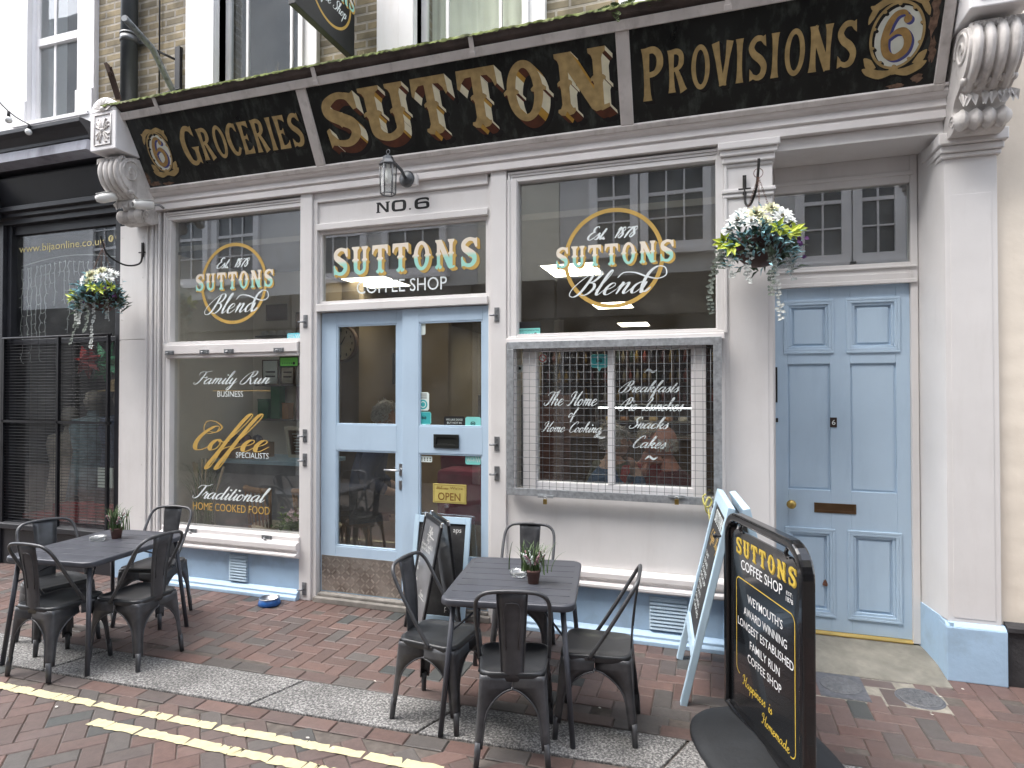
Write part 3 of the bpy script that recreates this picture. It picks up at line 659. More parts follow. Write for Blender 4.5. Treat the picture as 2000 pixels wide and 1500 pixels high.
# pilasters ----------------------------------------------------------
def pil(x0, x1, z1, base_z, mat=cream, base=True, yf=0.0, depth=.3):
    p = MB(); p.box(x0, x1, yf, yf+depth, base_z, z1)
    p.box(x0+.03, x1-.03, yf-.003, yf, base_z+.03, z1-.38)
    o = part('pilaster', p, mat, bevel=.006)
    if base:
        q = MB(); q.box(x0-.02, x1+.02, yf-.035, yf+depth, 0, base_z-.02); q.prism([(yf-.035,base_z-.02),(yf,base_z+.005),(yf+depth,base_z+.005),(yf+depth,base_z-.02)], lambda a,b,d: (d,a,b), x0-.02, x1+.02)
        part('base', q, blue2, o, bevel=.006)
    return o
lpil = MB(); lpil.box(-5.51,-5.06,-.04,.3,0,.33)
part('plinth', lpil, blue2, bevel=.006)
# left pilaster: panelled flat boards with nail heads
p = MB(); p.box(-5.49,-5.08,0,.3,.33,3.42); p.box(-5.49,-5.16,-.008,0,.34,2.30); p.box(-5.49,-5.16,-.008,0,2.305,3.42)
for i, xx in enumerate((-5.155,-5.12,-5.09,-5.055,-5.01,-4.965,-4.92)): p.box(xx, xx+(.03 if i % 2 else .022), -.02+.012*(i % 2)+.008*max(0,i-3), .1, .33, 3.52)
for z in (.6,1.1,1.6,2.1,2.5,2.9,3.3):
    for xx in (-5.46,-5.20): p.ball((xx,-.009,z), .006, 6)
part('pilaster', p, cream, bevel=.004)
p2 = pil(.105,.415,3.52,.355)
c = MB()
for x0,x1,y,z0,z1 in ((.085,.435,-.028,3.175,3.205),(.095,.425,-.018,3.145,3.175),(.10,.42,-.012,3.36,3.385),(.09,.43,-.03,3.385,3.43),(.075,.445,-.05,3.43,3.47),(.06,.46,-.07,3.47,3.521)): c.box(x0,x1,y,.28,z0,z1)
part('capital', c, cream, p2, bevel=.008)
p3 = pil(1.42,1.70,3.42,.355)
c = MB()
for x0,x1,y,z0,z1 in ((1.40,1.72,-.02,3.27,3.30),(1.39,1.73,-.035,3.30,3.345),(1.375,1.745,-.06,3.345,3.42)): c.box(x0,x1,y,.28,z0,z1)
part('capital', c, cream, p3, bevel=.008)
# architrave and cornice mouldings below the sign
ar = MB()
ar.xprof([(.16,3.522),(-.045,3.522),(-.045,3.572),(-.038,3.578),(-.038,3.585),(-.058,3.592),(-.058,3.628),(-.05,3.634),(-.05,3.642),(-.08,3.655),(-.092,3.672),(-.092,3.688),(-.084,3.694),(-.105,3.702),(-.105,3.72),(.16,3.72)], -5.10, 1.42)
part('cornice', ar, cream2, bevel=.003)
lt = MB(); lt.box(-5.10,1.42,.16,.30,3.45,4.10); part('lintel', lt, cream)
# heads and frames in the plane of the glass
GY = .055
def window_part(x0, x1, z0, z1, name='display_window', fr=.035):
    f = MB()
    f.frame(x0-fr, x1+fr, z0-.0, z1+fr, fr, .0, .09)
    for k in range(2): # stepped bead
        f.frame(x0-fr-.02*(k+1)-.0, x1+fr+.02*(k+1), z0-.0, z1+fr+.02*(k+1), .018, -.006-.008*k, .05)
    o = part(name, f, cream, bevel=.003)
    q = MB(); q.box(x0, x1, GY, GY+.006, z0, z1); part('pane', q, glass, o)
    return o
WL1 = window_part(-4.865,-3.41,2.235,3.425)
WR1 = window_part(-1.415,.045,2.21,3.43)
q = MB(); q.box(-4.90,-3.41,-.035,.1,2.15,2.235); q.box(-4.90,-3.41,-.02,.1,2.115,2.15); part('transom_bar', q, cream2, WL1, bevel=.006)
q = MB(); q.box(-1.50,.10,-.035,.1,2.165,2.21); part('transom_bar', q, cream2, WR1, bevel=.006)
fl = MB(); fl.box(-4.92,-4.865,0,.09,.54,2.115); fl.box(-3.41,-3.395,.01,.09,.54,2.115)
fl.box(-4.865,-3.41,.062,.09,.50,.545)
WL2 = part('display_window', fl, cream, bevel=.003)
q = MB(); q.box(-4.865,-3.41,GY,GY+.006,.545,2.115); part('pane', q, glass, WL2)
sm = MB()
sm.xprof([(.12,.545),(-.02,.545),(-.03,.535),(-.03,.50),(-.065,.49),(-.075,.475),(-.075,.435),(-.05,.425),(-.05,.405),(-.085,.395),(-.085,.378),(-.05,.368),(-.035,.355),(.12,.355)], -4.92, -3.385)
part('sill', sm, cream2, WL2, bevel=.002)
rs = MB(); rs.box(-5.08,-3.395,-.017,.2,0,.355); rs.xprof([(-.02,.0),(-.075,.0),(-.075,.028),(-.058,.045),(-.058,.062),(-.04,.075),(-.02,.09)], -4.95, -3.385)
RL = part('stall_riser', rs, blue2, bevel=.004)
rs = MB(); rs.box(-1.50,.105,-.017,.2,0,.355); rs.xprof([(-.02,.0),(-.075,.0),(-.075,.028),(-.058,.045),(-.058,.062),(-.04,.075),(-.02,.09)], -1.50, .09)
RR = part('stall_riser', rs, blue2, bevel=.004)
sm = MB()
sm.xprof([(.12,.50),(-.015,.50),(-.05,.49),(-.06,.475),(-.06,.44),(-.04,.432),(-.04,.41),(-.08,.398),(-.08,.378),(-.045,.366),(-.03,.355),(.12,.355)], -1.50, .105)
part('sill', sm, cream2, RR, bevel=.002)
sp = MB(); sp.box(-1.50,.105,.0,.12,.50,1.02); sp.box(-1.5,-1.42,-.008,.12,1.02,3.45); sp.box(.05,.105,-.004,.12,.50,3.52); part('panel', sp, cream, RR, bevel=.004)
av = M('vent_blue', (.44,.56,.66), .5, var=.08)
for P_, x0, x1 in ((RL,-4.13,-3.93),(RR,-.42,-.15)):
    v = MB(); v.box(x0,x1,-.026,-.02,.10,.335)
    for i in range(9): v.xprof([(-.026,.11+i*.025),(-.040,.107+i*.025),(-.036,.118+i*.025),(-.026,.127+i*.025)], x0+.006, x1-.006)
    part('air_vent', v, av, P_)
# mullion posts either side of the door and no. 6 panel
ps = MB(); ps.box(-3.395,-3.275,-.02,.14,.0,3.522); ps.box(-3.275,-3.235,.0,.12,.0,3.522)
ps.box(-1.63,-1.50,-.02,.14,.0,3.522); ps.box(-1.66,-1.63,.012,.12,.0,3.5)
ps.box(-3.235,-1.66,-.004,.12,3.44,3.522); ps.box(-3.235,-1.66,.02,.12,3.25,3.44); ps.box(-3.235,-1.66,-.012,.12,3.195,3.25)
ps.box(-3.235,-1.66,-.012,.12,2.49,2.555)
DF = part('door_surround', ps, cream, bevel=.005)
tp = MB(); tp.frame(-3.235,-1.66,2.555,3.195,.028,.03,.09); FLT = part('transom_window', tp, cream, bevel=.003)
q = MB(); q.box(-3.207,-1.688,GY,GY+.006,2.583,3.167); part('pane', q, glass, FLT)
# shop doors
tread = bpy.data.materials.new('tread_plate'); tread.use_nodes = True; n = tread.node_tree; b = n.nodes['Principled BSDF']; b.inputs['Metallic'].default_value = .85; b.inputs['Roughness'].default_value = .38
tc = n.nodes.new('ShaderNodeTexCoord'); nz = n.nodes.new('ShaderNodeTexNoise'); nz.inputs['Scale'].default_value = 7; nz.inputs['Detail'].default_value = 8; n.links.new(tc.outputs['Object'], nz.inputs[0])
rp = n.nodes.new('ShaderNodeValToRGB'); rp.color_ramp.elements[0].color = (.32,.29,.26,1); rp.color_ramp.elements[1].color = (.56,.53,.49,1); rp.color_ramp.elements[0].position = .35; rp.color_ramp.elements[1].position = .65
n.links.new(nz.outputs[0], rp.inputs[0]); n.links.new(rp.outputs[0], b.inputs['Base Color'])
def leaf_door(x0, x1, y, gx0, gx1):
    d = MB(); t = .045
    d.box(x0, gx0, y, y+t, .07, 2.485); d.box(gx1, x1, y, y+t, .07, 2.485)
    d.box(gx0, gx1, y, y+t, 2.372, 2.485); d.box(gx0, gx1, y, y+t, 1.297, 1.516); d.box(gx0, gx1, y, y+t, .07, .47)
    for z0, z1 in ((1.516,2.372),(.47,1.297)):
        d.frame(gx0+.0005, gx1-.0005, z0+.0005, z1-.0005, .012, y+.004, y+.03)
    o = part('shop_door', d, blue, bevel=.003)
    for z0, z1 in ((1.528,2.36),(.482,1.285)):
        q = MB(); q.box(gx0+.012, gx1-.012, y+.018, y+.023, z0, z1); part('pane', q, glass, o)
    k = MB(); k.box(x0+.012, x1-.012, y-.003, y, .082, .385)
    nx = int((x1-x0)/.048)
    for i in range(nx):
        for j in range(6):
            cx, cz = x0+.035+i*.048, .105+j*.048
            if cx > x1-.03: continue
            s = 1 if (i+j) % 2 else -1
            k.obox((cx,y-.0045,cz), (.707,0,s*.707), (0,1,0), (-s*.707,0,.707), .019, .0018, .0065, 1)
    for xx in (x0+.025, x1-.025):
        for zz in (.095,.235,.37): k.ball((xx,y-.003,zz), .004, 6)
    part('kick_plate', k, [tread, M('tread_bars', (.62,.59,.54), .3, .9, var=.15, vs=9)], o)
    return o
DL = leaf_door(-3.225,-2.428,.055,-3.075,-2.49)
DR = leaf_door(-2.424,-1.662,.03,-2.273,-1.715)
h = MB(); h.box(-2.462,-2.432,.048,.055,1.10,1.20); h.box(-2.462,-2.432,.048,.055,.985,1.06); h.tube([(-2.447,.055,1.15),(-2.447,.0,1.15),(-2.46,-.008,1.15),(-2.57,-.008,1.152)], .008, 8)
h.box(-2.450,-2.444,.046,.048,1.01,1.035)
part('handle', h, steel, DL)
ls = MB(); ls.frame(-2.135,-1.915,1.345,1.455,.025,.018,.03); ls.box(-2.11,-1.94,.026,.03,1.37,1.43); ls.box(-2.10,-1.95,.018,.026,1.372,1.378); part('letter_slot', ls, M('black_iron', (.02,.022,.02), .4, .3), DR, bevel=.003)
# shutter clips on the posts and bars (galvanised keepers)
cm = M('shutter_clip_metal', (.27,.28,.29), .45, .8, var=.25, vs=30)
def clip(x, y, z, hor=False, parent=DF):
    c = MB()
    if hor:
        c.box(x-.052,x+.052,y-.006,y,z-.02,z+.02); c.tube([(x-.02,y-.006,z),(x-.01,y-.03,z-.004),(x+.02,y-.034,z-.006)], .009, 8); c.ball((x+.035,y-.007,z+.008),.005,6); c.ball((x+.035,y-.007,z-.008),.005,6)
    else:
        c.box(x-.02,x+.02,y-.006,y,z-.055,z+.055); c.tube([(x+.0,y-.006,z-.005),(x-.015,y-.03,z-.006),(x-.05,y-.034,z-.006)], .008, 8); c.ball((x,y-.007,z+.035),.005,6); c.ball((x,y-.007,z-.04),.005,6)
    part('shutter_clip', c, cm, parent)
for z in (2.41,1.42,1.21,.10): clip(-3.335,-.02,z)
for z in (2.40,1.395,1.165): clip(-1.575,-.02,z)
for x in (-4.83,-4.42,-4.14,-3.60): clip(x,-.035,2.165,True,WL1)
for x in (-4.55,-3.72): clip(x,-.03,.515,True,WL2)
# threshold
ts = MB(); ts.box(-3.24,-1.63,-.04,.2,.0,.045); ts.box(-3.22,-1.66,.0,.14,.045,.07); part('threshold', ts, M('worn_stone', (.23,.215,.195), .85, var=.25, vs=12, bump=.4, bs=50), bevel=.006)
# recessed street doorway
dw = MB()
dw.box(.30,.425,.30,.40,0,3.44)
dw.add([(1.42,.01,.0),(1.37,.385,.0),(1.37,.385,3.44),(1.42,.01,3.44),(1.6,.01,0),(1.6,.385,0),(1.6,.385,3.44),(1.6,.01,3.44)], [(0,3,2,1),(4,5,6,7),(0,1,5,4),(1,2,6,5),(2,3,7,6),(3,0,4,7)])
dw.box(.415,1.42,.004,.40,3.44,3.521)
dw.box(.415,.46,.345,.42,.07,3.44); dw.box(1.325,1.37,.345,.42,.07,3.44)
dw.box(.46,1.325,.345,.42,3.25,3.44); dw.box(.46,1.325,.345,.42,2.625,2.70); dw.box(.46,1.325,.33,.42,2.555,2.625); dw.box(.43,1.36,.33,.345,2.66,2.675); dw.box(.43,1.36,.325,.345,2.552,2.58)
dw.box(.44,1.345,.335,.345,3.30,3.33)
DWP = part('doorway', dw, cream, bevel=.004)
q = MB(); q.box(.40,1.42,.43,.47,0,3.44); part('doorway_back', q, M('hall_dark', (.035,.033,.03), .9), DWP)
q = MB(); q.box(.46,1.325,.37,.376,2.70,3.25); part('fanlight', q, glass, DWP)
b_ = MB(); b_.add([(1.419,-.03,.0),(1.362,.38,.0),(1.362,.38,.36),(1.419,-.03,.36),(1.44,-.03,0),(1.40,.38,0),(1.40,.38,.36),(1.44,-.03,.36)], [(0,3,2,1),(0,1,5,4),(1,2,6,5),(2,3,7,6),(3,0,4,7)])
part('reveal_skirting', b_, blue2, DWP)
sd_ = MB(); y = .375
px = [(.515,.835),(.93,1.25)]
sd_.box(.46,1.325,y+.018,y+.06,.085,2.555)
for xa, xb in ((.46,.545),(.825,.955),(1.24,1.325)): sd_.box(xa,xb,y,y+.018,.085,2.555)
PX = [(.545,.825),(.955,1.24)]; ZR = [(.085,.21),(.79,1.09),(2.0,2.10),(2.44,2.555)]
for xa, xb in PX:
    for za, zb in ZR: sd_.box(xa,xb,y,y+.018,za,zb)
SD = part('street_door', sd_, blue, bevel=.003)
for xa, xb in PX:
    for za, zb, bol in ((.21,.79,1),(1.09,2.0,0),(2.10,2.44,1)):
        q = MB()
        if bol:
            for k in range(3): q.frame(xa-.025+.018*k, xb+.025-.018*k, za-.025+.018*k, zb+.025-.018*k, .018, y-.016+.004*abs(k-1)+.006*k, y+.019)
            q.box(xa+.045,xb-.045,y+.008,y+.0185,za+.045,zb-.045)
        else: q.box(xa+.012,xb-.012,y+.013,y+.0185,za+.012,zb-.012)
        part('panel', q, blue, SD, bevel=.003)
k = MB(); kp = at(1545,984,.34); k.lathe([(.0,.0),(.016,.0),(.013,-.02),(.02,-.035),(.031,-.05),(.033,-.06),(.026,-.073),(0,-.078)], (kp.x,y,kp.z), 20, axis='y'); part('knob', k, brass, SD)
lp = at(1631,993,.37); q = MB(); q.frame(lp.x-.135,lp.x+.135,lp.z-.035,lp.z+.035,.018,y-.006,y); q.box(lp.x-.117,lp.x+.117,y-.002,y,lp.z-.017,lp.z+.017); part('letter_plate', q, bronze, SD, bevel=.002)
npx = at(1628,825,.37); q = MB(); q.box(npx.x-.022,npx.x+.022,y-.004,y,npx.z-.035,npx.z+.035); NP = part('number_plate', q, M('plate_brown', (.035,.022,.02), .4), SD)
letter_obj('numeral', fit(font_polys('6',0), npx.x-.010,npx.x+.012,npx.z-.017,npx.z+.018), whitepaint, FACE(y-.004), SD, .001)
q = MB(); q.xprof([(y-.028,.064),(y-.028,.070),(y,.084),(y+.005,.084),(y+.005,.064)], .46, 1.325); part('threshold_bar', q, brass_new, SD)
q = MB(); q.box(.46,.475,y-.006,y,1.72,1.98); q.box(.462,.478,y-.012,y,1.575,1.605); part('lock', q, black, SD)
chp = at(1612,1140,.37); letter_obj('paint_chip', [blotch_(chp.x,chp.z,.018,.03)], [M('bare_wood', (.16,.07,.045), .8, var=.4, vs=60)], FACE(y), SD, .0008)
ch = MB(); cpx = at(1612,1140,.37); ch.lathe([(0,-.0012),(.012,-.0012)], (cpx.x,y,cpx.z), 9, axis='y')
st = MB(); st.xprof([(.43,0),(.43,.062),(.30,.058),(-.02,.014),(-.15,.004),(-.15,-.01)], .42, 1.40)
part('doorstep', st, M('step_stone', (.205,.195,.165), .9, var=.2, vs=9, bump=.5, bs=40, stain=(.10,.095,.08), stainamt=.6, stscale=(2,2,2)), bevel=.01)
# console brackets at both ends of the sign
def console(cx, w, side):
    x0, x1 = cx-w/2, cx+w/2; h = MB()
    prof = []
    for p_ in spline([(-.28,3.94),(-.40,3.90),(-.445,3.80),(-.40,3.68),(-.28,3.60),(-.20,3.56),(-.16,3.50),(-.19,3.44),(-.16,3.385),(-.08,3.375),(-.02,3.40)], 6): prof.append((p_.x*.92, p_.y))
    prof += [(.02,3.40),(.02,3.95)]
    h.xprof(prof, x0, x1)
    for i in range(4): # flutes follow the scroll
        cxx = x0+w*(.16+.225*i); pts = [(cxx, p_[0]-.003, p_[1]) for p_ in prof[4:26]]; h.tube(pts, [.026]*len(pts), 8)
    for i in range(4): h.tube([(x0+w*(.02+.25*i),-.17,3.435),(x0+w*(.12+.25*i),-.185,3.435),(x0+w*(.22+.25*i),-.17,3.435)], [.045,.066,.045], 12)
    for sgn, xx in ((-1,x0),(1,x1)): # volutes on the cheeks
        sp_ = [(xx+sgn*.002, -.30+.11*(1-i/30)*math.cos(i*.42)*.95, 3.80+.115*(1-i/30)*math.sin(i*.42)) for i in range(28)]; h.tube(sp_, .010, 6)
        sp_ = [(xx+sgn*.002, -.145+.05*(1-i/20)*math.cos(i*.5), 3.44+.05*(1-i/20)*math.sin(i*.5)) for i in range(18)]; h.tube(sp_, .006, 5)
    for i in range(13): h.ball((x0+w*(.04+.92*i/12), -.30+.02*random.random(), 3.615+.012*random.random()), .026, 8, sc=(.8,1.2,.9))  # acanthus fringe
    for i in range(16): h.leaf((x0+w*random.random(), -.24, 3.58), (random.uniform(-.4,.4), -.35, -1), (0,-1,.3), .10, .045, curl=.5)
    for i in range(14): h.leaf((x0+w*random.random(), -.38, 3.93), (random.uniform(-.6,.6), -.3, -.8), (0,-1,.3), .08, .045, curl=.5)
    o = part('console_bracket', h, grimy, bevel=.003)
    b = MB(); yb = -.47; b.box(x0-.015, x1+.015, yb, .05, 3.955, 4.30)
    arch = [(x0-.015,4.30)]+[(cx+(w/2+.015)*math.cos(a), 4.30+.13*math.sin(a)) for a in [PI-PI*i/14 for i in range(15)]]
    b.prism(arch, lambda a,c,d: (a,d,c), yb, .05)
    part('console_block', b, white_p, o, bevel=.008)
    cv = MB(); u = lambda a, c: (cx+a*w*.5, yb-.004, 4.13+c*.15)   # carved foliage panel
    for k in range(4):
        pts = [(-.72,-.85),(.72,-.85),(.72,.95),(-.72,.95)]
        cv.tube([u(*pts[k]), u(*pts[(k+1) % 4])], .005, 5)
    for sx in (-1,1):
        for sz in (-1,1):
            for L in ((.25,.7),(.45,.5),(.5,.25)): cv.tube([u(.0,.02*sz), u(sx*L[0]*.6,sz*L[1]*.5), u(sx*L[0],sz*L[1]), u(sx*(L[0]+.12),sz*(L[1]-.05))], [.005,.009,.008,.003], 6)
    cv.ball(u(0,0), .020, 10); 
    for k in range(7): a = PI*(k+.5)/7; cv.leaf((cx+.02*math.cos(a),yb-.006,4.31+.015*math.sin(a)), (math.cos(a),-.1,math.sin(a)), (0,-1,0), .09, .04)
    cv.ball((cx,yb,4.32), .028, 10)
    part('carving', cv, grimy, o)
console(-5.145,.275,-1); console(1.555,.27,1)

# ================================================================ SIGN BOARD (canted fascia)
FP = Vector((0,-.115,3.745)); FV = Vector((0,-.275,.515)).normalized(); FM = fmat(FP, (1,0,0), FV)
SG = thing('fascia_sign', 'long leaning black shop sign with gilt serif lettering across the whole cafe front', 'shop sign', (-1.87,-.2,3.74))
def onsign(u, v, d=0): p = FM @ Vector((u, v, d)); return p
fr = MB()
def sbox(mb, u0, u1, v0, v1, d0, d1, m=0):
    vs = [onsign(a,b_,d) for d in (d0,d1) for a,b_ in ((u0,v0),(u1,v0),(u1,v1),(u0,v1))]
    mb.add(vs, [(0,3,2,1),(4,5,6,7),(0,1,5,4),(1,2,6,5),(2,3,7,6),(3,0,4,7)], m)
U0, U1, VB, VT = -5.115, 1.395, -.075, .625
sbox(fr, U0, U1, VB, -.034, -.04, .022); sbox(fr, U0, U1, .560, VT, -.04, .030)
for a, c in ((U0,-5.03),(-3.168,-3.078),(-.60,-.508),(1.335,U1)): sbox(fr, a, c, -.034, .560, -.04, .018)
obj('frame', fr, frame_grimy, SG, world=True, bevel=.006)
panels = []
for a, c in ((-5.03,-3.168),(-3.078,-.60),(-.508,1.335)):
    q = MB(); sbox(q, a, c, -.034, .560, -.03, .0); panels.append(obj('panel', q, signblack, SG, world=True))
for a in (-4.56,-2.95,-1.62,.12):
    q = MB(); sbox(q, a-.018, a+.018, .585, .70, .031, .042); sbox(q, a-.022, a+.022, .565, .60, .031, .05); obj('clip', q, frame_grimy, SG, world=True, bevel=.003)
bk = MB(); bk.xprof([(-.06,3.722),(-.34,4.27),(.11,4.27),(.11,3.722)], U0+.01, U1-.01); obj('backing', bk, dark_int, SG, world=True)
def blk(nx, ny): return 1
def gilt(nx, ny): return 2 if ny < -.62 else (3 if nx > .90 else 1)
# middle word, block letters with shaded sides
P, _ = row(tuscan, 'SUTTON', gap=.0)
ext = {'S':(-2.985,-2.665),'U':(-2.63,-2.24),'T':(-2.175,-1.875),'t':(-1.795,-1.48),'O':(-1.44,-1.115),'N':(-1.045,-.665)}
allP = []
for key, (a, c) in ext.items():
    Q, _ = tuscan(key.upper()); allP += fit(Q, a, c, .085, .492)
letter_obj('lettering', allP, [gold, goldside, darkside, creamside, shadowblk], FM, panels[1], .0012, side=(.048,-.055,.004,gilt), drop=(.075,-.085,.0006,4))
# first and last panels: flared capitals
P1, _ = row(latin, 'GROCERIES', gap=.035, small=.8)
letter_obj('lettering', fit(P1, -4.475, -3.215, .108, .438), [gold, shadowblk], FM, panels[0], .001, side=(.024,-.024,.003,blk))
P3, _ = row(latin, 'PROVISIONS', gap=.06, small=.8)
letter_obj('lettering', fit(P3, -.435, .885, .105, .438), [gold, shadowblk], FM, panels[2], .001, side=(.022,-.022,.003,blk))
def oval6(cx, cy, rx, ry, panel):
    A = ring(cx, cy, rx, ry, rx*.90, ry*.92, 48)
    for k in range(10):
        a = 2*PI*(k+.5)/10; A.append(disc(cx+rx*.89*math.cos(a), cy+ry*.91*math.sin(a), .011, .009, 8))
    for s in (-1,1): # scrolls at the foot and the head of the cartouche
        A += wstroke([(cx,cy-ry*1.08),(cx+s*rx*.5,cy-ry*1.12),(cx+s*rx*.95,cy-ry*.98),(cx+s*rx*1.18,cy-ry*.88)], [.02,.05,.045,.004], 5)
        A += wstroke([(cx+s*rx*.8,cy-ry*.95),(cx+s*rx*.98,cy-ry*.7),(cx+s*rx*1.14,cy-ry*.55)], [.05,.045,.006], 5)
        A += wstroke([(cx,cy+ry*1.03),(cx+s*rx*.45,cy+ry*1.05),(cx+s*rx*.85,cy+ry*.9),(cx+s*rx*1.06,cy+ry*.97)], [.02,.04,.04,.004], 5)
        A += wstroke([(cx+s*rx*.85,cy+ry*.85),(cx+s*rx*1.0,cy+ry*.62),(cx+s*rx*1.08,cy+ry*.45)], [.035,.03,.004], 5)
    A.append(disc(cx, cy-ry*1.05, .028, .024, 10)); A.append(disc(cx, cy+ry*1.0, .022, .018, 10))
    letter_obj('cartouche', A, [gold, shadowblk], FM, panel, .0022, side=(.014,-.014,.001,blk))
    letter_obj('oval', [disc(cx, cy, rx*.92, ry*.94, n=40)], [ovalwhite], FM, panel, .001)
    S6 = wstroke([(.66,.84),(.56,.93),(.36,.90),(.2,.70),(.13,.42),(.2,.16),(.42,.05),(.66,.16),(.72,.36),(.6,.54),(.4,.56),(.2,.44)], [.06,.09,.13,.18,.2,.18,.13,.17,.2,.17,.1,.04])+[disc(.66,.79,.105,.085)]
    letter_obj('numeral', fit(S6, cx-rx*.58, cx+rx*.56, cy-ry*.74, cy+ry*.74), [sixgold, sixblue], FM, panel, .0016, side=(.014,-.012,.0014,blk))
oval6(-4.745,.262,.125,.172,panels[0]); oval6(1.103,.272,.15,.185,panels[2])
# flaked corners of the painted panel
def blotch(cx, cy, rx, ry, n=22): return [(cx+rx*math.cos(2*PI*i/n)*random.uniform(.55,1.1), cy+ry*math.sin(2*PI*i/n)*random.uniform(.55,1.1)) for i in range(n)]
fl_ = [blotch(1.29,.36,.03,.16), blotch(1.30,.16,.025,.08), blotch(1.13,-.012,.06,.018), blotch(1.24,.02,.035,.03)]
fl_ = [[(min(x_,1.333),max(y_,-.032)) for x_,y_ in p_] for p_ in fl_]
letter_obj('flaking', fl_, [rustpatch], FM, panels[2], .0007)
fl_ = [[(max(x_,-5.028),max(y_,-.032)) for x_,y_ in p_] for p_ in [blotch(-4.93,.0,.07,.025), blotch(-4.99,.05,.025,.07), blotch(-4.78,-.01,.07,.016)]]
letter_obj('flaking', fl_, [rustpatch], FM, panels[0], .0007)
# ---- lead ledge above the sign with moss
LD = MB(); LD.xprof([(.12,4.285),(-.405,4.285),(-.425,4.302),(-.455,4.312),(-.47,4.332),(-.482,4.338),(-.482,4.350),(.12,4.40)], -5.16, 1.42)
part('ledge', LD, M('ledge_wood', (.075,.058,.052), .8, var=.3, vs=8, bump=.3, stain=(.02,.018,.018), stainamt=.6))
moss = M('moss', (.15,.18,.06), .95, var=.45, vs=18, bump=.8, bs=70, stain=(.16,.145,.12), stainamt=.9, stscale=(3,3,3))
MS = MB(); nx_, ny_ = 330, 8
hs_ = [[0]*(ny_+1) for _ in range(nx_+1)]
for i in range(nx_+1):
    for j in range(ny_+1):
        x = -5.15+6.56*i/nx_; e = .012+.012*math.sin(x*9+j)+random.uniform(-.004,.012)
        hs_[i][j] = (x, -.488+.60*j/ny_+ (random.uniform(-.008,.006) if j == 0 else 0), (4.352 if j == 0 else 4.352+.05*j/ny_+max(0,e)*(.4+.6*abs(math.sin(x*1.7)))))
MS.add([hs_[i][j] for i in range(nx_+1) for j in range(ny_+1)]+[(hs_[i][0][0], -.486, 4.338+random.uniform(-.010,.006)) for i in range(nx_+1)],
       [(i*(ny_+1)+j,(i+1)*(ny_+1)+j,(i+1)*(ny_+1)+j+1,i*(ny_+1)+j+1) for i in range(nx_) for j in range(ny_)]+[((nx_+1)*(ny_+1)+i,(nx_+1)*(ny_+1)+i+1,(i+1)*(ny_+1),i*(ny_+1)) for i in range(nx_)], 0, True)
tag(obj('moss', MS, moss), 'thick green moss along the top edge of the sign ledge', 'moss', kind='stuff')
def tuft(name, label, px, py, Y, n, h, sp, mat, fern=False, group=None):
    p = at(px, py, Y); p.z = 4.352+.083*(Y+.48); t = MB()
    for i in range(n):
        a = random.uniform(0, 2*PI); b = Vector((random.gauss(0,sp), random.gauss(0,.02), 0))
        d = Vector((math.cos(a)*.35, math.sin(a)*.3-.1, 1)).normalized(); L = h*random.uniform(.5,1.1)
        if fern:
            d = Vector((math.cos(a), -.5+.4*math.sin(a), random.uniform(-.7,.9))).normalized()
            for k in range(7):
                q = b+d*L*k/7+Vector((0,0,-.02*(k/7)**2))
                for s in (-1,1): t.leaf(q, Vector((-d.z*s, -.2, d.x*s))+d*.6, (0,-1,0), .035*(1-k/9), .016)
        else: t.tube([b, b+d*L*.5, b+d*L+Vector((random.uniform(-.02,.02),0,-.01))], [.0022,.0016,.0006], 4)
    o = obj(name, t, mat); o.location = p; tag(o, label, 'plant', group); return o
dry = M('dry_grass', (.33,.28,.17), .9, var=.3); fernm = M('fern_green', (.07,.10,.03), .8, var=.5, vs=30)
tuft('dry_grass_tuft', 'dry pale grass stalks on the ledge below the window beside the drainpipe', 520, 152, -.30, 14, .17, .09, dry, group='dry grass on the sign ledge')
tuft('dry_grass_tuft', 'tangled dry straw tuft on the ledge under the point of the hanging sign', 712, 112, -.28, 34, .15, .05, dry, group='dry grass on the sign ledge')
tuft('fern', 'small fern growing out of the ledge above the divide left of the last gilt word', 1215, 30, -.45, 8, .10, .05, fernm, True, group='weeds on the sign ledge')
tuft('fern', 'dark weed trailing from the ledge above the first letters of the last gilt word', 1285, 12, -.48, 9, .11, .09, fernm, True, group='weeds on the sign ledge')

# ---- things on the front
pm = M('pipe_iron', (.045,.05,.055), .45, .2, var=.2); t = thing('drainpipe', 'black iron drainpipe running down the brick wall onto the ledge', 'drainpipe', (-5.44,.03,4.44))
q = MB(); q.tube([(0,0,0),(0,0,3.7)], .075, 20); obj('pipe', q, pm, t)
q = MB(); q.tube([(0,0,.0),(0,0,.05)], .088, 20); q.tube([(0,0,.87),(0,0,.89)], .084, 20, 0); q.tube([(0,0,.80),(0,0,.86)], .082, 20); q.box(-.14,.14,.06,.09,.81,.85); obj('bracket', q, M('pipe_band', (.12,.125,.13), .35, .5), t)
cb = MB(); cb.tube([(-5.13,.10,4.42),(-5.135,.10,6.0),(-5.13,.10,8.0)], .008, 6); tag(obj('cable', cb, black), 'thin black cable running up the brick wall right of the drainpipe', 'cable')
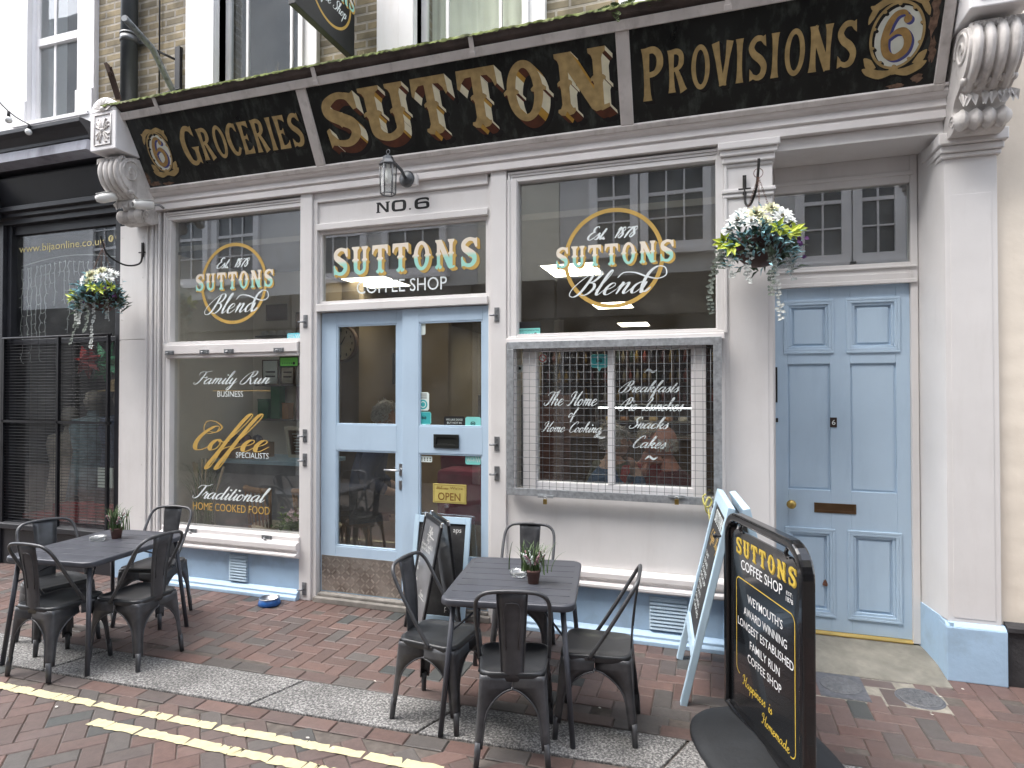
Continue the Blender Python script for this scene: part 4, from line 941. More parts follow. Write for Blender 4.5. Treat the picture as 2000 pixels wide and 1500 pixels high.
# rusty stay bracket
t = thing('wall_bracket', 'peeling grey iron stay bracket bolted to the brick wall beside the drainpipe', 'bracket', (-4.93,.1,4.5))
bm_ = M('peeling_grey_iron', (.20,.215,.23), .6, .3, var=.2, stain=(.018,.016,.016), stainamt=1.0, stscale=(9,9,9))
q = MB()
A, Bp, Cc = at(330,170,-.05), at(243,35,-.72), at(298,95,-.35)
a1 = at(340,182,.03); q.tube([a1, Cc, Bp], .028, 10)
obj('stay', q, bm_, t, world=True); q = MB(); d1 = at(340,115,.05); q.tube([Cc, d1], .012, 6); q.box(d1.x-.03,d1.x+.03,.085,.12,a1.z-.05,d1.z+.14); q.tube([a1+Vector((-.12,-.05,-.02)), a1+Vector((.08,0,.03))], .012, 6); obj('back_plate', q, black, t, world=True)
q = MB(); q.bar(at(212,130,-.25), at(232,195,-.1), .05, .02); q.bar(at(209,126,-.25), at(216,145,-.235), .075, .028); tag(obj('broken_bracket', q, M('rust_iron', (.05,.032,.026), .8, .3, var=.4)), 'stub of rusted iron bar sticking up behind the left sign bracket', 'bracket')
# projecting hanging sign
HX = -2.95; t = thing('hanging_sign', 'black double-sided hanging board with a gold ring projecting over the street', 'hanging sign', (HX,.08,4.69))
q = MB(); q.box(HX-.03,HX+.03,-.72,.08,4.69,5.65); obj('board', q, M('hanging_black', (.016,.018,.02), .45, var=.2), t, world=True, bevel=.004)
q = MB(); q.box(HX-.012,HX+.012,-.74,.12,5.72,5.75); q.box(HX-.012,HX+.012,-.55,-.53,5.65,5.72); q.box(HX-.012,HX+.012,-.12,-.10,5.65,5.72); obj('arm', q, black, t, world=True)
HM = fmat((HX+.03, 0, 0), (0,-1,0), (0,0,1))      # right hand face, seen from the street: local x runs away from the wall
HMr = fmat((HX+.03, 0, 0), (0,1,0), (0,0,1))
cy, cz, rr = -.275, 5.08, .30
letter_obj('ring', ring(cy, cz, rr, rr, rr-.022, rr-.022, 64), [goldpaint], HMr, t, .001)
P, _ = script_polys('Coffee Shop', thin=.10, thick=.24); letter_obj('lettering', fit(P, cy-.225, cy+.225, cz-.19, cz-.03), [whitepaint], HMr, t, .0018)
P, _ = row(tuscan, 'SUTTONS', gap=.06); letter_obj('lettering', fit(P, cy-.36, cy+.345, cz-.01, cz+.13), [twotone, goldpaint], HMr, t, .002, side=(.014,-.012,.0015,blk))
# wall lantern
lm = M('lantern_grey', (.11,.117,.125), .4, .5, var=.2, vs=30)
LP = at(758,345,-.30); t = thing('wall_lantern', 'small grey six-sided glass wall lantern above the shop door number', 'lantern', tuple(LP)); t.scale = (1.05,1.0,1.05)
h = MB(); hexr = lambda r_, z: [(r_*math.cos(PI/6+PI/3*i), r_*math.sin(PI/6+PI/3*i), z) for i in range(6)]
for i in range(6): h.tube([hexr(.062,.09)[i], hexr(.055,-.13)[i]], .0045, 5)
h.tube(hexr(.055,-.13), .005, 5, closed=True); h.tube(hexr(.064,.09), .007, 5, closed=True)
h.add(hexr(.066,.092)+hexr(.05,.12)+hexr(.042,.125)+hexr(.036,.15)+[(0,0,.155)], [(i,(i+1)%6,6+(i+1)%6,6+i) for i in range(6)]+[(6+i,6+(i+1)%6,12+(i+1)%6,12+i) for i in range(6)]+[(12+i,12+(i+1)%6,18+(i+1)%6,18+i) for i in range(6)]+[(18+i,18+(i+1)%6,24) for i in range(6)])
h.tube([(.014*math.cos(a),0,.185+.018*math.sin(a)) for a in [2*PI*i/12 for i in range(12)]], .003, 5, closed=True); h.tube([(0,0,.15),(0,0,.17)], .006, 6)
obj('cage', h, lm, t)
h = MB(); g_ = hexr(.06,.088)+hexr(.053,-.128); h.add(g_, [(i,(i+1)%6,6+(i+1)%6,6+i) for i in range(6)]); obj('glass', h, thin_glass, t)
h = MB(); h.lathe([(0,-.05),(.02,-.045),(.03,-.01),(.022,.03),(.012,.06),(.012,.09)], n=14); obj('bulb', h, M('bulb_white', (.8,.8,.76), .3), t)
h = MB(); h.tube([(.0,.0,.12),(.03,.06,.11),(.05,.12,.08),(.055,.17,.04)], .012, 8); h.lathe([(0,.17),(.05,.175),(.062,.19),(.062,.215)], (.055,0,.04), 20, axis='y'); obj('wall_plate', h, lm, t)
h = MB(); h.box(.06,.135,.205,.245,-.01,.075); obj('mounting_block', h, cream, t, bevel=.004)
# security cameras by the left scroll
cmw = M('camera_white', (.72,.72,.70), .35, var=.05)
for lab, px, py, Y, di in (('round-ended white security camera on the left of the scroll bracket pointing left', 208, 386, -.35, (-.75,-.55,-.25)), ('white bullet security camera with dark lens under the left end of the sign', 280, 400, -.26, (-.35,-.85,-.15))):
    p = at(px, py, Y); t = thing('security_camera', lab, 'security camera', tuple(p), 0, 'cameras on the left bracket')
    d = Vector(di).normalized(); q = MB()
    b0 = -d*.085; q.tube([b0, b0+d*.02, d*.03, d*.06, d*.085], [.03,.042,.045,.040,.026], 18); obj('body', q, cmw, t)
    q = MB(); e_ = d*.086; q.tube([e_, e_+d*.004], .019, 14); obj('lens', q, black, t)
    q = MB(); q.tube([-d*.03, -d*.04+Vector((.02,.10,.03)), Vector((.03,.19,.02))], .012, 8); obj('mount', q, M('camera_mount', (.3,.3,.3), .5), t)
    q = MB(); hd = [d*.08+Vector((0,0,.038)), -d*.07+Vector((0,0,.048))]; q.bar(hd[0], hd[1], .07, .006); obj('hood', q, cmw, t, bevel=.002)

# ================================================================ LETTERING ON THE GLASS
LG = FACE(GY-.001)
def sc_text(txt, x0, x1, zb, zcap, parent, mat=whitepaint, cap=2.15, name='lettering', rise=0, **k):
    P, w = script_polys(txt, **k)
    a, b_, c, d = bbox(P); P = [[(x0+(x-a)/(b_-a)*(x1-x0), zb+y*(zcap-zb)/cap+rise*(x-a)/(b_-a)) for x, y in p] for p in P]
    return letter_obj(name, P, [mat], LG, parent, .0012)
def blend(cx, cz, r, parent):
    letter_obj('ring', ring(cx, cz, r, r, r-.030, r-.030, 72), [goldpaint], LG, parent, .0006)
    s = r/.375
    sc_text('Est. 1878', cx-.195*s, cx+.185*s, cz+.148*s, cz+.232*s, parent, cap=1.9, thin=.13, thick=.32)
    P, _ = row(tuscan, 'SUTTONS', gap=.15)
    P = fit(P, cx-.435*s, cx+.44*s, cz-.055*s, cz+.11*s)
    letter_obj('lettering', P, [twotone, goldpaint], LG, parent, .0018, side=(.016,-.014,.0004,blk))
    fl2 = [[(2.70,1.05),(3.05,1.75),(3.9,1.95),(4.7,1.35),(5.35,1.05),(5.75,1.35),(5.5,1.95),(4.95,1.95),(4.45,1.45),(4.05,.75)]]
    P, w = script_polys('Blen', slant=.5, thin=.06, thick=.22, track=.10); P2, _ = script_polys('a', slant=.5, thin=.06, thick=.22)
    P += [[(x+w, y) for x, y in p] for p in P2]
    P += pen([(q.x, q.y) for q in spline([(3.25,1.45),(3.7,1.9),(4.5,1.85),(5.3,1.45),(6.1,1.22),(6.65,1.5),(6.6,2.15),(6.1,2.3),(5.6,1.9),(5.2,1.2),(4.98,.5),(5.02,.12),(5.3,.15),(5.6,.5)], 9)], .09, .24)
    a, b_, c, d = bbox(P); z0, z1 = cz-.27*s, cz-.09*s
    P = [[(cx-.335*s+(x-a)/(b_-a)*.73*s, z0+y*.082*s) for x, y in p] for p in P]
    letter_obj('lettering', P, [whitepaint], LG, parent, .0012)
cR = at(1197,504,GY); blend(cR.x, cR.z, .375, WR1)
cL = at(456,553.5,GY); blend(cL.x, cL.z, .375, WL1)
# transom window over the door
P, _ = row(tuscan, 'SUTTONS', gap=.17); a0, a1 = at(652,500,GY), at(937,500,GY)
letter_obj('lettering', fit(P, a0.x, a1.x-.02, 2.80, 3.045), [twotone, goldpaint], LG, FLT, .002, side=(.026,-.022,.0006,blk))
P = font_polys('COFFEE SHOP', 0); a0, a1 = at(697,560,GY), at(873,550,GY)
letter_obj('lettering', fit(P, a0.x, a1.x, 2.635, 2.742), [whitepaint], LG, FLT, .0012)
# NO. 6 on the panel
def wide(ch):
    if ch == 'N': return [[(.0,0),(.0,.08),(.06,.1),(.06,.9),(0,.92),(0,1),(.3,1),(.74,.28),(.74,.9),(.68,.92),(.68,1),(1.0,1),(1,.92),(.92,.88),(.92,0),(.72,0),(.22,.78),(.22,.1),(.3,.08),(.3,0)]], 1.1
    if ch == 'O': return wstroke([(.5,.93),(.15,.88),(.09,.5),(.15,.12),(.5,.07),(.85,.12),(.91,.5),(.85,.88)], [.19,.22,.25,.22,.19,.22,.25,.22,.19], 6, True)+[[(-.04,.5),(.05,.62),(.05,.38)],[(1.04,.5),(.95,.62),(.95,.38)]], 1.12
    if ch == '.': return [disc(.12,.08,.08)], .4
    return wstroke([(.95,.82),(.8,.93),(.4,.93),(.14,.8),(.1,.45),(.16,.13),(.5,.07),(.88,.12),(.92,.35),(.85,.54),(.5,.57),(.15,.52)], [.2,.18,.18,.23,.25,.23,.18,.22,.23,.21,.17,.15], 6)+[[(.86,.95),(1.0,.92),(1.0,.66),(.9,.72)]], 1.05
P, _ = row(wide, 'NO.6', gap=.06); a0, a1 = at(735,405,.02), at(839,400,.02)
letter_obj('lettering', fit(P, a0.x, a1.x, 3.30, 3.395), [shadowblk], FACE(.02), DF, .001)
# left lower window
def lx(px, py): return at(px, py, GY)
a0, a1 = lx(378,745), lx(528,745); sc_text('Family Run', a0.x, a1.x, lx(450,750).z, lx(450,728).z+.012, WL2, thin=.08, thick=.2)
letter_obj('line', [[(lx(416,756).x, 1.806),(lx(528,756).x, 1.806),(lx(528,756).x, 1.810),(lx(416,756).x, 1.810)]], [goldpaint], LG, WL2, .001)
a0, a1 = lx(425,769), lx(475,769); letter_obj('lettering', fit(font_polys('BUSINESS',0), a0.x, a1.x, lx(450,775).z, lx(450,764).z), [whitepaint], LG, WL2, .001)
sxt = dict(slant=.42, thin=.07, thick=.30)
a0, a1 = lx(377,880), lx(526,880)
P, w = script_polys('C', **sxt); P += [[(x+w-.05, y) for x, y in p] for p in script_polys('o', **sxt)[0]]
FF = [[(0,.4),(.45,1.4),(.85,2.9),(.78,3.35),(.55,3.0),(.3,1.6),(.1,0),(-.1,-1.3),(-.05,-1.75),(.12,-1.5),(.2,-.6),(.25,.1),(.75,.45)]]
for dx in (1.85,2.5): P += [[(x+dx, y) for x, y in p] for s_ in FF for p in [None] if False] or [[(x+dx, y) for x, y in p] for p in pen([(q.x+q.y*.42, q.y) for q in spline(FF[0], 7)], .07, .28)]
for dx in (3.2,4.0): P += [[(x+dx, y) for x, y in p] for p in script_polys('e', **sxt)[0]]
P += pen([(q.x, q.y) for q in spline([(1.9,1.75),(1.2,1.5),(.9,1.9),(1.1,2.6),(1.7,2.6),(2.1,2.1),(1.7,1.65),(1.1,1.75)], 8)], .05, .10)
a, b_, c, d = bbox(P); zb = lx(450,880).z; zt = lx(450,808).z
P = [[(a0.x+(x-a)/(b_-a)*(a1.x-a0.x), zb+y*(zt-zb)/3.35) for x, y in p] for p in P]; letter_obj('lettering', P, [goldpaint], LG, WL2, .0012)
a0, a1 = lx(461,888), lx(525,888); letter_obj('lettering', fit(font_polys('SPECIALISTS',0), a0.x, a1.x, lx(490,895).z, lx(490,884).z), [whitepaint], LG, WL2, .001)
a0, a1 = lx(376,965), lx(529,965); sc_text('Traditional', a0.x, a1.x, lx(450,977).z, lx(450,952).z+.01, WL2, thin=.08, thick=.24)
a0, a1 = lx(377,990), lx(527,995); letter_obj('lettering', fit(font_polys('HOME COOKED FOOD',0), a0.x, a1.x, lx(450,1000).z, lx(450,985).z), [goldpaint], LG, WL2, .001)

# stickers on glass (thin printed labels)
teal = M('sticker_teal', (.05,.40,.42), .4, var=.05); cyan = M('sticker_cyan', (.16,.58,.70), .4, var=.05); paper = M('sticker_white', (.70,.78,.74), .5, var=.03); tealL = M('sticker_pale_teal', (.22,.62,.58), .4, var=.05)
grn = M('sticker_green', (.16,.55,.10), .5, var=.08); inkb = M('ink_black', (.012,.012,.014), .5)
def sticker(label, px0, py0, px1, py1, Y, mat, group='stickers on the cafe glass', tail=False, border=None):
    p, q = at(px0, py0, Y), at(px1, py1, Y); x0, x1, z0, z1 = min(p.x,q.x), max(p.x,q.x), min(p.z,q.z), max(p.z,q.z)
    t = thing('sticker', label, 'sticker', ((x0+x1)/2, Y, z0), 0, group)
    m = MB(); r = min(x1-x0, z1-z0)*.12
    pl = [(x0+r,z0)]+([( (x0+x1)/2-.018,z0),((x0+x1)/2,z0-.028),((x0+x1)/2+.018,z0)] if tail else [])+[(x1-r,z0),(x1,z0+r),(x1,z1-r),(x1-r,z1),(x0+r,z1),(x0,z1-r),(x0,z0+r)]
    m.prism(pl, lambda a,b,d: (a,d,b), Y-.0012, Y)
    obj('backing', m, border or mat, t, world=True)
    if border:
        m = MB(); k = .006; m.box(x0+k,x1-k,Y-.0016,Y-.0012,z0+k,z1-k); obj('print', m, mat, t, world=True)
    return t, x0, x1, z0, z1
def mark(t, P, mat, Y, z=.002, name='print'): return letter_obj(name, P, [mat], FACE(Y), t, z)
def ln(t, txt, x0, x1, z0, z1, mat, Y, z=.0022): return mark(t, fit(font_polys(txt,0), x0, x1, z0, z1), mat, Y, z)
YS = GY-.0005; YD = .03+.0175; 
t, a, b_, c, d = sticker('cyan free wifi sticker low on the upper left window', 561,651,586,669, YS, cyan); ln(t,'FREE',a+.012,a+.07,d-.03,d-.012,paper,YS); ln(t,'WI-FI',a+.012,a+.08,c+.035,c+.055,paper,YS)
for k in range(3): mark(t, wstroke([(a+.085+.02*k,d-.012),(a+.10+.018*k,c+.055),(a+.105+.018*k,c+.03)],[.006,.006,.006]), paper, YS)
t, a, b_, c, d = sticker('bright green food hygiene rating card at the top of the lower left window', 546,688,583,717, YS, inkb); m = MB(); m.box(a+.01,b_-.008,YS-.002,YS-.0013,c+.012,d-.05); obj('print', m, grn, t, world=True)
for k in range(6): mark(t, disc_list := [disc(a+.035+.024*k, c+.035, .009 if k < 5 else .013)], inkb if k == 5 else M('green_dark', (.08,.30,.06), .5), YS, .0026)
t, a, b_, c, d = sticker('pale teal food hygiene rating card in the bottom corner of the right window', 1010,629,1056,660, YS, inkb); m = MB(); m.box(a+.008,b_-.004,YS-.002,YS-.0013,c+.008,d-.052); obj('print', m, tealL, t, world=True)
ln(t,'FOOD HYGIENE RATING',a+.014,b_-.012,d-.075,d-.062,inkb,YS,.0026)
for k in range(6): mark(t, [disc(a+.025+.025*k, c+.03, .009 if k < 5 else .013)], inkb if k == 5 else teal, YS, .0026)
t, a, b_, c, d = sticker('blank pale note taped in the top corner of the right shop door', 814,629,831,654, YD, paper)
t, a, b_, c, d = sticker('white sticker with a round teal wreath badge on the right shop door', 815,766,838,802, YD, paper); mark(t,[disc((a+b_)/2,c+.05,.040,n=24)],teal,YD); mark(t,ring((a+b_)/2,c+.05,.027,.027,.020,.020,20),paper,YD,.0024)
for k in range(3): mark(t,[[(a+.02,d-.018-.016*k),(b_-.02,d-.018-.016*k),(b_-.02,d-.012-.016*k),(a+.02,d-.012-.016*k)]],inkb,YD)
def owl(t, cx, cz, s, Y): # two round eyes under a small arched brow
    for k in (-1,1): mark(t, ring(cx+k*s*.55, cz, s*.5, s*.5, s*.28, s*.28, 14), inkb, Y, .0024); mark(t, [disc(cx+k*s*.55, cz, s*.14)], inkb, Y, .0026)
    mark(t, wstroke([(cx-s*1.0,cz+s*.5),(cx,cz+s*.85),(cx+s*1.0,cz+s*.5)],[s*.12]*3), inkb, Y, .0024)
t, a, b_, c, d = sticker('teal speech-bubble sticker low on the left of the right shop door', 815,804,842,829, YD, teal, tail=True, border=tealL); owl(t,(a+b_)/2,(c+d)/2,.02,YD)
t, a, b_, c, d = sticker('square teal sticker in the corner beside the no dogs notice', 909,814,939,836, YD, tealL); owl(t,(a+b_)/2,(c+d)/2-.01,.02,YD)
t, a, b_, c, d = sticker('black notice with white capitals about dogs on the right shop door', 867,813,908,836, YD, inkb)
for k, tx in enumerate(('WE LIKE DOGS','BUT NOT IN','THE RESTAURANT')): ln(t, tx, a+.02+(.01 if k == 1 else 0), b_-.02-(.01 if k == 1 else 0), d-.034-.026*k, d-.018-.026*k, paper, YD)
t, a, b_, c, d = sticker('small white payment symbols sticker under the letter slot', 815,890,844,903, YD, paper)
for k in range(5): mark(t,[disc(a+.018+.025*k,d-.018,.006)],inkb,YD); mark(t,[disc(a+.018+.025*k,c+.016,.005)],inkb,YD)
t, a, b_, c, d = sticker('pale teal free wifi sticker in the lower pane of the right shop door', 909,886,939,908, YD, tealL); ln(t,'FREE',a+.012,a+.075,d-.03,d-.012,paper,YD); ln(t,'WI-FI',a+.012,a+.085,d-.062,d-.036,paper,YD)
for k in range(3): mark(t, wstroke([(a+.085+.02*k,d-.012),(a+.10+.018*k,d-.045),(a+.105+.018*k,d-.065)],[.006,.006,.006]), paper, YD)
# open sign in the door
yel = M('open_sign_yellow', (.52,.43,.13), .5, var=.12, vs=12); brn = M('open_sign_brown', (.22,.11,.025), .5)
p, q = at(846,981,.045), at(911,947,.045); t = thing('open_sign', 'small yellow metal plate reading open hanging inside the right shop door', 'sign', (p.x+.08,.045,p.z))
m = MB(); m.box(p.x,q.x,.041,.044,p.z,q.z); obj('plate', m, yel, t, world=True, bevel=.001)
letter_obj('border', [[(p.x+.008,p.z+.008),(q.x-.008,p.z+.008),(q.x-.008,p.z+.011),(p.x+.008,p.z+.011)],[(p.x+.008,q.z-.011),(q.x-.008,q.z-.011),(q.x-.008,q.z-.008),(p.x+.008,q.z-.008)],[(p.x+.008,p.z+.008),(p.x+.011,p.z+.008),(p.x+.011,q.z-.008),(p.x+.008,q.z-.008)],[(q.x-.011,p.z+.008),(q.x-.008,p.z+.008),(q.x-.008,q.z-.008),(q.x-.011,q.z-.008)]], [brn], FACE(.041), t, .001)
letter_obj('lettering', fit(font_polys('OPEN',0,.012), p.x+.045, q.x-.05, p.z+.022, p.z+.085), [brn], FACE(.041), t, .001)
P, _ = script_polys("Welcome", thin=.12, thick=.2, slant=.3); letter_obj('lettering', fit(P, p.x+.03, p.x+.14, q.z-.045, q.z-.018), [brn], FACE(.041), t, .001)
letter_obj('lettering', fit(font_polys("We're",0), p.x+.15, q.x-.03, q.z-.042, q.z-.02), [brn], FACE(.041), t, .001)

# serving hatch window behind the guard
hf = MB(); X0, X1, X2, X3 = at(1050,800,.02).x, at(1188,800,.02).x, at(1197,800,.02).x, at(1350,800,.02).x; HZ0, HZ1 = 1.115, 2.105
hf.box(-1.42,.05,.01,.10,1.02,1.055); hf.box(-1.42,.05,.01,.10,2.14,2.165)
for a, c in ((at(1023,800).x, at(1048,800).x), (at(1354,800).x, at(1379,800).x)): hf.box(a, c, -.02, .10, 1.055, 2.14)
WRL = part('display_window', hf, cream, bevel=.004)
q = MB(); q.box(X0-.03,X3+.03,.0,.07,HZ1,2.139); q.box(X0-.03,X3+.03,-.005,.07,1.056,HZ0); q.box(X0-.03,X0,.0,.07,HZ0,HZ1); q.box(X3,X3+.03,.0,.07,HZ0,HZ1); q.box(X1,X2+.012,-.008,.06,HZ0,HZ1); part('hatch_frame', q, white_p, WRL, bevel=.004)
q = MB(); q.box(X0,X1,.03,.034,HZ0,HZ1); q.box(X2+.012,X3,.036,.040,HZ0,HZ1); q.box(-1.42,at(1023,800).x,GY,GY+.004,1.055,2.14); q.box(at(1379,800).x,.05,GY,GY+.004,1.055,2.14); part('pane', q, glass, WRL)
LGo = LG; LG = FACE(.029)
def hat(txt, px0, px1, pyb, pyc, **k):
    a0, a1 = at(px0,(pyb+pyc)/2,.03), at(px1,(pyb+pyc)/2,.03)
    zb, zc = at((px0+px1)/2,pyb,.03).z, at((px0+px1)/2,pyc,.03).z
    sc_text(txt, a0.x, a1.x, zb, zc, WRL, thin=.10, thick=.27, **k)
hatw = whitepaint
hat('The Home', 1062, 1167, 792, 765); hat('of', 1110, 1131, 815, 797); hat('Home Cooking', 1057, 1176, 844, 824)
hat('Breakfasts', 1208, 1328, 766, 744); hat('Pie Lunches', 1208, 1336, 802, 777); hat('Snacks', 1228, 1307, 837, 815); hat('Cakes', 1236, 1302, 875, 852)
for px, py in ((1271,725),(1272,895)):
    a0 = at(px,py,.03); letter_obj('lettering', wstroke([(a0.x-.045,a0.z-.01),(a0.x-.015,a0.z+.012),(a0.x+.015,a0.z-.006),(a0.x+.045,a0.z+.01)],[.004,.016,.016,.004]), [whitepaint], LG, WRL, .001)
a0 = at(1180,852,.03); letter_obj('lettering', wstroke([(a0.x-.02,a0.z+.03),(a0.x-.05,a0.z),(a0.x-.02,a0.z-.012),(a0.x+.01,a0.z-.004)],[.006,.016,.016,.004]), [whitepaint], LG, WRL, .001)
LG = LGo
t, a, b_, c, d = sticker('red no smoking sticker in the corner of the serving hatch', 1053,691,1067,708, .029, paper); mark(t, ring((a+b_)/2,(c+d)/2,.03,.03,.022,.022,20)+[[((a+b_)/2-.022,(c+d)/2+.018),((a+b_)/2-.018,(c+d)/2+.022),((a+b_)/2+.022,(c+d)/2-.018),((a+b_)/2+.018,(c+d)/2-.022)]], M('sticker_red', (.45,.05,.04), .5), .029)
t, a, b_, c, d = sticker('teal speech-bubble sticker at the top of the serving hatch', 1154,692,1187,718, .029, teal, tail=True, border=tealL); owl(t,(a+b_)/2,(c+d)/2,.022,.029)
t, a, b_, c, d = sticker('small white square label beside the left edge of the hatch', 1009,713,1021,726, GY-.001, paper); mark(t,[disc((a+b_)/2,(c+d)/2,.012)],inkb,GY-.001)
# window guard
t = thing('window_guard', 'galvanised steel mesh guard over the serving hatch window', 'window guard', (-.70,-.05,1.0))
gx0, gx1, gz0, gz1 = -1.475, .08, 1.015, 2.178
q = MB(); w_ = .055
q.box(gx0,gx1,-.085,-.075,gz1-w_,gz1); q.box(gx0,gx1,-.085,-.075,gz0,gz0+w_); q.box(gx0,gx0+w_,-.085,-.075,gz0+w_,gz1-w_); q.box(gx1-w_,gx1,-.085,-.075,gz0+w_,gz1-w_)
q.box(gx0,gx1,-.075,-.03,gz1-.008,gz1); q.box(gx0,gx1,-.075,-.03,gz0,gz0+.008); q.box(gx0,gx0+.008,-.075,-.03,gz0+.008,gz1-.008); q.box(gx1-.008,gx1,-.075,-.03,gz0+.008,gz1-.008)
obj('frame', q, galv, t, world=True, bevel=.002)
q = MB(); n_ = 29
for i in range(1,n_):
    x = gx0+.02+(gx1-gx0-.04)*i/n_; q.tube([(x,-.070,gz0+.01),(x,-.070,gz1-.01)], .0016, 5)
for i in range(1,21):
    z = gz0+.02+(gz1-gz0-.04)*i/21; q.tube([(gx0+.01,-.0665,z),(gx1-.01,-.0665,z)], .0016, 5)
obj('mesh', q, M('mesh_wire', (.17,.18,.19), .5, .5, var=.2), t, world=True)
for px in (1066,1322):
    p = at(px,972,-.08); q = MB(); q.box(p.x-.06,p.x+.06,-.095,-.086,p.z+.0,p.z+.02); q.tube([(p.x+.012*math.cos(a),-.10,p.z-.005+.016*math.sin(a)) for a in [PI*k/8 for k in range(9)]], .004, 6); q.box(p.x-.014,p.x+.014,-.108,-.094,p.z-.045,p.z-.008, 1); obj('padlock', q, [galv, brass], t, world=True, bevel=.001)

# ================================================================ NEIGHBOURING BUILDINGS
ns = M('shop_black_paint', (.019,.020,.025), .42, var=.25, vs=5, bump=.05)
NB = thing('black_shop', 'black painted shop front with white rendered storey above, left of the cafe', 'building', (-7.2,.1,0))
def npart(name, mb, mats, parent=None, **k): return obj(name, mb, mats, parent or NB, world=True, **k)
w = MB(); wa, wb = -6.93, -6.20
w.box(-9.2, wa, .12, .5, 4.3, 8.6); w.box(wb, -5.962, .12, .5, 4.3, 8.6); w.box(wa, wb, .12, .5, 4.3, 4.66); w.box(wa, wb, .12, .5, 6.6, 8.6)
npart('wall', w, M('white_render', (.80,.80,.82), .7, var=.05, vs=2, bump=.08))
w = MB()
for a, c in ((wa-.16,wa),(wb,wb+.235)): w.box(a,c,.07,.119,4.45,6.8); w.box(a-.015 if a<wa else a,c,.05,.07,4.45,4.9)
w.box(wa-.16,wb+.2,.03,.119,4.62,4.66)
WN = npart('window', w, white_p, bevel=.005)
f = MB(); f.frame(wa,wb,4.66,6.6,.05,.16,.20); f.box(wa+.05,wb-.05,.145,.20,5.52,5.60); f.box(wa+.26,wa+.285,.17,.195,4.71,5.52); f.box(wa+.26,wa+.285,.17,.195,5.60,6.55)
npart('sash', f, white_p, WN); q = MB(); q.box(wa+.05,wb-.05,.181,.185,4.71,6.55); npart('pane', q, glass_up, WN); q = MB(); q.box(wa-2.5,wb+1.2,1.0,1.02,4.4,7.6); q.box(wa-2.5,wb+1.2,.51,1.0,7.5,7.6); npart('room_back', q, sash_room, WN)
f = MB(); f.xprof([(.2,4.33),(-.42,4.33),(-.42,4.29),(-.38,4.26),(-.33,4.20),(-.33,4.17),(-.31,4.16),(-.19,4.045),(-.10,4.03),(-.10,4.0),(-.155,3.99),(-.07,3.73),(-.11,3.715),(-.11,3.67),(-.07,3.655),(-.07,3.62),(-.035,3.605),(-.035,3.555),(.2,3.555)], -9.2, -5.50)
f.box(-9.2,-7.05,-.20,-.08,3.60,4.03); npart('fascia', f, ns, bevel=.004)
f = MB(); f.xprof([(-.315,4.162),(-.335,4.155),(-.345,4.06),(-.19,4.047)], -9.19, -5.51); npart('cornice_band', f, M('bleached_band', (.30,.31,.36), .6, var=.2, vs=5, stain=(.10,.10,.12), stainamt=.7), bevel=.003)
f = MB(); f.box(-9.2,-7.09,-.04,.2,0,3.56); f.box(-7.09,-7.03,.0,.2,.45,3.56); f.box(-5.56,-5.495,.0,.2,.0,3.56); f.box(-7.03,-5.56,.03,.2,3.46,3.56); f.xprof([(.2,0),(-.02,0),(-.02,.36),(-.07,.38),(-.07,.43),(-.02,.45),(.2,.45)],-7.09,-5.56)
f.box(-7.03,-5.56,.03,.10,2.30,2.35)
SF = npart('shop_window', f, ns, bevel=.004)
q = MB(); q.box(-7.03,-5.56,.06,.066,.45,3.46); npart('pane', q, glass, SF)
P = font_polys('www.bijaonline.co.uk', 0); a0, a1 = at(38,495,.06), at(205,470,.06)
npp = fit(P, a0.x, a1.x, 3.255, 3.355)
LGo = LG; letter_obj('lettering', npp, [M('window_gold_text', (.72,.62,.30), .6)], FACE(.059), SF, .001)
a0 = at(217,466,.06); letter_obj('emblem', [disc(a0.x,a0.z,.035)], [M('window_gold_text', (.72,.62,.30), .6)], FACE(.059), SF, .001); letter_obj('emblem', fit(font_polys('f',0,.02),a0.x-.012,a0.x+.012,a0.z-.02,a0.z+.022), [inkb], FACE(.059), SF, .002)
a0 = at(231,463,.06); letter_obj('emblem', ring(a0.x,a0.z,.035,.035,.012,.012,20), [M('window_gold_text', (.72,.62,.30), .6)], FACE(.059), SF, .001)
r_ = MB()   # open link shutter in front of the lower window
for i in range(62):
    z = .46+i*.0305; r_.tube([(-7.06,-.03,z),(-5.58,-.03,z)], .0030, 5)
for i in range(13): x = -7.04+i*.117; r_.box(x,x+.0016,-.031,-.029,.46,2.34)
for x in (-7.06,-6.27,-5.60): r_.box(x-.012,x+.012,-.05,-.02,.44,2.36)
r_.box(-7.07,-5.57,-.05,-.02,1.48,1.505); r_.tube([(-7.08,-.04,2.36),(-5.56,-.04,2.36)], .012, 8)
npart('shutter', r_, M('shutter_black', (.022,.022,.026), .4, .5, var=.2), SF)
q = MB(); q.box(-9.1,-5.505,2.2,2.25,0,3.6); q.box(-9.15,-9.1,.2,2.2,0,3.6); q.box(-5.505,-5.495,.2,2.2,0,3.6); q.box(-9.1,-5.5,.2,2.2,3.6,3.65); q.box(-9.1,-5.5,.2,2.2,-.02,.02)
npart('interior_shell', q, M('shop_interior', (.20,.185,.17), .9, var=.3, vs=3))
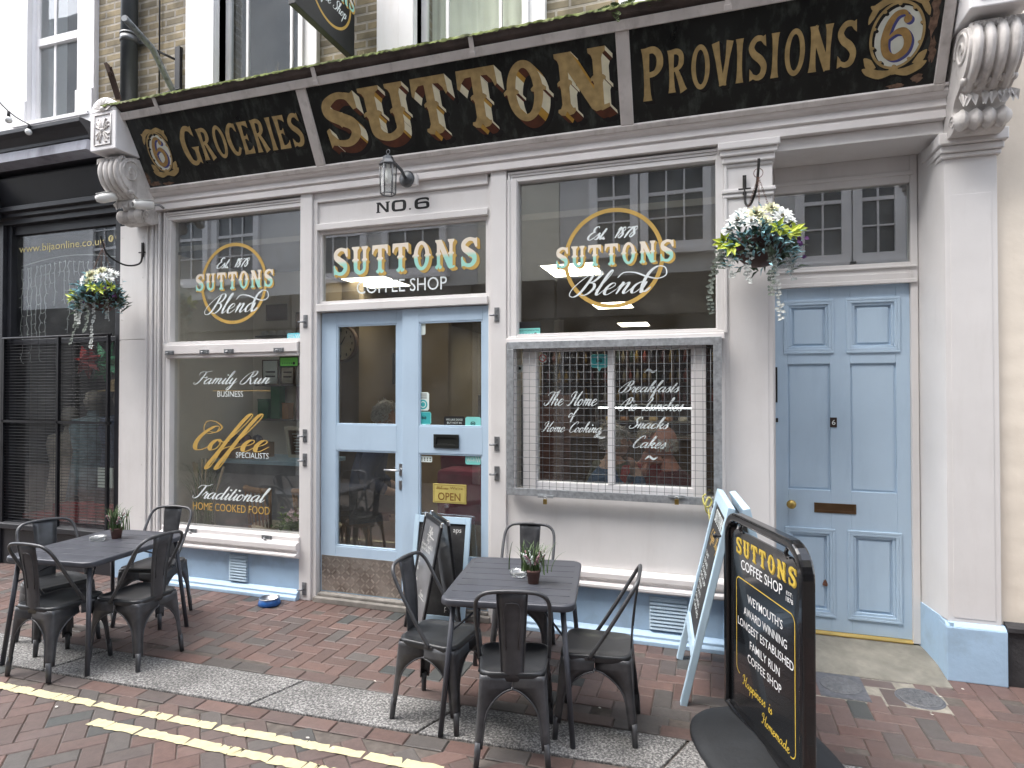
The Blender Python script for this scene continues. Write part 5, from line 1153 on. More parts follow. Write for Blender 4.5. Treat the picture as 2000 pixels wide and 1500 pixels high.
# window dressing next door
q = MB()
for k in range(19):
    x = -6.98+k*.068+random.uniform(-.01,.01); L = random.choice((.2,.35,.5,.8,1.05)) if k < 12 else random.choice((.2,.3)); pts = [(x+random.uniform(-.018,.018), .085, 3.16-.05*abs(k-9)/9-i*.05) for i in range(int(L/.05))]
    if len(pts) > 1: q.tube(pts, .0035, 4)
    for p in pts[::2]: q.tube([p,(p[0]+random.choice((-.03,.03)),.083,p[2]-.012)], .003, 4)
q.tube([(-7.0+1.42*i/20,.085,3.14+.07*math.sin(PI*i/20)) for i in range(21)], .004, 4)
tag(obj('icicle_lights', q, M('light_string_white', (.75,.78,.75), .5)), 'white icicle light string hung inside the black shop window', 'string lights')
def star(name, lab, c, r, col):
    m = MB(); n_ = 7; vs = [(c.x, c.y-.10, c.z), (c.x, c.y+.10, c.z)]
    for i in range(2*n_): a = PI*i/n_; k = r if i % 2 == 0 else r*.45; vs.append((c.x+k*math.cos(a+.3), c.y, c.z+k*math.sin(a+.3)))
    fs = []
    for i in range(2*n_): a, b = 2+i, 2+(i+1) % (2*n_); fs += [(0,b,a),(1,a,b)]
    m.add(vs, fs); return tag(obj(name, m, M(name+'_'+lab.split()[0], col, .35, .2, var=.5, vs=40)), lab, 'paper star', 'star lanterns next door')
star('star_lantern', 'red shiny pointed star lantern in the black shop window', at(172,705,.30), .20, (.42,.03,.03)); star('star_lantern', 'green paper pointed star lantern in the black shop window', at(208,710,.40), .27, (.03,.24,.10))
cl = [((.10,.24,.32),-5.85),((.09,.11,.17),-6.12),((.30,.40,.44),-6.55),((.50,.44,.36),-6.9)]
for k, (c_, x) in enumerate(cl):
    m = MB(); z = random.uniform(1.35,1.6)
    m.lathe([(.02,0),(.25,.0),(.21,.3),(.18,.55),(.22,.8),(.20,.9),(.06,.94),(.05,1.0)], (x,.55,z-.95), 20); t = thing('dress_form', ('blue knitted top on a dress form nearest the cafe pilaster', 'dark navy coat on a dress form behind the shutter', 'pale teal top hung in the black shop window under the white lights', 'beige wrap hung at the far left of the black shop window')[k], 'clothes display', (x,.55,.02), 0, 'clothes in the black shop window')
    obj('garment', m, M('cloth_%d' % k, c_, .9, var=.4, vs=14), t, world=True)
    m = MB(); m.lathe([(.0,z+.05),(.07,z+.06),(.09,z+.15),(.07,z+.25),(0,z+.28)], (x,.55,0), 14); m.tube([(x,.55,.02),(x,.55,z-.9)], .015, 8); obj('stand', m, M('form_cloth', (.42,.38,.32), .9), t, world=True)
m = MB(); m.lathe([(.24,0),(.22,.01),(.12,.03),(.11,.10),(.09,.13),(0,.14)], (-5.95,.4,1.80), 24); tag(obj('straw_hat', m, M('straw', (.33,.24,.12), .9, var=.3, vs=40)), 'tan straw hat on display under the star lanterns', 'hat')
m = MB(); m.box(-7.0,-5.55,.12,.9,.40,.50); m.box(-6.6,-5.7,.15,.5,.5,.62); tag(obj('display_plinth', m, M('red_cloth', (.28,.02,.03), .9, var=.4)), 'low red draped display plinth inside the black shop window', 'plinth')
m = MB(); p = at(207,933,.12); m.box(p.x-.10,p.x+.10,.11,.125,p.z-.10,p.z+.10); tag(obj('price_card', m, paper), 'white square card low in the black shop window', 'card')
# festoon wire with bulbs, upper left
m = MB(); A, B = at(-60,110,-1.2), at(57,243,-.42); m.tube([A+(B-A)*i/8+Vector((0,0,-.10*math.sin(PI*i/8))) for i in range(9)], .005, 5)
t = thing('festoon_lights', 'thin black wire with small clear bulbs running to the black shop ledge', 'string lights', tuple(B)); obj('wire', m, black, t, world=True)
for k in (.62,.99): 
    p = A+(B-A)*k+Vector((0,0,-.10*math.sin(PI*k))); m = MB(); m.tube([p,p+Vector((0,0,-.05))], .013, 8); m.ball(p+Vector((0,0,-.075)), .03, 10, 1); obj('bulb', m, [black, M('festoon_bulb', (.75,.76,.75), .2)], t, world=True)
# cream building on the right
RB = thing('cream_building', 'cream painted rough brick building with dark plinth at the right edge', 'building', (2.6,.1,0))
m = MB(); nx_, nz_ = 36, 160; vs = []
for i in range(nx_+1):
    for j in range(nz_+1): x, z = 1.703+3.3*i/nx_, .33+8.2*j/nz_; vs.append((x, .035+.002*math.sin(z*84)*math.sin(x*2+z*.7)**2+random.uniform(-.002,.002), z))
m.add(vs, [(i*(nz_+1)+j,(i+1)*(nz_+1)+j,(i+1)*(nz_+1)+j+1,i*(nz_+1)+j+1) for i in range(nx_) for j in range(nz_)], 0, True); m.box(1.703,5.0,.07,.4,0,8.5)
obj('wall', m, M('cream_masonry', (.80,.725,.625), .8, var=.03, vs=3, bump=.35, bs=9, stain=(.55,.46,.36), stainamt=.25), RB, world=True)
m = MB(); m.box(1.722,5.0,-.01,.06,0,.335); m.xprof([(.05,.335),(-.03,.335),(-.03,.36),(.05,.385)],1.722,5.0); obj('plinth', m, M('plinth_dark', (.035,.034,.036), .7, var=.35, vs=14, bump=.3), RB, world=True)

# ================================================================ STREET BEHIND THE CAMERA (seen in the glass)
def opp(label, x0, x1, col, wins, z1=11.5, bay=None, dark=3.85, Yf=-6.5):
    t = thing('street_building', label, 'building', ((x0+x1)/2,Yf-.2,0), 0, 'buildings across the street')
    m = MB(); m.box(x0,x1,Yf-4,Yf-.02,0,z1)
    cm_ = M('render_%d' % int(col[0]*1000), col, .8, var=.06, vs=2)
    obj('wall', m, cm_, t, world=True)
    m = MB(); m.box(x0+.1,x1-.1,Yf-.02,Yf+.10,0,dark-.7); m.box(x0+.02,x1-.02,Yf-.02,Yf+.30,dark-.7,dark); obj('shop_front', m, M('opposite_shop', (.035,.032,.032), .45, var=.4, vs=1.5), t, world=True)
    for (a, c, za, zb, nx_, nz_) in wins:
        w_ = MB(); w_.frame(a-.14,c+.14,za-.14,zb+.14,.14,Yf-.02,Yf+.06); w_.box(a-.2,c+.2,Yf-.02,Yf+.12,za-.22,za-.14)
        for i in range(1,nx_): x = a+(c-a)*i/nx_; w_.box(x-.014,x+.014,Yf-.01,Yf+.02,za,zb)
        for j in range(1,nz_): z = za+(zb-za)*j/nz_; h_ = .03 if j == nz_//2 else .012; w_.box(a,c,Yf-.01,Yf+.025,z-h_,z+h_)
        o = obj('window', w_, white_p, t, world=True)
        g_ = MB(); g_.box(a,c,Yf-.015,Yf-.012,za,zb); obj('pane', g_, M('far_glass', (.10,.11,.12), .12, var=.5, vs=2), o, world=True)
opp('grey rendered house across the street with small paned sash windows', -2.66, .45, (.58,.575,.57), [(-1.03,-.10,4.45,6.2,3,4),(-1.95,-1.35,4.45,6.2,2,4)])
opp('pale grey house with a bay window across the street', .46, 4.4, (.58,.58,.58), [(1.55,2.12,4.1,5.9,2,4),(2.42,2.9,4.1,5.9,2,4)], Yf=-6.2)
opp('cream rendered house across the street with a dark shop below', -4.3, -2.67, (.68,.65,.56), [], 11.5)
opp('light grey house with wide sash windows across the street', -8.4, -4.31, (.56,.555,.545), [(-6.25,-5.1,4.3,5.9,3,2),(-7.9,-6.9,4.3,5.9,3,2)])
opp('long white house further down the far side of the street', -20, -8.41, (.66,.66,.66), [(-12.1,-11.0,4.4,6.2,3,4),(-10.6,-9.6,4.4,6.2,3,4),(-14.4,-13.4,4.4,6.2,3,4)], 11.5)
opp('buff house at the near end of the far side of the street', 4.41, 12, (.5,.45,.36), [(6,7,4.4,6.2,3,4)], 8.4)

# ================================================================ INSIDE THE CAFE
RM = part('cafe_room', MB().box(-5.05,-5.0,.16,10.5,-.05,3.2).box(-5.05,.30,10.45,10.5,0,3.2), M('cafe_wall', (.20,.165,.115), .85, var=.08, vs=2))
part('ceiling', MB().box(-5.05,.30,.10,10.5,3.15,3.2), M('cafe_ceiling', (.22,.20,.165), .9), RM)
part('bulkhead', MB().box(-5.05,.30,.13,.158,3.15,3.46), M('bulkhead_dark', (.10,.095,.09), .9), RM)
part('floor', MB().box(-5.05,.30,.13,10.5,.0,.05), M('cafe_floor', (.08,.06,.042), .5, var=.3, vs=4), RM)
part('partition', MB().box(.30,.42,.10,10.5,.05,3.15).box(-5.05,-4.28,1.25,1.40,.05,3.15).box(-5.0,-4.985,.10,1.25,.05,3.15), M('cafe_cream_wall', (.82,.77,.68), .85, var=.05, vs=2), RM)
part('partition', MB().box(-4.95,-3.5,3.4,3.5,.05,3.15).box(-4.40,-4.28,1.40,3.4,.05,3.15).box(-4.28,-4.04,1.96,2.06,.05,3.15), M('cafe_tan_wall', (.19,.145,.09), .85, var=.08, vs=2), RM)
part('wainscot', MB().box(-3.49,-3.47,3.5,10.4,.05,1.2).box(-4.9,-3.5,3.385,3.399,.05,1.15), M('cafe_tan', (.34,.23,.11), .7, var=.15), RM)
led = bpy.data.materials.new('led_panel'); led.use_nodes = True; b = led.node_tree.nodes['Principled BSDF']; b.inputs['Emission Color'].default_value = (1,.93,.74,1); b.inputs['Emission Strength'].default_value = 3.0; b.inputs['Base Color'].default_value = (.9,.9,.85,1)
k = 0
for cx, row_ in ((-1.43,'right'),(-3.88,'left')):
    for cy in (2.10,5.0,7.8,9.6):
        t = thing('ceiling_light', 'lit ceiling light panel %s in the %s row' % (('nearest the windows','second from the windows','third from the windows','farthest back')[int((cy > 4)+(cy > 7)+(cy > 9))], row_), 'ceiling light', (cx,cy,3.15), 0, 'ceiling light panels')
        obj('diffuser', MB().box(cx-.28,cx+.28,cy-.33,cy+.33,3.138,3.142), led, t, world=True); obj('frame', MB().box(cx-.30,cx+.30,cy-.35,cy+.35,3.142,3.149), white_p, t, world=True)
# left alcove: counter, shelves and their contents
wood = M('dark_wood', (.10,.055,.03), .5, var=.3, vs=6); wood2 = M('mid_wood', (.22,.12,.055), .5, var=.3, vs=8); shelfm = M('shelf_grey', (.13,.12,.115), .6)
t = thing('side_counter', 'grey counter with a pale blue worktop along the back of the left window', 'counter', (-4.6,.9,.05))
obj('worktop', MB().box(-4.98,-3.75,.62,1.24,1.06,1.10), M('worktop_blue', (.33,.48,.58), .4), t, world=True, bevel=.004); obj('cabinet', MB().box(-4.94,-3.8,.66,1.22,.05,1.06), M('cabinet_grey', (.20,.21,.23), .6, var=.25, vs=5), t, world=True)
for z, lab in ((2.42,'upper'),(1.88,'middle'),(1.50,'lower')): tag(obj('wall_shelf', MB().box(-4.80,-4.0,1.06,1.24,z-.02,z), shelfm), '%s grey wall shelf in the alcove behind the left window' % lab, 'shelf', 'alcove shelves')
def boxthing(name, label, cat, x0, x1, y0, y1, z0, z1, mat, group=None): return tag(obj(name, MB().box(x0,x1,y0,y1,z0,z1), mat, bevel=.006), label, cat, group)
def tin(label, x, y, z, w, h, mat, group='tins on the alcove shelves'):
    t = thing('tea_tin', label, 'tin', (x,y,z), 0, group); obj('body', MB().box(-w/2,w/2,-.05,.05,0,h), mat, t, bevel=.008); obj('lid', MB().box(-w*.52,w*.52,-.053,.053,h,h+.02), mat, t, bevel=.004)
tin('small green tin at the left of the lower alcove shelf', -4.72,1.14,1.50,.13,.20,M('tin_green',(.03,.16,.07),.4)); tin('tall green tin standing on the lower alcove shelf', -4.56,1.15,1.50,.12,.36,M('tin_green',(.03,.16,.07),.4)); tin('amber box beside the green tins on the lower shelf', -4.42,1.14,1.50,.08,.16,M('tin_amber',(.35,.17,.05),.5)); tin('tall maroon tin with a rounded top on the lower shelf', -4.18,1.12,1.50,.17,.36,M('tin_maroon',(.10,.015,.025),.4))
for i, (lab, x, z, w, h, mat) in enumerate((('pale framed print on the middle alcove shelf',-4.70,1.88,.22,.28,paper),('cream advert card propped on the middle alcove shelf',-4.47,1.88,.18,.26,M('card_cream',(.52,.47,.36),.8)),('tan print at the right of the middle alcove shelf',-4.22,1.88,.2,.24,M('card_tan',(.36,.28,.18),.8)),('dark framed advert sign on the upper alcove shelf',-4.62,2.60,.28,.18,wood),('brown poster on the wall above the alcove shelf',-4.28,2.44,.16,.24,wood2))):
    t = thing('picture', lab, 'picture', (x,1.20,z), 0, 'pictures in the alcove'); obj('frame', MB().frame(-w/2,w/2,0,h,.012,-.012,.0), wood, t); obj('print', MB().box(-w/2+.012,w/2-.012,-.006,.0,.012,h-.012), mat, t)
    letter_obj('print_marks', [[(-w*.3,h*.3+.05*k),(w*.3,h*.3+.05*k),(w*.3,h*.3+.05*k+.018),(-w*.3,h*.3+.05*k+.018)] for k in range(2)], [inkb if mat in (paper,) else M('print_ink',(.10,.06,.04),.7)], fmat((x,1.1935,z),(1,0,0),(0,0,1)), t, .0005)
for k in range(4): 
    m = MB(); m.lathe([(0,0),(.035,0),(.04,.05),(.036,.055)], (-4.72+.11*k,1.12,2.42), 14); m.tube([(-4.68+.11*k,1.12,2.43),(-4.665+.11*k,1.12,2.45),(-4.68+.11*k,1.12,2.465)], .005, 5); tag(obj('cup', m, white_p), 'white cup in the row on the upper alcove shelf', 'cup', 'cups on the alcove shelf')
t = thing('wooden_crate', 'brown wooden crate of packets at the left end of the blue worktop', 'crate', (-4.72,.85,1.10)); m = MB()
for a in (0,1): m.box(-.24,.24,-.15+.28*a,-.13+.28*a,0,.16); m.box(-.24+.46*a,-.22+.46*a,-.13,.13,0,.16)
m.box(-.22,.22,-.13,.13,0,.02); obj('box', m, wood2, t, bevel=.003)
for k in range(3): tag(obj('snack_packet', MB().ball((-4.86+.14*k,.85,1.27), .085, 8, sc=(.8,.7,.9)), M('packet_%d' % k, ((.03,.03,.04),(.16,.07,.08),(.05,.05,.07))[k], .3)), ('black snack packet at the left of the wooden crate','dull red snack packet in the middle of the wooden crate','dark grey snack packet at the right of the wooden crate')[k], 'packet', 'packets in the crate')
t = thing('framed_menu', 'cream framed menu board propped on the blue worktop', 'picture frame', (-4.08,.95,1.10)); M_ = Matrix.Translation((-4.08,.98,1.10)) @ Matrix.Rotation(R(12),4,'X')
m = MB(); m.frame(-.19,.19,0,.34,.035,-.02,0); o = obj('frame', m, M('frame_cream',(.55,.50,.40),.6), t, world=True, mtx=M_); m = MB(); m.box(-.155,.155,-.008,-.002,.035,.305); obj('board', m, wood, t, world=True, mtx=M_)
for k in range(7): letter_obj('chalk_line', [[(-.11+.01*(k%3),.26-.032*k),(.10-.015*(k%2),.26-.032*k),(.10-.015*(k%2),.266-.032*k),(-.11+.01*(k%3),.266-.032*k)]], [paper], M_ @ fmat((0,-.008,0),(1,0,0),(0,0,1)), t, .001)
def cafe_chair(label, x, y, rz):
    t = thing('wooden_chair', label, 'chair', (x,y,.05), rz, 'wooden cafe chairs'); m = MB(); m.lathe([(0,.42),(.19,.42),(.20,.435),(.19,.45),(0,.455)], n=24); obj('seat', m, M('seat_cream',(.55,.48,.34),.6), t)
    for a in (-1,1):
        for c in (-1,1): obj('leg', MB().tube([(a*.15,c*.15,.43),(a*.18,c*.19,0)],[.02,.014],8), wood2, t)
    m = MB(); top = [(.22*math.sin(q_), .20*math.cos(q_)-.02 if 0 else .16+.05*math.cos(q_*1.2), .80) for q_ in [-1.2+2.4*i/10 for i in range(11)]]
    m.tube(top, .03, 8)
    for i in range(6): x_ = -.15+.06*i; m.tube([(x_,.16,.45),(x_*1.05,.20,.78)], .009, 6)
    m.tube([(-.17,.14,.45),(-.205,.17,.80)],.016,6); m.tube([(.17,.14,.45),(.205,.17,.80)],.016,6); obj('backrest', m, wood2, t)
cafe_chair('brown wooden spindle back chair with cream seat nearest the left window', -4.13,.55,PI-.3); cafe_chair('tan wooden chair right of the spindle back chair behind the left window', -3.62,.62,PI+.2)
# planters on the window ledge
def blades(n, h, sp, mat_=0, wd=.004): 
    m = MB()
    for i in range(n):
        a = random.uniform(0,2*PI); l = h*random.uniform(.6,1.1); d = Vector((math.cos(a),math.sin(a),0)); p0 = Vector((random.gauss(0,.04),random.gauss(0,.02),0)); r = random.uniform(.2,1)*sp
        pts = [p0+d*r*(s_/6)**1.8+Vector((0,0,l*(1-(1-s_/6)**1.5)*.95)) for s_ in range(7)]; x = d.cross(Vector((0,0,1)))*wd
        vs = [q_-x*(1-.85*s_/6) for s_, q_ in enumerate(pts)]+[q_+x*(1-.85*s_/6) for s_, q_ in enumerate(pts)]; m.add(vs, [(s_,s_+1,8+s_,7+s_) for s_ in range(6)], mat_)
    return m
gg = M('grass_leaf', (.085,.14,.05), .7, var=.45, vs=9); t = thing('grass_plant', 'tall green ornamental grass behind the bottom left of the left window', 'plant', (-4.66,.22,.5)); obj('foliage', blades(150,.62,.34), gg, t)
obj('pot', MB().lathe([(.0,-.08),(.07,-.08),(.09,.02),(.08,.02)], n=18), shelfm, t); m = MB()
for k in range(6): a = random.uniform(-.2,.2); m.tube([(a*.3,0,.1),(a,.03,.5+.2*random.random())],[.003,.012],6)
obj('plume', m, M('plume', (.40,.32,.22), .9), t)
tag(obj('window_ledge', MB().box(-4.86,-3.42,.065,.42,.40,.43), wood), 'dark wooden ledge inside the foot of the left window', 'ledge')
lf = M('shrub_leaf', (.10,.15,.035), .7, var=.5, vs=20); pinkm = M('petal_pale_pink', (.70,.52,.55), .6, var=.15)
t = thing('flower_planter', 'grey planter of pale pink flowers inside the bottom right of the left window', 'planter', (-3.62,.22,.43)); obj('box', MB().box(-.19,.17,-.08,.08,0,.10), M('planter_grey',(.22,.22,.21),.8), t, bevel=.004)
m = MB(); f = MB()
for i in range(260): p = Vector((random.gauss(0,.08),random.gauss(0,.04),.10+abs(random.gauss(0,.07)))); m.leaf(p, (random.gauss(0,1),random.gauss(0,1),random.uniform(.1,1)), (0,-.4,1), .05, .025)
for i in range(40): 
    p = Vector((random.gauss(.0,.07),random.gauss(-.02,.04),.19+.10*random.random()))
    for k in range(5): a = 2*PI*k/5; f.leaf(p, (math.cos(a),-.5,math.sin(a)), (0,-1,0), .018, .014)
obj('foliage', m, lf, t); obj('flowers', f, pinkm, t)
# clock, television, sideboard items beyond the door
p = at(666,671,1.93); t = thing('wall_clock', 'large round wall clock seen through the left shop door', 'clock', tuple(p)); r_ = .20
m = MB(); m.lathe([(0,0),(r_,0),(r_,-.02)],(p.x,1.95,p.z),36,axis='y'); obj('dial', m, M('dial_cream',(.62,.57,.42),.6), t, world=True); m = MB(); m.lathe([(r_,.008),(r_*1.18,.0),(r_*1.18,-.04),(r_*1.04,-.05),(r_,-.02)],(p.x,1.95,p.z),36,axis='y'); obj('rim', m, wood, t, world=True)
letter_obj('hands', [[(p.x-.008,p.z-.015),(p.x+.008,p.z-.015),(p.x+.065,p.z+.08),(p.x+.055,p.z+.085)],[(p.x-.007,p.z+.007),(p.x+.007,p.z-.007),(p.x-.09,p.z-.11),(p.x-.10,p.z-.10)]]+[[(p.x+r_*.78*math.cos(a)-.008,p.z+r_*.78*math.sin(a)-.016),(p.x+r_*.78*math.cos(a)+.008,p.z+r_*.78*math.sin(a)-.016),(p.x+r_*.78*math.cos(a)+.008,p.z+r_*.78*math.sin(a)+.016),(p.x+r_*.78*math.cos(a)-.008,p.z+r_*.78*math.sin(a)+.016)] for a in [PI*k/6 for k in range(12)]], [inkb], FACE(1.928), t, .002)
p = at(748,720,3.2); t = thing('television', 'black wall television seen through the left shop door', 'television', tuple(p)); obj('screen', MB().obox(p,(.97,.24,0),(-.24,.97,0),(0,0,1),.33,.02,.22), M('tv_black',(.01,.01,.012),.15), t, world=True, bevel=.005); obj('bracket', MB().box(p.x-.05,p.x+.05,p.y+.03,3.399,p.z-.05,p.z+.05), inkb, t, world=True)
p = at(862,720,4.5); m = MB()
t = thing('card_rack', 'tall wire rack of white leaflets seen through the right shop door', 'rack', (p.x,4.5,.05)); m.tube([(p.x,4.5,.05),(p.x,4.5,2.6)],.02,8); m.lathe([(0,0),(.2,.0),(.2,.02),(0,.03)],(p.x,4.5,.05),20); obj('stand', m, steel, t, world=True)
for k in range(6): obj('leaflet_pocket', MB().box(p.x-.13,p.x+.13,4.42,4.44,1.35+.2*k,1.5+.2*k), paper if k % 2 else M('leaflet_grey',(.25,.24,.22),.6), t, world=True)
tag(obj('sofa', MB().obox(at(925,965,1.6),(1,0,0),(0,1,0),(0,0,1),.33,.25,.28).obox(at(925,940,1.85),(1,0,0),(0,.97,.2),(0,-.2,.97),.36,.09,.34), M('sofa_pink',(.26,.05,.085),.9,var=.2), bevel=.05), 'dark pink upholstered bench seen low through the right shop door', 'bench seat')
# back counter, shelves, bottles behind the hatch
t = thing('serving_counter', 'long brown serving counter at the back of the cafe', 'counter', (-1.2,5.5,.05)); obj('front', MB().box(-3.0,.28,5.2,6.0,.05,1.05), M('counter_brown',(.10,.06,.035),.6,var=.3), t, world=True); obj('top', MB().box(-3.02,.29,5.15,6.05,1.05,1.09), wood, t, world=True, bevel=.006)
t = thing('cake_cabinet', 'glass cake cabinet lit by a white tube on the back counter', 'display cabinet', (-.9,5.5,1.09)); m = MB(); m.frame(-1.75,-.05,1.09,1.60,.02,5.25,5.28); m.frame(-1.75,-.05,1.09,1.60,.02,5.75,5.78); m.box(-1.75,-.05,5.25,5.78,1.58,1.60); m.box(-1.73,-.07,5.28,5.75,1.32,1.335); obj('frame', m, steel, t, world=True)
tube = bpy.data.materials.new('tube_light'); tube.use_nodes = True; b = tube.node_tree.nodes['Principled BSDF']; b.inputs['Emission Color'].default_value = (.95,.98,1,1); b.inputs['Emission Strength'].default_value = 4
obj('tube', MB().tube([(-1.7,5.22,1.55),(-.1,5.22,1.55)],.007,8), tube, t, world=True)
for i in range(7): tag(obj('cake', MB().lathe([(0,0),(.07,0),(.075,.05),(.06,.07),(0,.075)],(-1.55+.23*i,5.5,1.336),14), M('cake_%d' % (i%3), ((.45,.30,.12),(.30,.14,.06),(.55,.48,.36))[i%3], .8)), 'small round cake on the shelf of the lit cake cabinet', 'cake', 'cakes in the cabinet')
t = thing('back_shelving', 'dark wooden shelving full of bottles on the back wall', 'shelves', (-1.3,8.2,.05)); m = MB()
for z in (1.2,1.6,2.0,2.4,2.8): m.box(-3.4,.28,8.1,8.4,z-.02,z)
for x in (-3.4,-2.5,-1.6,-.7,.25): m.box(x-.02,x+.02,8.1,8.4,.05,2.9)
m.box(-3.4,.28,8.4,8.43,.05,2.9); obj('carcass', m, M('shelf_redwood',(.06,.03,.02),.6,var=.3), t, world=True)
bcol = [(.30,.05,.03),(.42,.26,.05),(.05,.08,.05),(.40,.33,.22),(.12,.03,.05),(.10,.10,.14)]; protoB = {}
for z in (1.6,2.0,2.4):
    for i in range(26):
        k = random.randrange(6); x = -3.3+i*.135+random.uniform(-.02,.02)
        if k not in protoB: protoB[k] = obj('bottle', MB().lathe([(0,0),(.04,0),(.042,.15),(.018,.2),(.016,.27),(0,.275)], n=10), M('bottle_%d' % k, tuple(.5*v for v in bcol[k]), .3)); o = protoB[k]
        else: o = protoB[k].copy(); COL.objects.link(o)
        o.location = (x,8.2,z); tag(o, 'bottle standing in the rows on the dark back shelving', 'bottle', 'bottles on the back shelving')
for i,(x,z,h) in enumerate(((-2.2,.9,.5),(-2.0,.9,.5),(-1.8,.9,.5))): pass
for i,(lab,x,c_) in enumerate((('dark cabinet left of the serving counter',-3.1,(.05,.045,.05)),('red brown dresser beside the serving counter',-2.35,(.13,.05,.035)))): tag(obj('cabinet', MB().box(x-.3,x+.3,4.3,4.8,.05,1.75).box(x-.27,x-.01,4.285,4.299,.15,1.65).box(x+.01,x+.27,4.285,4.299,.15,1.65), M('cab_%d' % i,c_,.5,var=.3), bevel=.006), lab, 'cabinet')

# ---------------------------------------------------------------- people in the cafe
def person(label, loc, rz, top, legs, skin, hair, lean=.12, head=(0,0), arms='table', bald=False, shorts=False, bulk=1.0):
    """seated figure facing local -y; loc is the seat point on the floor"""
    t = thing('person', label, 'person', loc, rz, 'customers inside the cafe')
    S = .46
    def body(verts, edges, name, mat, sub=2):
        me = bpy.data.meshes.new(name); bm = bmesh.new(); ly = bm.verts.layers.skin.verify(); vv = []
        for (p, r) in verts: v = bm.verts.new(p); v[ly].radius = (r, r*.92); vv.append(v)
        for a, b_ in edges: bm.edges.new((vv[a], vv[b_]))
        vv[0][ly].use_root = True; bm.to_mesh(me); bm.free(); me.materials.append(mat)
        o = bpy.data.objects.new(name, me); COL.objects.link(o); o.parent = t
        q = o.modifiers.new('skin','SKIN'); q.use_smooth_shade = True; q = o.modifiers.new('sub','SUBSURF'); q.levels = q.render_levels = sub; return o
    L = lean; k = bulk
    hx, hy = head
    ne = (0, -.32*L-.02, S+.60); sh = (0,-.3*L,S+.50)
    spine = [((0,0,S+.05),.10*k),((0,-.05*L,S+.22),.095*k),((0,-.2*L,S+.40),.105*k),(sh,.08),(ne,.058),((hx*.3,-.4*L-.03+hy*.3,S+.68),.062)]
    V = list(spine); E = [(0,1),(1,2),(2,3),(3,4),(4,5)]
    for s in (-1,1):
        n0 = len(V)
        if arms == 'table': arm = [((s*.17,-.3*L,S+.49),.062*k),((s*.235,-.3*L-.08,S+.24),.048*k),((s*.15,-.36-.2*L,S+.26),.036),((s*.12,-.43-.2*L,S+.27),.028)]
        elif arms == 'face': arm = [((s*.17,-.3*L,S+.49),.062*k),((s*.24,-.26-.2*L,S+.28),.048*k),((s*.09,-.28-.2*L,S+.52),.036),((s*.06,-.25-.2*L,S+.58),.028)]
        else: arm = [((s*.18,-.3*L,S+.49),.062*k),((s*.25,-.02,S+.25),.05*k),((s*.20,-.22,S+.14),.038),((s*.15,-.30,S+.12),.028)]
        V += arm; E += [(3,n0),(n0,n0+1),(n0+1,n0+2),(n0+2,n0+3)]
        n1 = len(V); V += [((s*.10,-.04,S+.03),.095*k),((s*.12,-.42,S+.02),.068),((s*.125,-.40,.26),.052),((s*.125,-.38,.06),.036),((s*.135,-.54,.035),.03)]
        E += [(0,n1),(n1,n1+1),(n1+1,n1+2),(n1+2,n1+3),(n1+3,n1+4)]
    body(V, E, 'body', skin)
    # fingers and thumb on each hand, a separate tapered chain each
    hm = MB()
    for s in (-1,1):
        b0 = Vector(V[9 if s < 0 else 18][0]); b1 = Vector(V[8 if s < 0 else 17][0]); d = (b0-b1).normalized(); sd_ = d.cross(Vector((0,0,1))).normalized()
        for f_ in range(4):
            p = b0+d*.03+sd_*(.024-.016*f_); l = (.065,.075,.07,.055)[f_]; hm.tube([p-d*.03,p+d*l*.5+Vector((0,0,.004)),p+d*l-Vector((0,0,.018))],[.010,.009,.007],6)
        p = b0-d*.005; hm.tube([p+sd_*s*-.025,p+sd_*s*-.045+d*.03,p+sd_*s*-.04+d*.055],[.011,.010,.007],6)
    obj('hands', hm, skin, t)
    # head with face, ears and hair
    hc = Vector((hx, -.42*L-.04+hy, S+.775)); hm = MB(); hm.ball(hc, .1, 20, sc=(.78,.95,1.18)); hm.ball(hc+Vector((0,-.035,-.055)), .07, 14, sc=(.8,.9,.9))
    hm.tube([hc+Vector((0,-.085,.015)),hc+Vector((0,-.118,-.025)),hc+Vector((0,-.095,-.035))],[.012,.017,.012],8)
    for s in (-1,1): hm.ball(hc+Vector((s*.079,.01,-.01)), .03, 8, sc=(.35,.7,1.1))
    obj('head', hm, skin, t)
    for s in (-1,1): obj('eye', MB().ball(hc+Vector((s*.03,-.085,.008)), .011, 8), M('eye_dark',(.04,.03,.025),.3), t)
    obj('mouth', MB().tube([hc+Vector((-.024,-.092,-.062)),hc+Vector((0,-.1,-.06)),hc+Vector((.024,-.092,-.062))],.005,6), M('lip',(.30,.12,.10),.5), t)
    h = MB(); n_ = 20
    if bald: 
        for i in range(220): a = random.uniform(-.3,PI+.3); z = random.uniform(-.05,.03); p = hc+Vector((.082*math.cos(a),.094*math.sin(a),z)); h.leaf(p,(math.cos(a)*.4,math.sin(a)*.4,-1),(math.cos(a),math.sin(a),0),.03,.012)
    else:
        for i in range(900):
            a = random.uniform(0,2*PI); u_ = random.uniform(-.35,1); 
            if u_ < .35 and math.sin(a) < -.25: continue
            r_ = math.sqrt(max(0,1-u_*u_)); n0 = Vector((r_*math.cos(a)*.80,r_*math.sin(a)*.97,u_*1.2)); p = hc+n0*.1
            h.leaf(p,(n0.x+random.gauss(0,.5),n0.y+.4+random.gauss(0,.5),-.5+random.gauss(0,.5)),n0,.045,.014,curl=.5)
        h.ball(hc+Vector((0,.012,.014)), .102, 16, sc=(.80,.93,1.12))
    obj('hair', h, hair, t)
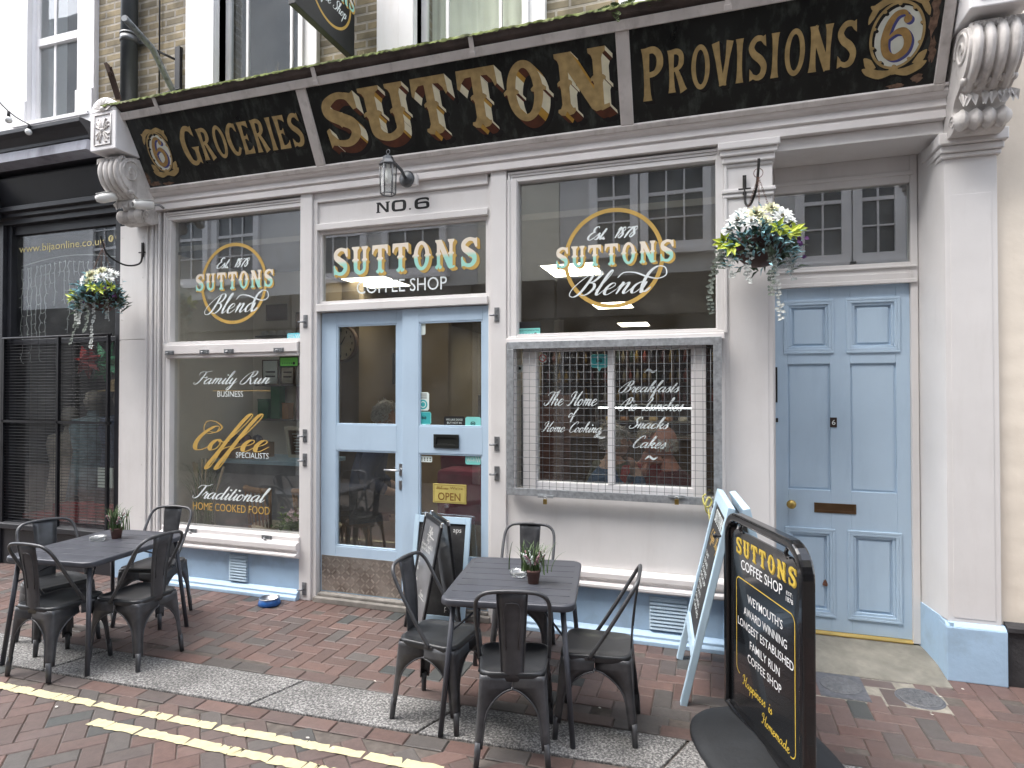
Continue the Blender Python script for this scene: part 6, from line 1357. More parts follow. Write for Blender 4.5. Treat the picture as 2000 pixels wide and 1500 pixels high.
    # clothes over the body
    TV = [((0,0,S+.0),.15*k),((0,-.05*L,S+.22),.14*k),((0,-.2*L,S+.40),.152*k),((0,-.3*L,S+.505),.105)]; TE = [(0,1),(1,2),(2,3)]; TV.append(((0,-.31*L-.01,S+.565),.078)); TE.append((3,4))
    for s in (0,1):
        n0 = len(TV); b_ = 6+9*s; TV += [(V[b_][0],V[b_][1]+.016),(V[b_+1][0],V[b_+1][1]+.016),(V[b_+2][0],V[b_+2][1]+.012)]; TE += [(3,n0),(n0,n0+1),(n0+1,n0+2)]
    body(TV, TE, 'jacket', top)
    LV = [((0,0,S+.03),.142*k)]; LE = []
    for s in (0,1):
        b_ = 10+9*s; n0 = len(LV); LV += [(V[b_][0],V[b_][1]+.016),(V[b_+1][0],V[b_+1][1]+.018)]; LE += [(0,n0),(n0,n0+1)]
        if not shorts: LV += [(V[b_+2][0],V[b_+2][1]+.02),(V[b_+3][0],V[b_+3][1]+.02)]; LE += [(n0+1,n0+2),(n0+2,n0+3)]
    body(LV, LE, 'trousers', legs)
    sm_ = MB()
    for s in (-1,1): sm_.ball((s*.13,-.47,.045), .06, 10, sc=(.75,1.9,.75))
    obj('shoes', sm_, M('shoe_dark',(.03,.03,.035),.5), t)
    return t
def stool(x, y, lab):
    t = thing('wooden_stool', lab, 'stool', (x,y,.05), 0, 'stools under the customers'); obj('seat', MB().lathe([(0,.36),(.19,.36),(.19,.40),(0,.41)], n=20), wood2, t)
    for a in (-1,1):
        for c in (-1,1): obj('leg', MB().tube([(a*.13,c*.13,.37),(a*.16,c*.16,0)],.015,6), wood2, t)
sk1 = M('skin_pale',(.52,.33,.25),.6,var=.06); sk2 = M('skin_ruddy',(.50,.24,.18),.6,var=.08); greyh = M('hair_grey',(.60,.57,.53),.8,var=.25,vs=40); whiteh = M('hair_fair_grey',(.62,.56,.46),.8,var=.2,vs=40)
navy = M('jacket_navy',(.03,.042,.085),.85,var=.2); darkt = M('trousers_dark',(.03,.03,.036),.9); denim = M('jacket_denim',(.06,.11,.20),.9); olive = M('jacket_olive',(.12,.12,.085),.9); redj = M('jumper_red',(.28,.03,.03),.9); burg = M('jumper_burgundy',(.12,.03,.035),.9)
for (lab, px, Y, rz, args) in (('grey haired person in dark navy jacket and shorts sitting inside the left shop door', 712, 1.15, 2.0, dict(top=navy, legs=darkt, skin=sk1, hair=greyh, shorts=True, bulk=1.2, lean=.35, arms='lap')),
    ('grey haired person in a blue denim jacket leaning over behind the hatch', 1156, .62, PI/2+.3, dict(top=denim, legs=darkt, skin=sk1, hair=greyh, lean=.35, arms='face')),
    ('fair grey haired person in an olive jacket sitting behind the hatch centre bar', 1203, 1.35, -.5, dict(top=olive, legs=darkt, skin=sk1, hair=whiteh, lean=.1)),
    ('person in a red jumper sitting right of centre behind the hatch', 1262, 1.25, .3, dict(top=redj, legs=darkt, skin=sk2, hair=whiteh, lean=.3, arms='face')),
    ('bald ruddy man in burgundy sitting behind the right pane of the hatch', 1330, .70, -PI/2-.2, dict(top=burg, legs=darkt, skin=sk2, hair=greyh, lean=.2, bald=True))):
    p = at(px, 800, Y); q_ = person(lab, (p.x, Y, .05), rz, **args); q_.scale = (1.22 if px < 800 else 1.08,)*3; stool(p.x, Y, 'wooden stool under the '+lab.split(' sitting')[0].split(' leaning')[0])
def ctable(x, y, lab):
    t = thing('cafe_table', lab, 'table', (x,y,.05)); obj('top', MB().box(-.32,.32,-.32,.32,.70,.73), wood2, t, bevel=.01); obj('pedestal', MB().tube([(0,0,.02),(0,0,.70)],.035,10).lathe([(0,0),(.22,0),(.2,.02),(0,.04)], n=20), inkb, t)
a0 = at(1245,800,.7); ctable(a0.x, .72, 'square wooden table between the customers behind the hatch')

# ================================================================ STREET FURNITURE
def make_chair(label):
    t = thing('metal_chair', label, 'chair', (0,0,0), 0, 'metal chairs round the pavement tables')
    def sq(hw0, hw1, hy, r, z, n=5): # rounded seat outline; front (+y) half width hw1, back hw0
        o = []
        for (sx, sy, a0) in ((1,1,0),(-1,1,90),(-1,-1,180),(1,-1,270)):
            hw = hw1 if sy > 0 else hw0
            for i in range(n+1): a = R(a0+90*i/n); o.append((sx*(hw-r)+r*math.cos(a), sy*(hy-r)+r*math.sin(a), z))
        return o
    m = MB(); rings = [sq(.160,.178,.178,.06,.405),sq(.166,.184,.184,.065,.430),sq(.163,.181,.181,.065,.441),sq(.152,.170,.170,.06,.444),sq(.142,.160,.160,.055,.437),sq(.07,.08,.08,.03,.432)]
    n = len(rings[0]); m.add([p for r_ in rings for p in r_]+[(0,0,.431)], [(k*n+i,k*n+(i+1) % n,(k+1)*n+(i+1) % n,(k+1)*n+i) for k in range(5) for i in range(n)]+[(5*n+i,5*n+(i+1) % n,6*n) for i in range(n)], 0, True)
    obj('seat', m, chairblk, t)
    for sx in (-1,1):
        for sy in (-1,1):
            m = MB(); hw = .178 if sy > 0 else .160; fx = .205 if sy > 0 else .185; fy = .218
            zs = [.425,.40,.375,.362,.361,.358,.353,.345,.333,.318,.30,.28,.255,.22,.17,.13,.09]; secs = []; e1 = []; e2 = []
            for z in zs:
                u = (.425-z)/.425; cx = hw+(fx-hw)*u**1.0; cy = .178+(fy-.178)*u; cx += .0; 
                if z > .362: wx, wy = cx-.0005, cy-.0005
                else:
                    q_ = min(1,(.362-z)/.15); ar = .35*(1-q_)**2.2+.65*(1-math.sqrt(max(0,1-(1-q_)**2)))
                    wx = .050+(cx-.050)*ar-.020*min(1,u*1.0); wy = .050+(cy-.050)*ar-.020*min(1,u*1.0)
                r = .022; L = [(cx-wx, cy)]
                for i in range(7):
                    a = R(90-90*i/6); L.append((cx-r+r*math.cos(a), cy-r+r*math.sin(a)))
                L.append((cx, cy-wy))
                # a pressed flute down the corner
                secs.append([(sx*x, sy*y, z) for x, y in L]); e1.append(secs[-1][0]); e2.append(secs[-1][-1])
            k = len(secs[0]); fl_ = 1 if sx*sy > 0 else -1
            fs = [((a*k+i),(a*k+i+1),((a+1)*k+i+1),((a+1)*k+i)) for a in range(len(zs)-1) for i in range(k-1)]
            m.add([p for s_ in secs for p in s_], [f if fl_ > 0 else f[::-1] for f in fs], 0, True)
            m.tube(e1[2:], .0035, 5); m.tube(e2[2:], .0035, 5)
            a = Vector((sx*(fx-.022), sy*(fy-.022), .115)); b_ = Vector((sx*(fx-.012), sy*(fy-.014), 0)); m.tube([a,a*.5+b_*.5,b_],[.016,.0145,.013],10)
            o = obj('leg', m, gun, t)
            q = o.modifiers.new('solid','SOLIDIFY'); q.thickness = .0022; q.offset = 0
    half = [(.178,.03,.425),(.180,-.02,.50),(.182,-.095,.62),(.182,-.160,.73),(.172,-.198,.795),(.140,-.217,.830),(.09,-.222,.842),(0,-.224,.846)]
    pts = half+[(-x,y,z) for x,y,z in half[-2::-1]]
    m = MB(); m.tube(spline(pts,4), .0105, 10); m.box(.168,.182,-.0,.05,.415,.432); m.box(-.182,-.168,-.0,.05,.415,.432); obj('back_frame', m, gun, t)
    m = MB(); vs = []; nz = 10
    for i in range(nz+1):
        f = i/nz; z = .40+.445*f; y = -.176-.048*f+(.012*math.sin(f*PI)); w = .052+.023*f
        for j in range(5): s_ = -1+2*j/4; vs.append((s_*w, y-.010*(1-s_*s_)*.8, z))
    m.add(vs, [(i*5+j,i*5+j+1,(i+1)*5+j+1,(i+1)*5+j) for i in range(nz) for j in range(4)], 0, True)
    for s_ in (-1,1): m.tube([vs[i*5+(0 if s_ < 0 else 4)] for i in range(nz+1)], .003, 5)
    sy_ = lambda x, z: -.176-.048*((z-.40)/.445)+.012*math.sin((z-.40)/.445*PI)-.008*(1-(x/.065)**2)-.001
    m.tube([(x, sy_(x,z), z) for x, z in ((-.03,.56),(-.034,.64),(-.038,.72),(-.036,.765),(-.028,.785),(0,.79),(.028,.785),(.036,.765),(.038,.72),(.034,.64),(.03,.56))], .003, 5)
    o = obj('back_slat', m, gun, t); q = o.modifiers.new('solid','SOLIDIFY'); q.thickness = .002
    return t
chairs = [((-.958,-1.515),15,'metal chair with its back to the street at the near side of the right table'),
 ((-1.455,-1.335),-94,'metal chair at the left of the right table beside the black menu board'),
 ((-.580,-1.205),94,'metal chair at the right of the right table facing left below the window guard'),
 ((-1.215,-.475),186,'metal chair on the window side of the right table under the padlocks'),
 ((-4.08,-1.575),2,'metal chair with its back to the street at the near side of the left table'),
 ((-4.50,-1.30),-106,'metal chair at the far left of the left table before the black shop'),
 ((-3.70,-1.325),90,'metal chair at the right of the left table nearest the kerb'),
 ((-4.20,-.745),192,'metal chair on the window side of the left table by the cafe pilaster')]
c0 = None
for (x, y), rz, lab in chairs:
    if c0 is None: c0 = make_chair(lab); o = c0
    else: o = copy_tree(c0)
    o.location = (x,y,0); o.rotation_euler = (0,0,R(rz)); o['label'] = lab
def make_table(label):
    t = thing('pavement_table', label, 'table', (0,0,0), 0, 'slatted grey tables on the pavement'); hx, hy = .355, .425
    m = MB(); n = 7; fw = .0
    def rr(x0,x1,y0,y1,r): return [(x1-r+r*math.cos(R(a)), y1-r+r*math.sin(R(a))) for a in range(0,91,18)]+[(x0+r+r*math.cos(R(a)), y1-r+r*math.sin(R(a))) for a in range(90,181,18)]+[(x0+r+r*math.cos(R(a)), y0+r+r*math.sin(R(a))) for a in range(180,271,18)]+[(x1-r+r*math.cos(R(a)), y0+r+r*math.sin(R(a))) for a in range(270,361,18)]
    outer = rr(-hx,hx,-hy,hy,.07); k = len(outer); rings = [[(x,y,.678) for x,y in outer],[(x*1.004,y*1.004,.690) for x,y in outer],[(x*1.0,y*1.0,.708) for x,y in outer],[(x*.985,y*.988,.713) for x,y in outer],[(x,y,.7135) for x,y in rr(-hx*.90,hx*.90,-hy*.92,hy*.92,.012)]]
    m.add([p for r_ in rings for p in r_], [(a*k+i,a*k+(i+1) % k,(a+1)*k+(i+1) % k,(a+1)*k+i) for a in range(4) for i in range(k)], 0, True)
    m.f.append(tuple(range(k))[::-1]); m.m.append(0); m.sm.append(False)
    iy = hy*.92; sw = 2*iy/n
    m.add([(-hx*.92,-iy,.7085),(hx*.92,-iy,.7085),(hx*.92,iy,.7085),(-hx*.92,iy,.7085)], [(0,1,2,3)])
    for i in range(n): 
        y0, y1 = -iy+i*sw+.003, -iy+(i+1)*sw-.003; m.box(-hx*.905, hx*.905, y0, y1, .7095, .7142)
    obj('table_top', m, tabmat, t, bevel=.002)
    for sx in (-1,1):
        for sy in (-1,1): obj('leg', MB().tube([(sx*.29,sy*.36,.68),(sx*.345,sy*.42,.0)], .0145, 10), tabmat, t)
    for sx in (-1,1):
        for sy in (-1,1): obj('brace', MB().tube([(sx*.30,sy*.372,.53),(sx*.08,sy*.10,.675)], .006, 6), tabmat, t)
    for sy in (-1,1): obj('rail', MB().tube([(-.29,sy*.36,.672),(.29,sy*.36,.672)], .009, 6), tabmat, t)
    return t
t1 = make_table('dark grey slatted table on the right, below the black chalkboard and window guard'); t1.location = (-1.07,-1.10,0); t1.rotation_euler = (0,0,R(9))
t2 = copy_tree(t1); t2.location = (-4.13,-1.245,0); t2.rotation_euler = (0,0,R(4.5)); t2['label'] = 'dark grey slatted table on the left, by the black shop'
terr = M('plastic_terracotta', (.125,.062,.05), .6, var=.25, vs=20); lav = M('heather_white', (.62,.68,.64), .8); pk = M('heather_pink', (.36,.21,.24), .8)
def plantpot(label, x, y, seed):
    random.seed(seed); t = thing('potted_plant', label, 'potted plant', (x,y,.7145), 0, 'plastic plants on the tables')
    obj('pot', MB().lathe([(0,0),(.030,0),(.039,.062),(.042,.064),(.042,.078),(.038,.078),(.036,.066),(0,.064)], n=22), terr, t)
    m = blades(75,.165,.11,wd=.0045); m.v = [(a,b_,c+.065) for a,b_,c in m.v]; obj('foliage', m, gg, t)
    for mm, n_ in ((lav,7),(pk,5)):
        f = MB()
        for i in range(n_):
            a = random.uniform(0,2*PI); d = Vector((math.cos(a)*.6,math.sin(a)*.6,.9)).normalized(); p = Vector((0,0,.07))
            for k in range(14): q = p+d*(.045+.0055*k)+Vector((random.gauss(0,.004),random.gauss(0,.004),0)); f.ball(q,.0055,5)
        obj('flower_spike', f, mm, t)
plantpot('small plastic plant in a brown pot on the right table', -.955,-1.165, 3); plantpot('small plastic plant in a brown pot on the left table', -4.185,-1.09, 5)
gl2 = bpy.data.materials.new('ashtray_glass'); gl2.use_nodes = True; b = gl2.node_tree.nodes['Principled BSDF']; b.inputs['Transmission Weight'].default_value = .9; b.inputs['Roughness'].default_value = .05; b.inputs['Base Color'].default_value = (.92,.95,.96,1)
for lab, x, y in (('clear glass ashtray on the right table beside the potted plant',-1.075,-1.06),('clear glass ashtray on the left table beside the potted plant',-4.25,-1.185)):
    m = MB(); m.lathe([(0,.0),(.045,.0),(.052,.012),(.055,.03),(.048,.031),(.043,.012),(0,.008)], n=28); o = obj('ashtray', m, gl2); o.location = (x,y,.7147); tag(o, lab, 'ashtray', 'ashtrays on the tables')
t = thing('dog_bowl', 'small blue dog bowl with steel rim on the paving by the left window', 'dog bowl', (-3.55,-.20,.001)); obj('body', MB().lathe([(0,.0),(.085,.0),(.092,.008),(.078,.055),(.074,.056)], n=32), M('bowl_blue',(.02,.10,.32),.35,var=.3,vs=30), t); obj('liner', MB().lathe([(.082,.056),(.084,.060),(.078,.061),(.066,.03),(.05,.02),(0,.018)], n=32), steel, t)
random.seed(11); m = MB()
for (px, py) in ((527,1229),(733,1330),(1172,1382),(600,1440),(1790,1285),(1836,1360),(1880,1345),(1710,1300),(1690,1275),(1445,1330),(1905,1330),(1820,1395),(110,1380),(650,1460),(1060,1400)):
    p = ground(px,py,.003); m.add([(p.x+.012*random.uniform(.5,1.3)*math.cos(2*PI*i/6+.3), p.y+.009*random.uniform(.4,1.4)*math.sin(2*PI*i/6), .0025) for i in range(6)], [(0,1,2,3,4,5)])
tag(obj('litter_specks', m, M('litter_white',(.55,.52,.47),.9)), 'pale crumbs and gum marks scattered on the brick paving', 'litter', kind='stuff')

# ---- boards
slate = M('chalkboard', (.022,.022,.023), .75, var=.35, vs=5, stain=(.09,.09,.09), stainamt=.5, stscale=(2,2,2)); chalk = M('chalk', (.66,.66,.64), .9, var=.25, vs=60)
ltblue = M('board_blue_paint', (.45,.60,.72), .45, var=.06, vs=6, bump=.06)
# framed board leaning on the right shop door
A = Vector((-2.275,-.165,.0)); B = Vector((-1.80,-.135,.0)); up = Vector((0,.155,.80)); u = (B-A).normalized(); v = up.normalized(); LM = fmat(A,u,v)
t = thing('leaning_chalkboard', 'blue framed chalkboard leaning against the right shop door', 'chalkboard', tuple((A+B)/2)); Wd, Ht = (B-A).length, up.length
m = MB()
for x0,x1,y0,y1 in ((0,.04,0,Ht),(Wd-.04,Wd,0,Ht),(.04,Wd-.04,Ht-.055,Ht),(.04,Wd-.04,0,.06)): m.box(x0,x1,y0,y1,-.015,.008)
obj('frame', m, ltblue, t, world=True, mtx=LM, bevel=.003); m = MB(); m.box(.04,Wd-.04,.06,Ht-.055,-.012,-.004); obj('board', m, slate, t, world=True, mtx=LM)
def chalkline(t, txt, x, y, h, mtx, z=.0, mat=None, thin=.16): 
    P,w = script_polys(txt, slant=.12, thin=thin, thick=thin*1.1, flat=True, k=4); P = [[(x+a*h, y+b_*h) for a,b_ in p] for p in P]; return letter_obj('chalk_writing', P, [mat or chalk], mtx, t, z)
for k, tx in enumerate(('Breakfast','Bacon','Beans','Sausage','Soup','Salads')): letter_obj('chalk_writing', [[(.06+a*.058*1.0, Ht-.135-.075*k+b_*.058) for a,b_ in p] for p in font_polys(tx[:2],0)], [chalk], LM, t, -.0035)
letter_obj('chalk_writing', [[(.33+a*.055, Ht-.12+b_*.055) for a,b_ in p] for p in font_polys('aps',0)], [chalk], LM, t, -.0035)
letter_obj('chalk_writing', [[(.30+a*.06, .10+b_*.06) for a,b_ in p] for p in font_polys('pie',0)], [chalk], LM, t, -.0035)
# black snap-frame A-board
t = thing('menu_board', 'black A-board with chrome corners and smeared chalk menu in front of the shop door', 'A-board', (-2.05,-.33,0))
snap = M('snap_black', (.018,.018,.02), .4, .3, var=.2); poster = M('smeared_poster', (.15,.155,.165), .30, var=.45, vs=5, bump=.12, bs=6, coat=.4)
def aboard(A, B, T, name_txt):
    u = (B-A).normalized(); v = (T-A); v = (v-u*v.dot(u)); Ht = v.length; v.normalize(); Wd = (B-A).length; Q = fmat(A,u,v)
    m = MB(); f_ = .032
    for x0,x1,y0,y1 in ((0,f_,.0,Ht),(Wd-f_,Wd,.0,Ht),(f_,Wd-f_,Ht-f_,Ht),(f_,Wd-f_,.10,.10+f_)): m.box(x0,x1,y0,y1,-.012,.006)
    obj('frame', m, snap, t, world=True, mtx=Q, bevel=.004)
    m = MB(); m.box(f_,Wd-f_,.10+f_,Ht-f_,-.008,-.003); obj('poster', m, poster, t, world=True, mtx=Q)
    m = MB()
    for x in (.012,Wd-.012): m.box(x-.019,x+.019,Ht-.034,Ht+.004,-.014,.0075)
    obj('corner', m, M('chrome',(.7,.7,.7),.2,1,var=.05), t, world=True, mtx=Q, bevel=.006)
    if name_txt:
        random.seed(4)
        rows = [('Coffee',.17,.80,.022),('Bag 10',.17,.735,.016),('The Soup and Vegetable Pie',.05,.69,.0125),('Soup and Pasta Bake',.06,.655,.0125),('Cakes',.06,.60,.013),('Tea',.05,.54,.013),('Pie',.05,.48,.013),('Snacks',.04,.40,.012),('Cheese',.23,.33,.017),('Bacon',.05,.27,.015),('Salads',.05,.20,.014)]
        for tx, x, y, h in rows: chalkline(t, tx, x*Wd/.46, y*Ht/.93, h, Q, -.0022, thin=.22)
        letter_obj('chalk_writing', [[(.15,.78*Ht/.93),(.33,.77*Ht/.93),(.33,.776*Ht/.93),(.15,.786*Ht/.93)],[(.22,.315*Ht/.93),(.36,.31*Ht/.93),(.36,.316*Ht/.93),(.22,.321*Ht/.93)]], [chalk], Q, t, -.0022)
aboard(Vector((-2.245,-.27,0)), Vector((-1.945,-.62,0)), Vector((-2.115,-.16,.86)), True)
aboard(Vector((-1.72,-.36,0)), Vector((-2.02,-.01,0)), Vector((-1.80,-.43,.86)), False)
# blue wooden A-frame by the guard
t = thing('blue_a_frame', 'pale blue wooden folding A-frame chalkboard beside the black swing sign', 'A-board', (.1,-.5,0))
for sgn, xb, xt, nm in ((1,-.17,.088,0),(-1,.40,.135,1)):
    A, B, T = Vector((-.205,-.19,0)), Vector((-.145,-.86,0)), Vector((.072,-.19,1.145))
    if nm: A, B, T = Vector((.47,-.86,0)), Vector((.41,-.19,0)), Vector((.185,-.86,1.145))
    u = (B-A).normalized(); v = (T-A).normalized(); Q = fmat(A,u,v); L = (T-A).length; Wd = .67
    m = MB(); s_ = .022
    for x0,x1,y0,y1 in ((0,.05,0,L),(Wd-.05,Wd,0,L),(.05,Wd-.05,L-.075,L),(.05,Wd-.05,.27,.335)): m.box(x0,x1,y0,y1,-s_,s_*.8)
    obj('frame', m, ltblue, t, world=True, mtx=Q, bevel=.004)
    m = MB(); m.box(.05,Wd-.05,.335,L-.075,-.006,.002); obj('board', m, slate, t, world=True, mtx=Q)
    if not nm:
        P,_ = row(tuscan,'SUTTONS',gap=.1); letter_obj('lettering', fit(P,.12,.55,L-.19,L-.11), [whitepaint], Q, t, .003)
        P,_ = script_polys('Coffee Shop', thin=.1, thick=.22); letter_obj('lettering', fit(P,.12,.55,L-.34,L-.23), [goldpaint], Q, t, .003)
        for k in range(8): letter_obj('lettering', fit(font_polys(('TOAST','TEACAKES','SCONES','SOUP','PANINI','JACKETS','SALADS','CAKES')[k],0),.09,.09+.045*(4+k%4),L-.42-.048*k,L-.392-.048*k), [whitepaint], Q, t, .003)
m = MB()
for (y,z) in ((-.20,1.03),(-.84,.98)): m.tube([(.03,y,z),(.19,y,z)],.008,8); m.ball((.025,y,z),.014,8); m.ball((.195,y,z),.014,8)
obj('hinge_bolt', m, black, t, world=True)
rp_ = M('yellow_rope', (.55,.50,.16), .8, var=.3, vs=60, bump=.4, bs=150); Y = -.12
m = MB(); pts = [at(*q,-.12) for q in ((1378,965),(1373,972),(1376,985),(1384,990),(1390,980),(1384,972),(1378,985),(1380,1000),(1388,1004),(1392,998))]; pts = [p+Vector((0,.012*math.sin(i*1.9),0)) for i,p in enumerate(pts)]; m.tube(spline(pts,5), .0065, 6); p0 = at(1383,990,-.12); m.tube([p0,p0+Vector((.01,-.02,-.08)),p0+Vector((.012,-.01,-.15))],.0055,6)
tag(obj('rope', m, rp_), 'knotted yellow rope tied between the window guard and the blue A-frame', 'rope')
# black swing sign on a rubber base
a = Vector((.118,-.871,0)); d = Vector((.3584,-.9336,0)); Q = fmat(a,d,(0,0,1))     # local x along the board, y up, z towards the street
t = thing('swing_sign', 'tall black rounded pavement sign with gold and white lettering on a rubber base', 'pavement sign', tuple(a+d*.38))
X0, X1, Z0, Z1 = -.060, .800, .045, 1.135
def rrect(x0,x1,z0,z1,r,n=8,bot=.0):
    o = [(x0,z0),(x1,z0)]
    o += [(x1-r+r*math.cos(R(90*i/n)), z1-r+r*math.sin(R(90*i/n))) for i in range(n+1)]+[(x0+r+r*math.cos(R(90+90*i/n)), z1-r+r*math.sin(R(90+90*i/n))) for i in range(n+1)]
    return o
O_, I_ = rrect(X0,X1,Z0,Z1,.15), rrect(X0+.045,X1-.045,Z0+.03,Z1-.045,.11); n = len(O_); vs = []
for zz in (.03,-.03): vs += [(x,y,zz) for x,y in O_]+[(x,y,zz) for x,y in I_]
fs = []
for i in range(n):
    j = (i+1) % n; fs += [(i,j,n+j,n+i),(2*n+j,2*n+i,3*n+i,3*n+j),(i,2*n+i,2*n+j,j),(n+i,n+j,3*n+j,3*n+i)]
gloss = M('gloss_black', (.008,.008,.009), .16, var=.2, coat=.6)
m = MB(); m.add(vs, fs); obj('frame', m, gloss, t, world=True, mtx=Q, bevel=.012, seg=3)
P_ = rrect(X0+.055,X1-.062,Z0+.03,Z1-.085,.105); m = MB(); m.prism(P_, lambda x,y,z:(x,y,z), -.006, .006); pan = obj('panel', m, M('sign_panel_black',(.010,.011,.013),.22,var=.2,coat=.5), t, world=True, mtx=Q)
for x in (.13,.62): obj('hanger', MB().tube([(x,Z1-.045,0),(x,Z1-.075,.012),(x,Z1-.10,.0)],.010,8).box(x-.03,x+.03,Z1-.095,Z1-.085,-.004,.012), gloss, t, world=True, mtx=Q)
YG = M('sign_gold', (.60,.43,.06), .45, var=.12, vs=30); wh = M('sign_white', (.78,.79,.80), .45, var=.04)
P,_ = row(tuscan,'SUTTONS',gap=.24); letter_obj('lettering', fit(P,.070,.698,.922,1.010), [YG,M('sign_gold_shade',(.30,.20,.02),.5)], Q, pan, .007, side=(.009,-.006,.001,blk))
def sl_(txt,x0,x1,z0,z1,mat=wh,bold=.003): letter_obj('lettering', fit(font_polys(txt,0,bold),x0,x1,z0,z1), [mat], Q, pan, .007)
sl_('COFFEE SHOP',.128,.575,.848,.900); sl_('EST:',.612,.668,.868,.886,bold=0); sl_('1878',.608,.672,.838,.860,bold=0)
sl_("WEYMOUTH'S",.205,.575,.690,.735); sl_('AWARD WINNING',.158,.615,.615,.657); sl_('LONGEST ESTABLISHED',.085,.674,.540,.582); sl_('FAMILY RUN',.230,.545,.459,.501); sl_('COFFEE SHOP',.204,.560,.384,.426)
cor = []
def arcp(cx,cz,a0,a1,r): return [(cx+r*math.cos(R(a0+(a1-a0)*i/8)), cz+r*math.sin(R(a0+(a1-a0)*i/8))) for i in range(9)]
line = [(.105,.278)]+arcp(.105,.316,270,180,.038)[1:]+arcp(.105,.757,180,90,.038)+arcp(.648,.757,90,0,.038)+arcp(.648,.185,0,-100,.038)
letter_obj('border', ribbon(line,[.006]*len(line)), [YG], Q, pan, .007)
for tx,x0,x1,z0,z1 in (('Happiness is',.135,.470,.240,.295),('Homemade',.355,.636,.150,.206)):
    P,_ = script_polys(tx, slant=.15, thin=.17, thick=.22, k=5); a_,b_,c_,d_ = bbox(P); letter_obj('lettering', [[(x0+(x-a_)/(b_-a_)*(x1-x0), z0+y*(z1-z0)/2.2) for x,y in p] for p in P], [YG], Q, pan, .007)
m = MB(); n = 48; vs = []; prof = [(1.0,.0),(1.0,.018),(.97,.030),(.80,.042),(.45,.060),(.20,.070),(0,.072)]
for k_, (f_, z) in enumerate(prof):
    for i in range(n):
        an = 2*PI*i/n; ca, sa = math.cos(an), math.sin(an); e_ = 2/2.6
        x = .375+.42*f_*math.copysign(abs(ca)**e_,ca); y = .325*f_*math.copysign(abs(sa)**e_,sa); vs.append(tuple(a+d*x+Vector((-.9336,-.3584,0))*y+Vector((0,0,z))))
m.add(vs, [(k_*n+i,k_*n+(i+1) % n,(k_+1)*n+(i+1) % n,(k_+1)*n+i) for k_ in range(len(prof)-1) for i in range(n)], 0, True)
obj('base', m, M('rubber_base',(.012,.014,.017),.65,var=.3,vs=8,bump=.15,bs=40,stain=(.04,.043,.048),stainamt=.4,stscale=(2,2,2)), t, world=True)

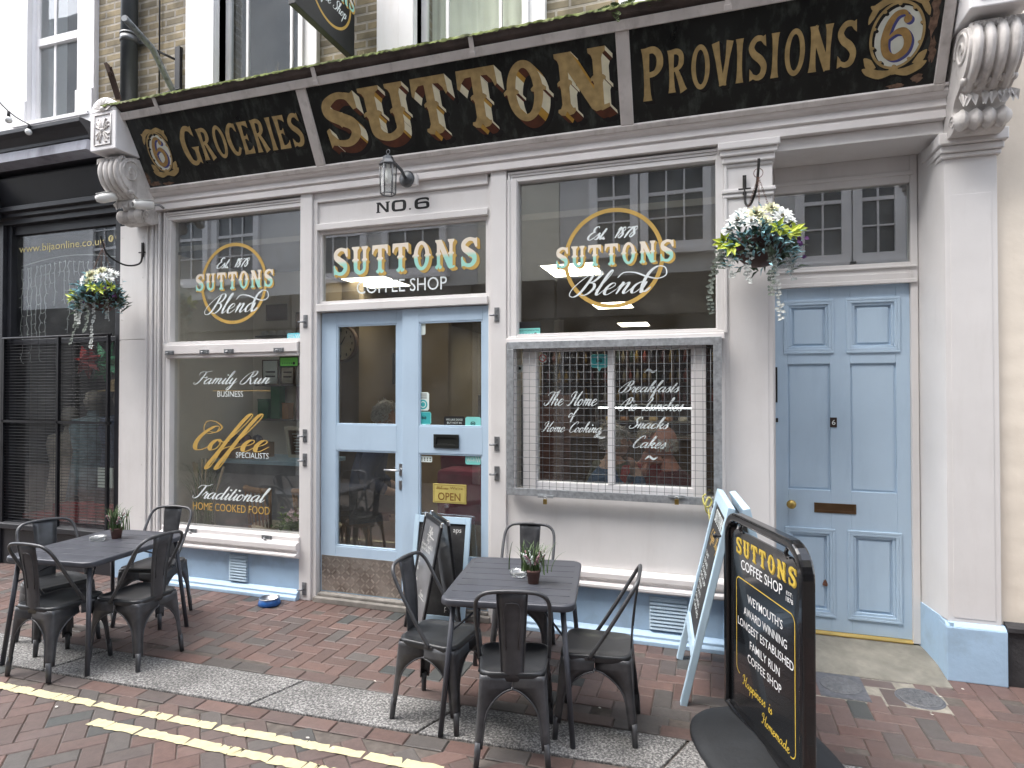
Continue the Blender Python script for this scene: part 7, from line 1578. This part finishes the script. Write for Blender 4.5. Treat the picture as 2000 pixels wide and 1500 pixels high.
# ---- hanging baskets
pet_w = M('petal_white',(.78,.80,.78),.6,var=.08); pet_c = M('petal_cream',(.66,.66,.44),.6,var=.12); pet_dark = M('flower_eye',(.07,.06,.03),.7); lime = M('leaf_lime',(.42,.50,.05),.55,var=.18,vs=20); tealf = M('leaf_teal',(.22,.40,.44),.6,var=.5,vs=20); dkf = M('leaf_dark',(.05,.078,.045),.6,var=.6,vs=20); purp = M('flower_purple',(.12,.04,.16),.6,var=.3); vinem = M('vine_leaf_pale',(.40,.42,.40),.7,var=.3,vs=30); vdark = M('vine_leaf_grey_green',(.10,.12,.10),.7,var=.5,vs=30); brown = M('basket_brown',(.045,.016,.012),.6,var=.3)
def basket(label, c, seed, hook0, W_=.26, wide=1.0, chainlab=''):
    random.seed(seed); t = thing('hanging_basket', label, 'hanging basket', tuple(c), 0, 'hanging baskets on the pilasters')
    m = MB(); m.lathe([(0,-.155),(.07,-.145),(.12,-.10),(.155,-.03),(.165,.02),(.158,.02),(.14,-.02)], n=26)
    for k in range(7): rz_ = .155*math.sqrt(1-((k)/8)**2)+.004; m.tube([(rz_*math.cos(2*PI*i/26),rz_*math.sin(2*PI*i/26),-.145*(k/8)**1.1+.01) for i in range(26)], .005, 4, closed=True)
    obj('bowl', m, brown, t)
    m = MB()
    for k in range(3):
        a0_ = 2*PI*k/3+.5; p0, p1 = Vector((.16*math.cos(a0_),.16*math.sin(a0_),.02)), Vector((0,0,.43)); L = (p1-p0).length; dd = (p1-p0).normalized(); nn = int(L/.016); s1 = dd.orthogonal().normalized(); s2 = dd.cross(s1)
        for i in range(nn):
            cc = p0+dd*(i+.5)*.016; sd = s1 if i % 2 else s2; m.tube([cc+dd*.0105*math.cos(2*PI*j/8)+sd*.0055*math.sin(2*PI*j/8) for j in range(8)], .0014, 4, closed=True)
    m.tube([(.028*math.cos(2*PI*i/16),0,.455+.03*math.sin(2*PI*i/16)) for i in range(16)], .0025, 5, closed=True)
    obj('chain', m, M('chain_rust',(.16,.09,.07),.5,.6), t)
    def cloud(n, mat, name, sx, sz, z0, L, w, front=0, down=0):
        m = MB()
        for i in range(n):
            an = random.uniform(0,2*PI); rr_ = math.sqrt(random.random()); p = Vector((sx*rr_*math.cos(an), .8*sx*rr_*math.sin(an)-front, z0+random.gauss(0,sz)-.10*rr_**2)); o_ = Vector((p.x,p.y-.06,.08-down)); m.leaf(p, o_+Vector((random.gauss(0,.09),random.gauss(0,.09),random.gauss(0,.08))), (random.gauss(0,.4),-.6,1), L*random.uniform(.6,1.2), w*random.uniform(.7,1.2), curl=.4)
        obj(name, m, mat, t)
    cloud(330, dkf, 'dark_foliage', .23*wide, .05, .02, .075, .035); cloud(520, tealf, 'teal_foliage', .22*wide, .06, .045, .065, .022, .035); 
    m = MB()
    for cx,cz,cy in [(-.22*wide,.0,-.08),(-.17*wide,-.04,-.14),(.10,.05,-.17),(.17*wide,.02,-.14),(.21*wide,.055,-.06)]:
        for k in range(6): an = 2*PI*k/6+random.random(); m.leaf((cx,cy,cz),(math.cos(an)+(cx*3),-.45,math.sin(an)*.7-.1),(0,-1,.4),.082*random.uniform(.7,1.15),.036,curl=.35)
    obj('lime_leaves', m, lime, t)
    fw = MB(); fc = MB(); ey = MB()
    for (x,y,z,r,cr) in [(-.13*wide,-.05,.14,.085,0),(-.02,-.09,.165,.075,1),(.07,-.06,.20,.06,1),(.13*wide,-.10,.13,.070,0),(-.06,.03,.19,.07,0),(.16*wide,.0,.17,.06,0),(.03,-.14,.10,.055,1),(-.19*wide,-.03,.09,.05,0),(-.05,-.12,.11,.06,0),(-.10,-.0,.19,.07,0),(.10,-.02,.19,.065,0),(.18*wide,-.06,.11,.05,0)]:
        nrm = Vector((x*1.5,-.8,.55)).normalized(); s1 = nrm.orthogonal().normalized(); s2 = nrm.cross(s1); b_ = fc if cr else fw
        for lay in range(3):
            npt = 11 if lay == 0 else 8
            for k in range(npt): an = 2*PI*k/npt+lay*.3; dd = s1*math.cos(an)+s2*math.sin(an)+nrm*(.15+.5*lay); b_.leaf(Vector((x,y,z))+nrm*.004*lay, dd, nrm, r*(1-.24*lay), r*.42, curl=.25)
        ey.ball(Vector((x,y,z))+nrm*r*.22, r*.17, 8)
    obj('white_flowers', fw, pet_w, t); obj('cream_flowers', fc, pet_c, t); obj('flower_centres', ey, pet_dark, t)
    m = MB()
    for i in range(12): m.leaf((random.choice((-.16,.22))*wide+random.gauss(0,.03),-.08+random.gauss(0,.03),-.02+random.gauss(0,.04)),(random.gauss(0,1),-.6,random.gauss(0,1)),(0,-1,0),.035,.03)
    obj('purple_flowers', m, purp, t)
    vines = [(-.27,-.05,.46),(-.20,-.10,.22),(-.10,-.14,.28),(.04,-.15,.36),(.08,-.12,.52),(.20,-.08,.26),(-.30,-.02,.30)]
    for q_, (x,y,L) in enumerate(vines):
        m = MB(); p = Vector((x*wide*.85,y,-.02)); pts = [p]; n_ = int(L/.022)
        for i in range(n_): p = p+Vector((random.gauss(x*.012,.006),random.gauss(-.001,.004),-.021)); pts.append(p)
        m.tube(pts,.0016,4)
        for i,pp in enumerate(pts[1:]):
            for s_ in (-1,1):
                if random.random() < .85: m.leaf(pp,(s_,-.4,-.5+random.gauss(0,.4)),(0,-1,.2),.030*random.uniform(.6,1.2),.024)
        obj('trailing_vine', m, vinem if q_ % 3 else vdark, t)
    return t
c1_ = at(199,588,-.30); c1_.z += .06; basket('hanging basket of white roses and lime leaves on the left pilaster before the black shop', c1_, 21, None, wide=.95)
c2_ = at(1482,490,-.28); c2_.z += .05; basket('hanging basket of white daisies and lime leaves on the pilaster beside the blue door', c2_, 33, None, wide=.98)
hk = M('hook_iron',(.03,.028,.027),.5,.4)
for lab, c, px in (('black iron hook on the left pilaster holding the basket by the black shop', c1_, -5.19), ('black iron hook on the pilaster beside the blue door holding a basket', c2_, .235)):
    t = thing('basket_hook', lab, 'hook', (px,-.01,c.z+.42), 0, 'iron hooks for the baskets'); e = Vector((c.x-px, c.y+.01, .065)); m = MB()
    m.tube(spline([Vector((0,-.012,.10)),Vector((0,-.012,.0)),Vector((e.x*.1,-.03,-.09)),Vector((e.x*.45,e.y*.45,-.12)),Vector((e.x*.85,e.y*.85,-.05)),e,e+Vector((e.x*.03,e.y*.05,.06))],5),.0085,8); obj('arm', m, hk, t)
    m = MB(); m.box(-.012,.012,-.016,-.004,-.02,.115); m.tube([(-.04,-.016,.02),(.04,-.016,.02)],.006,6); obj('plate', m, hk, t)
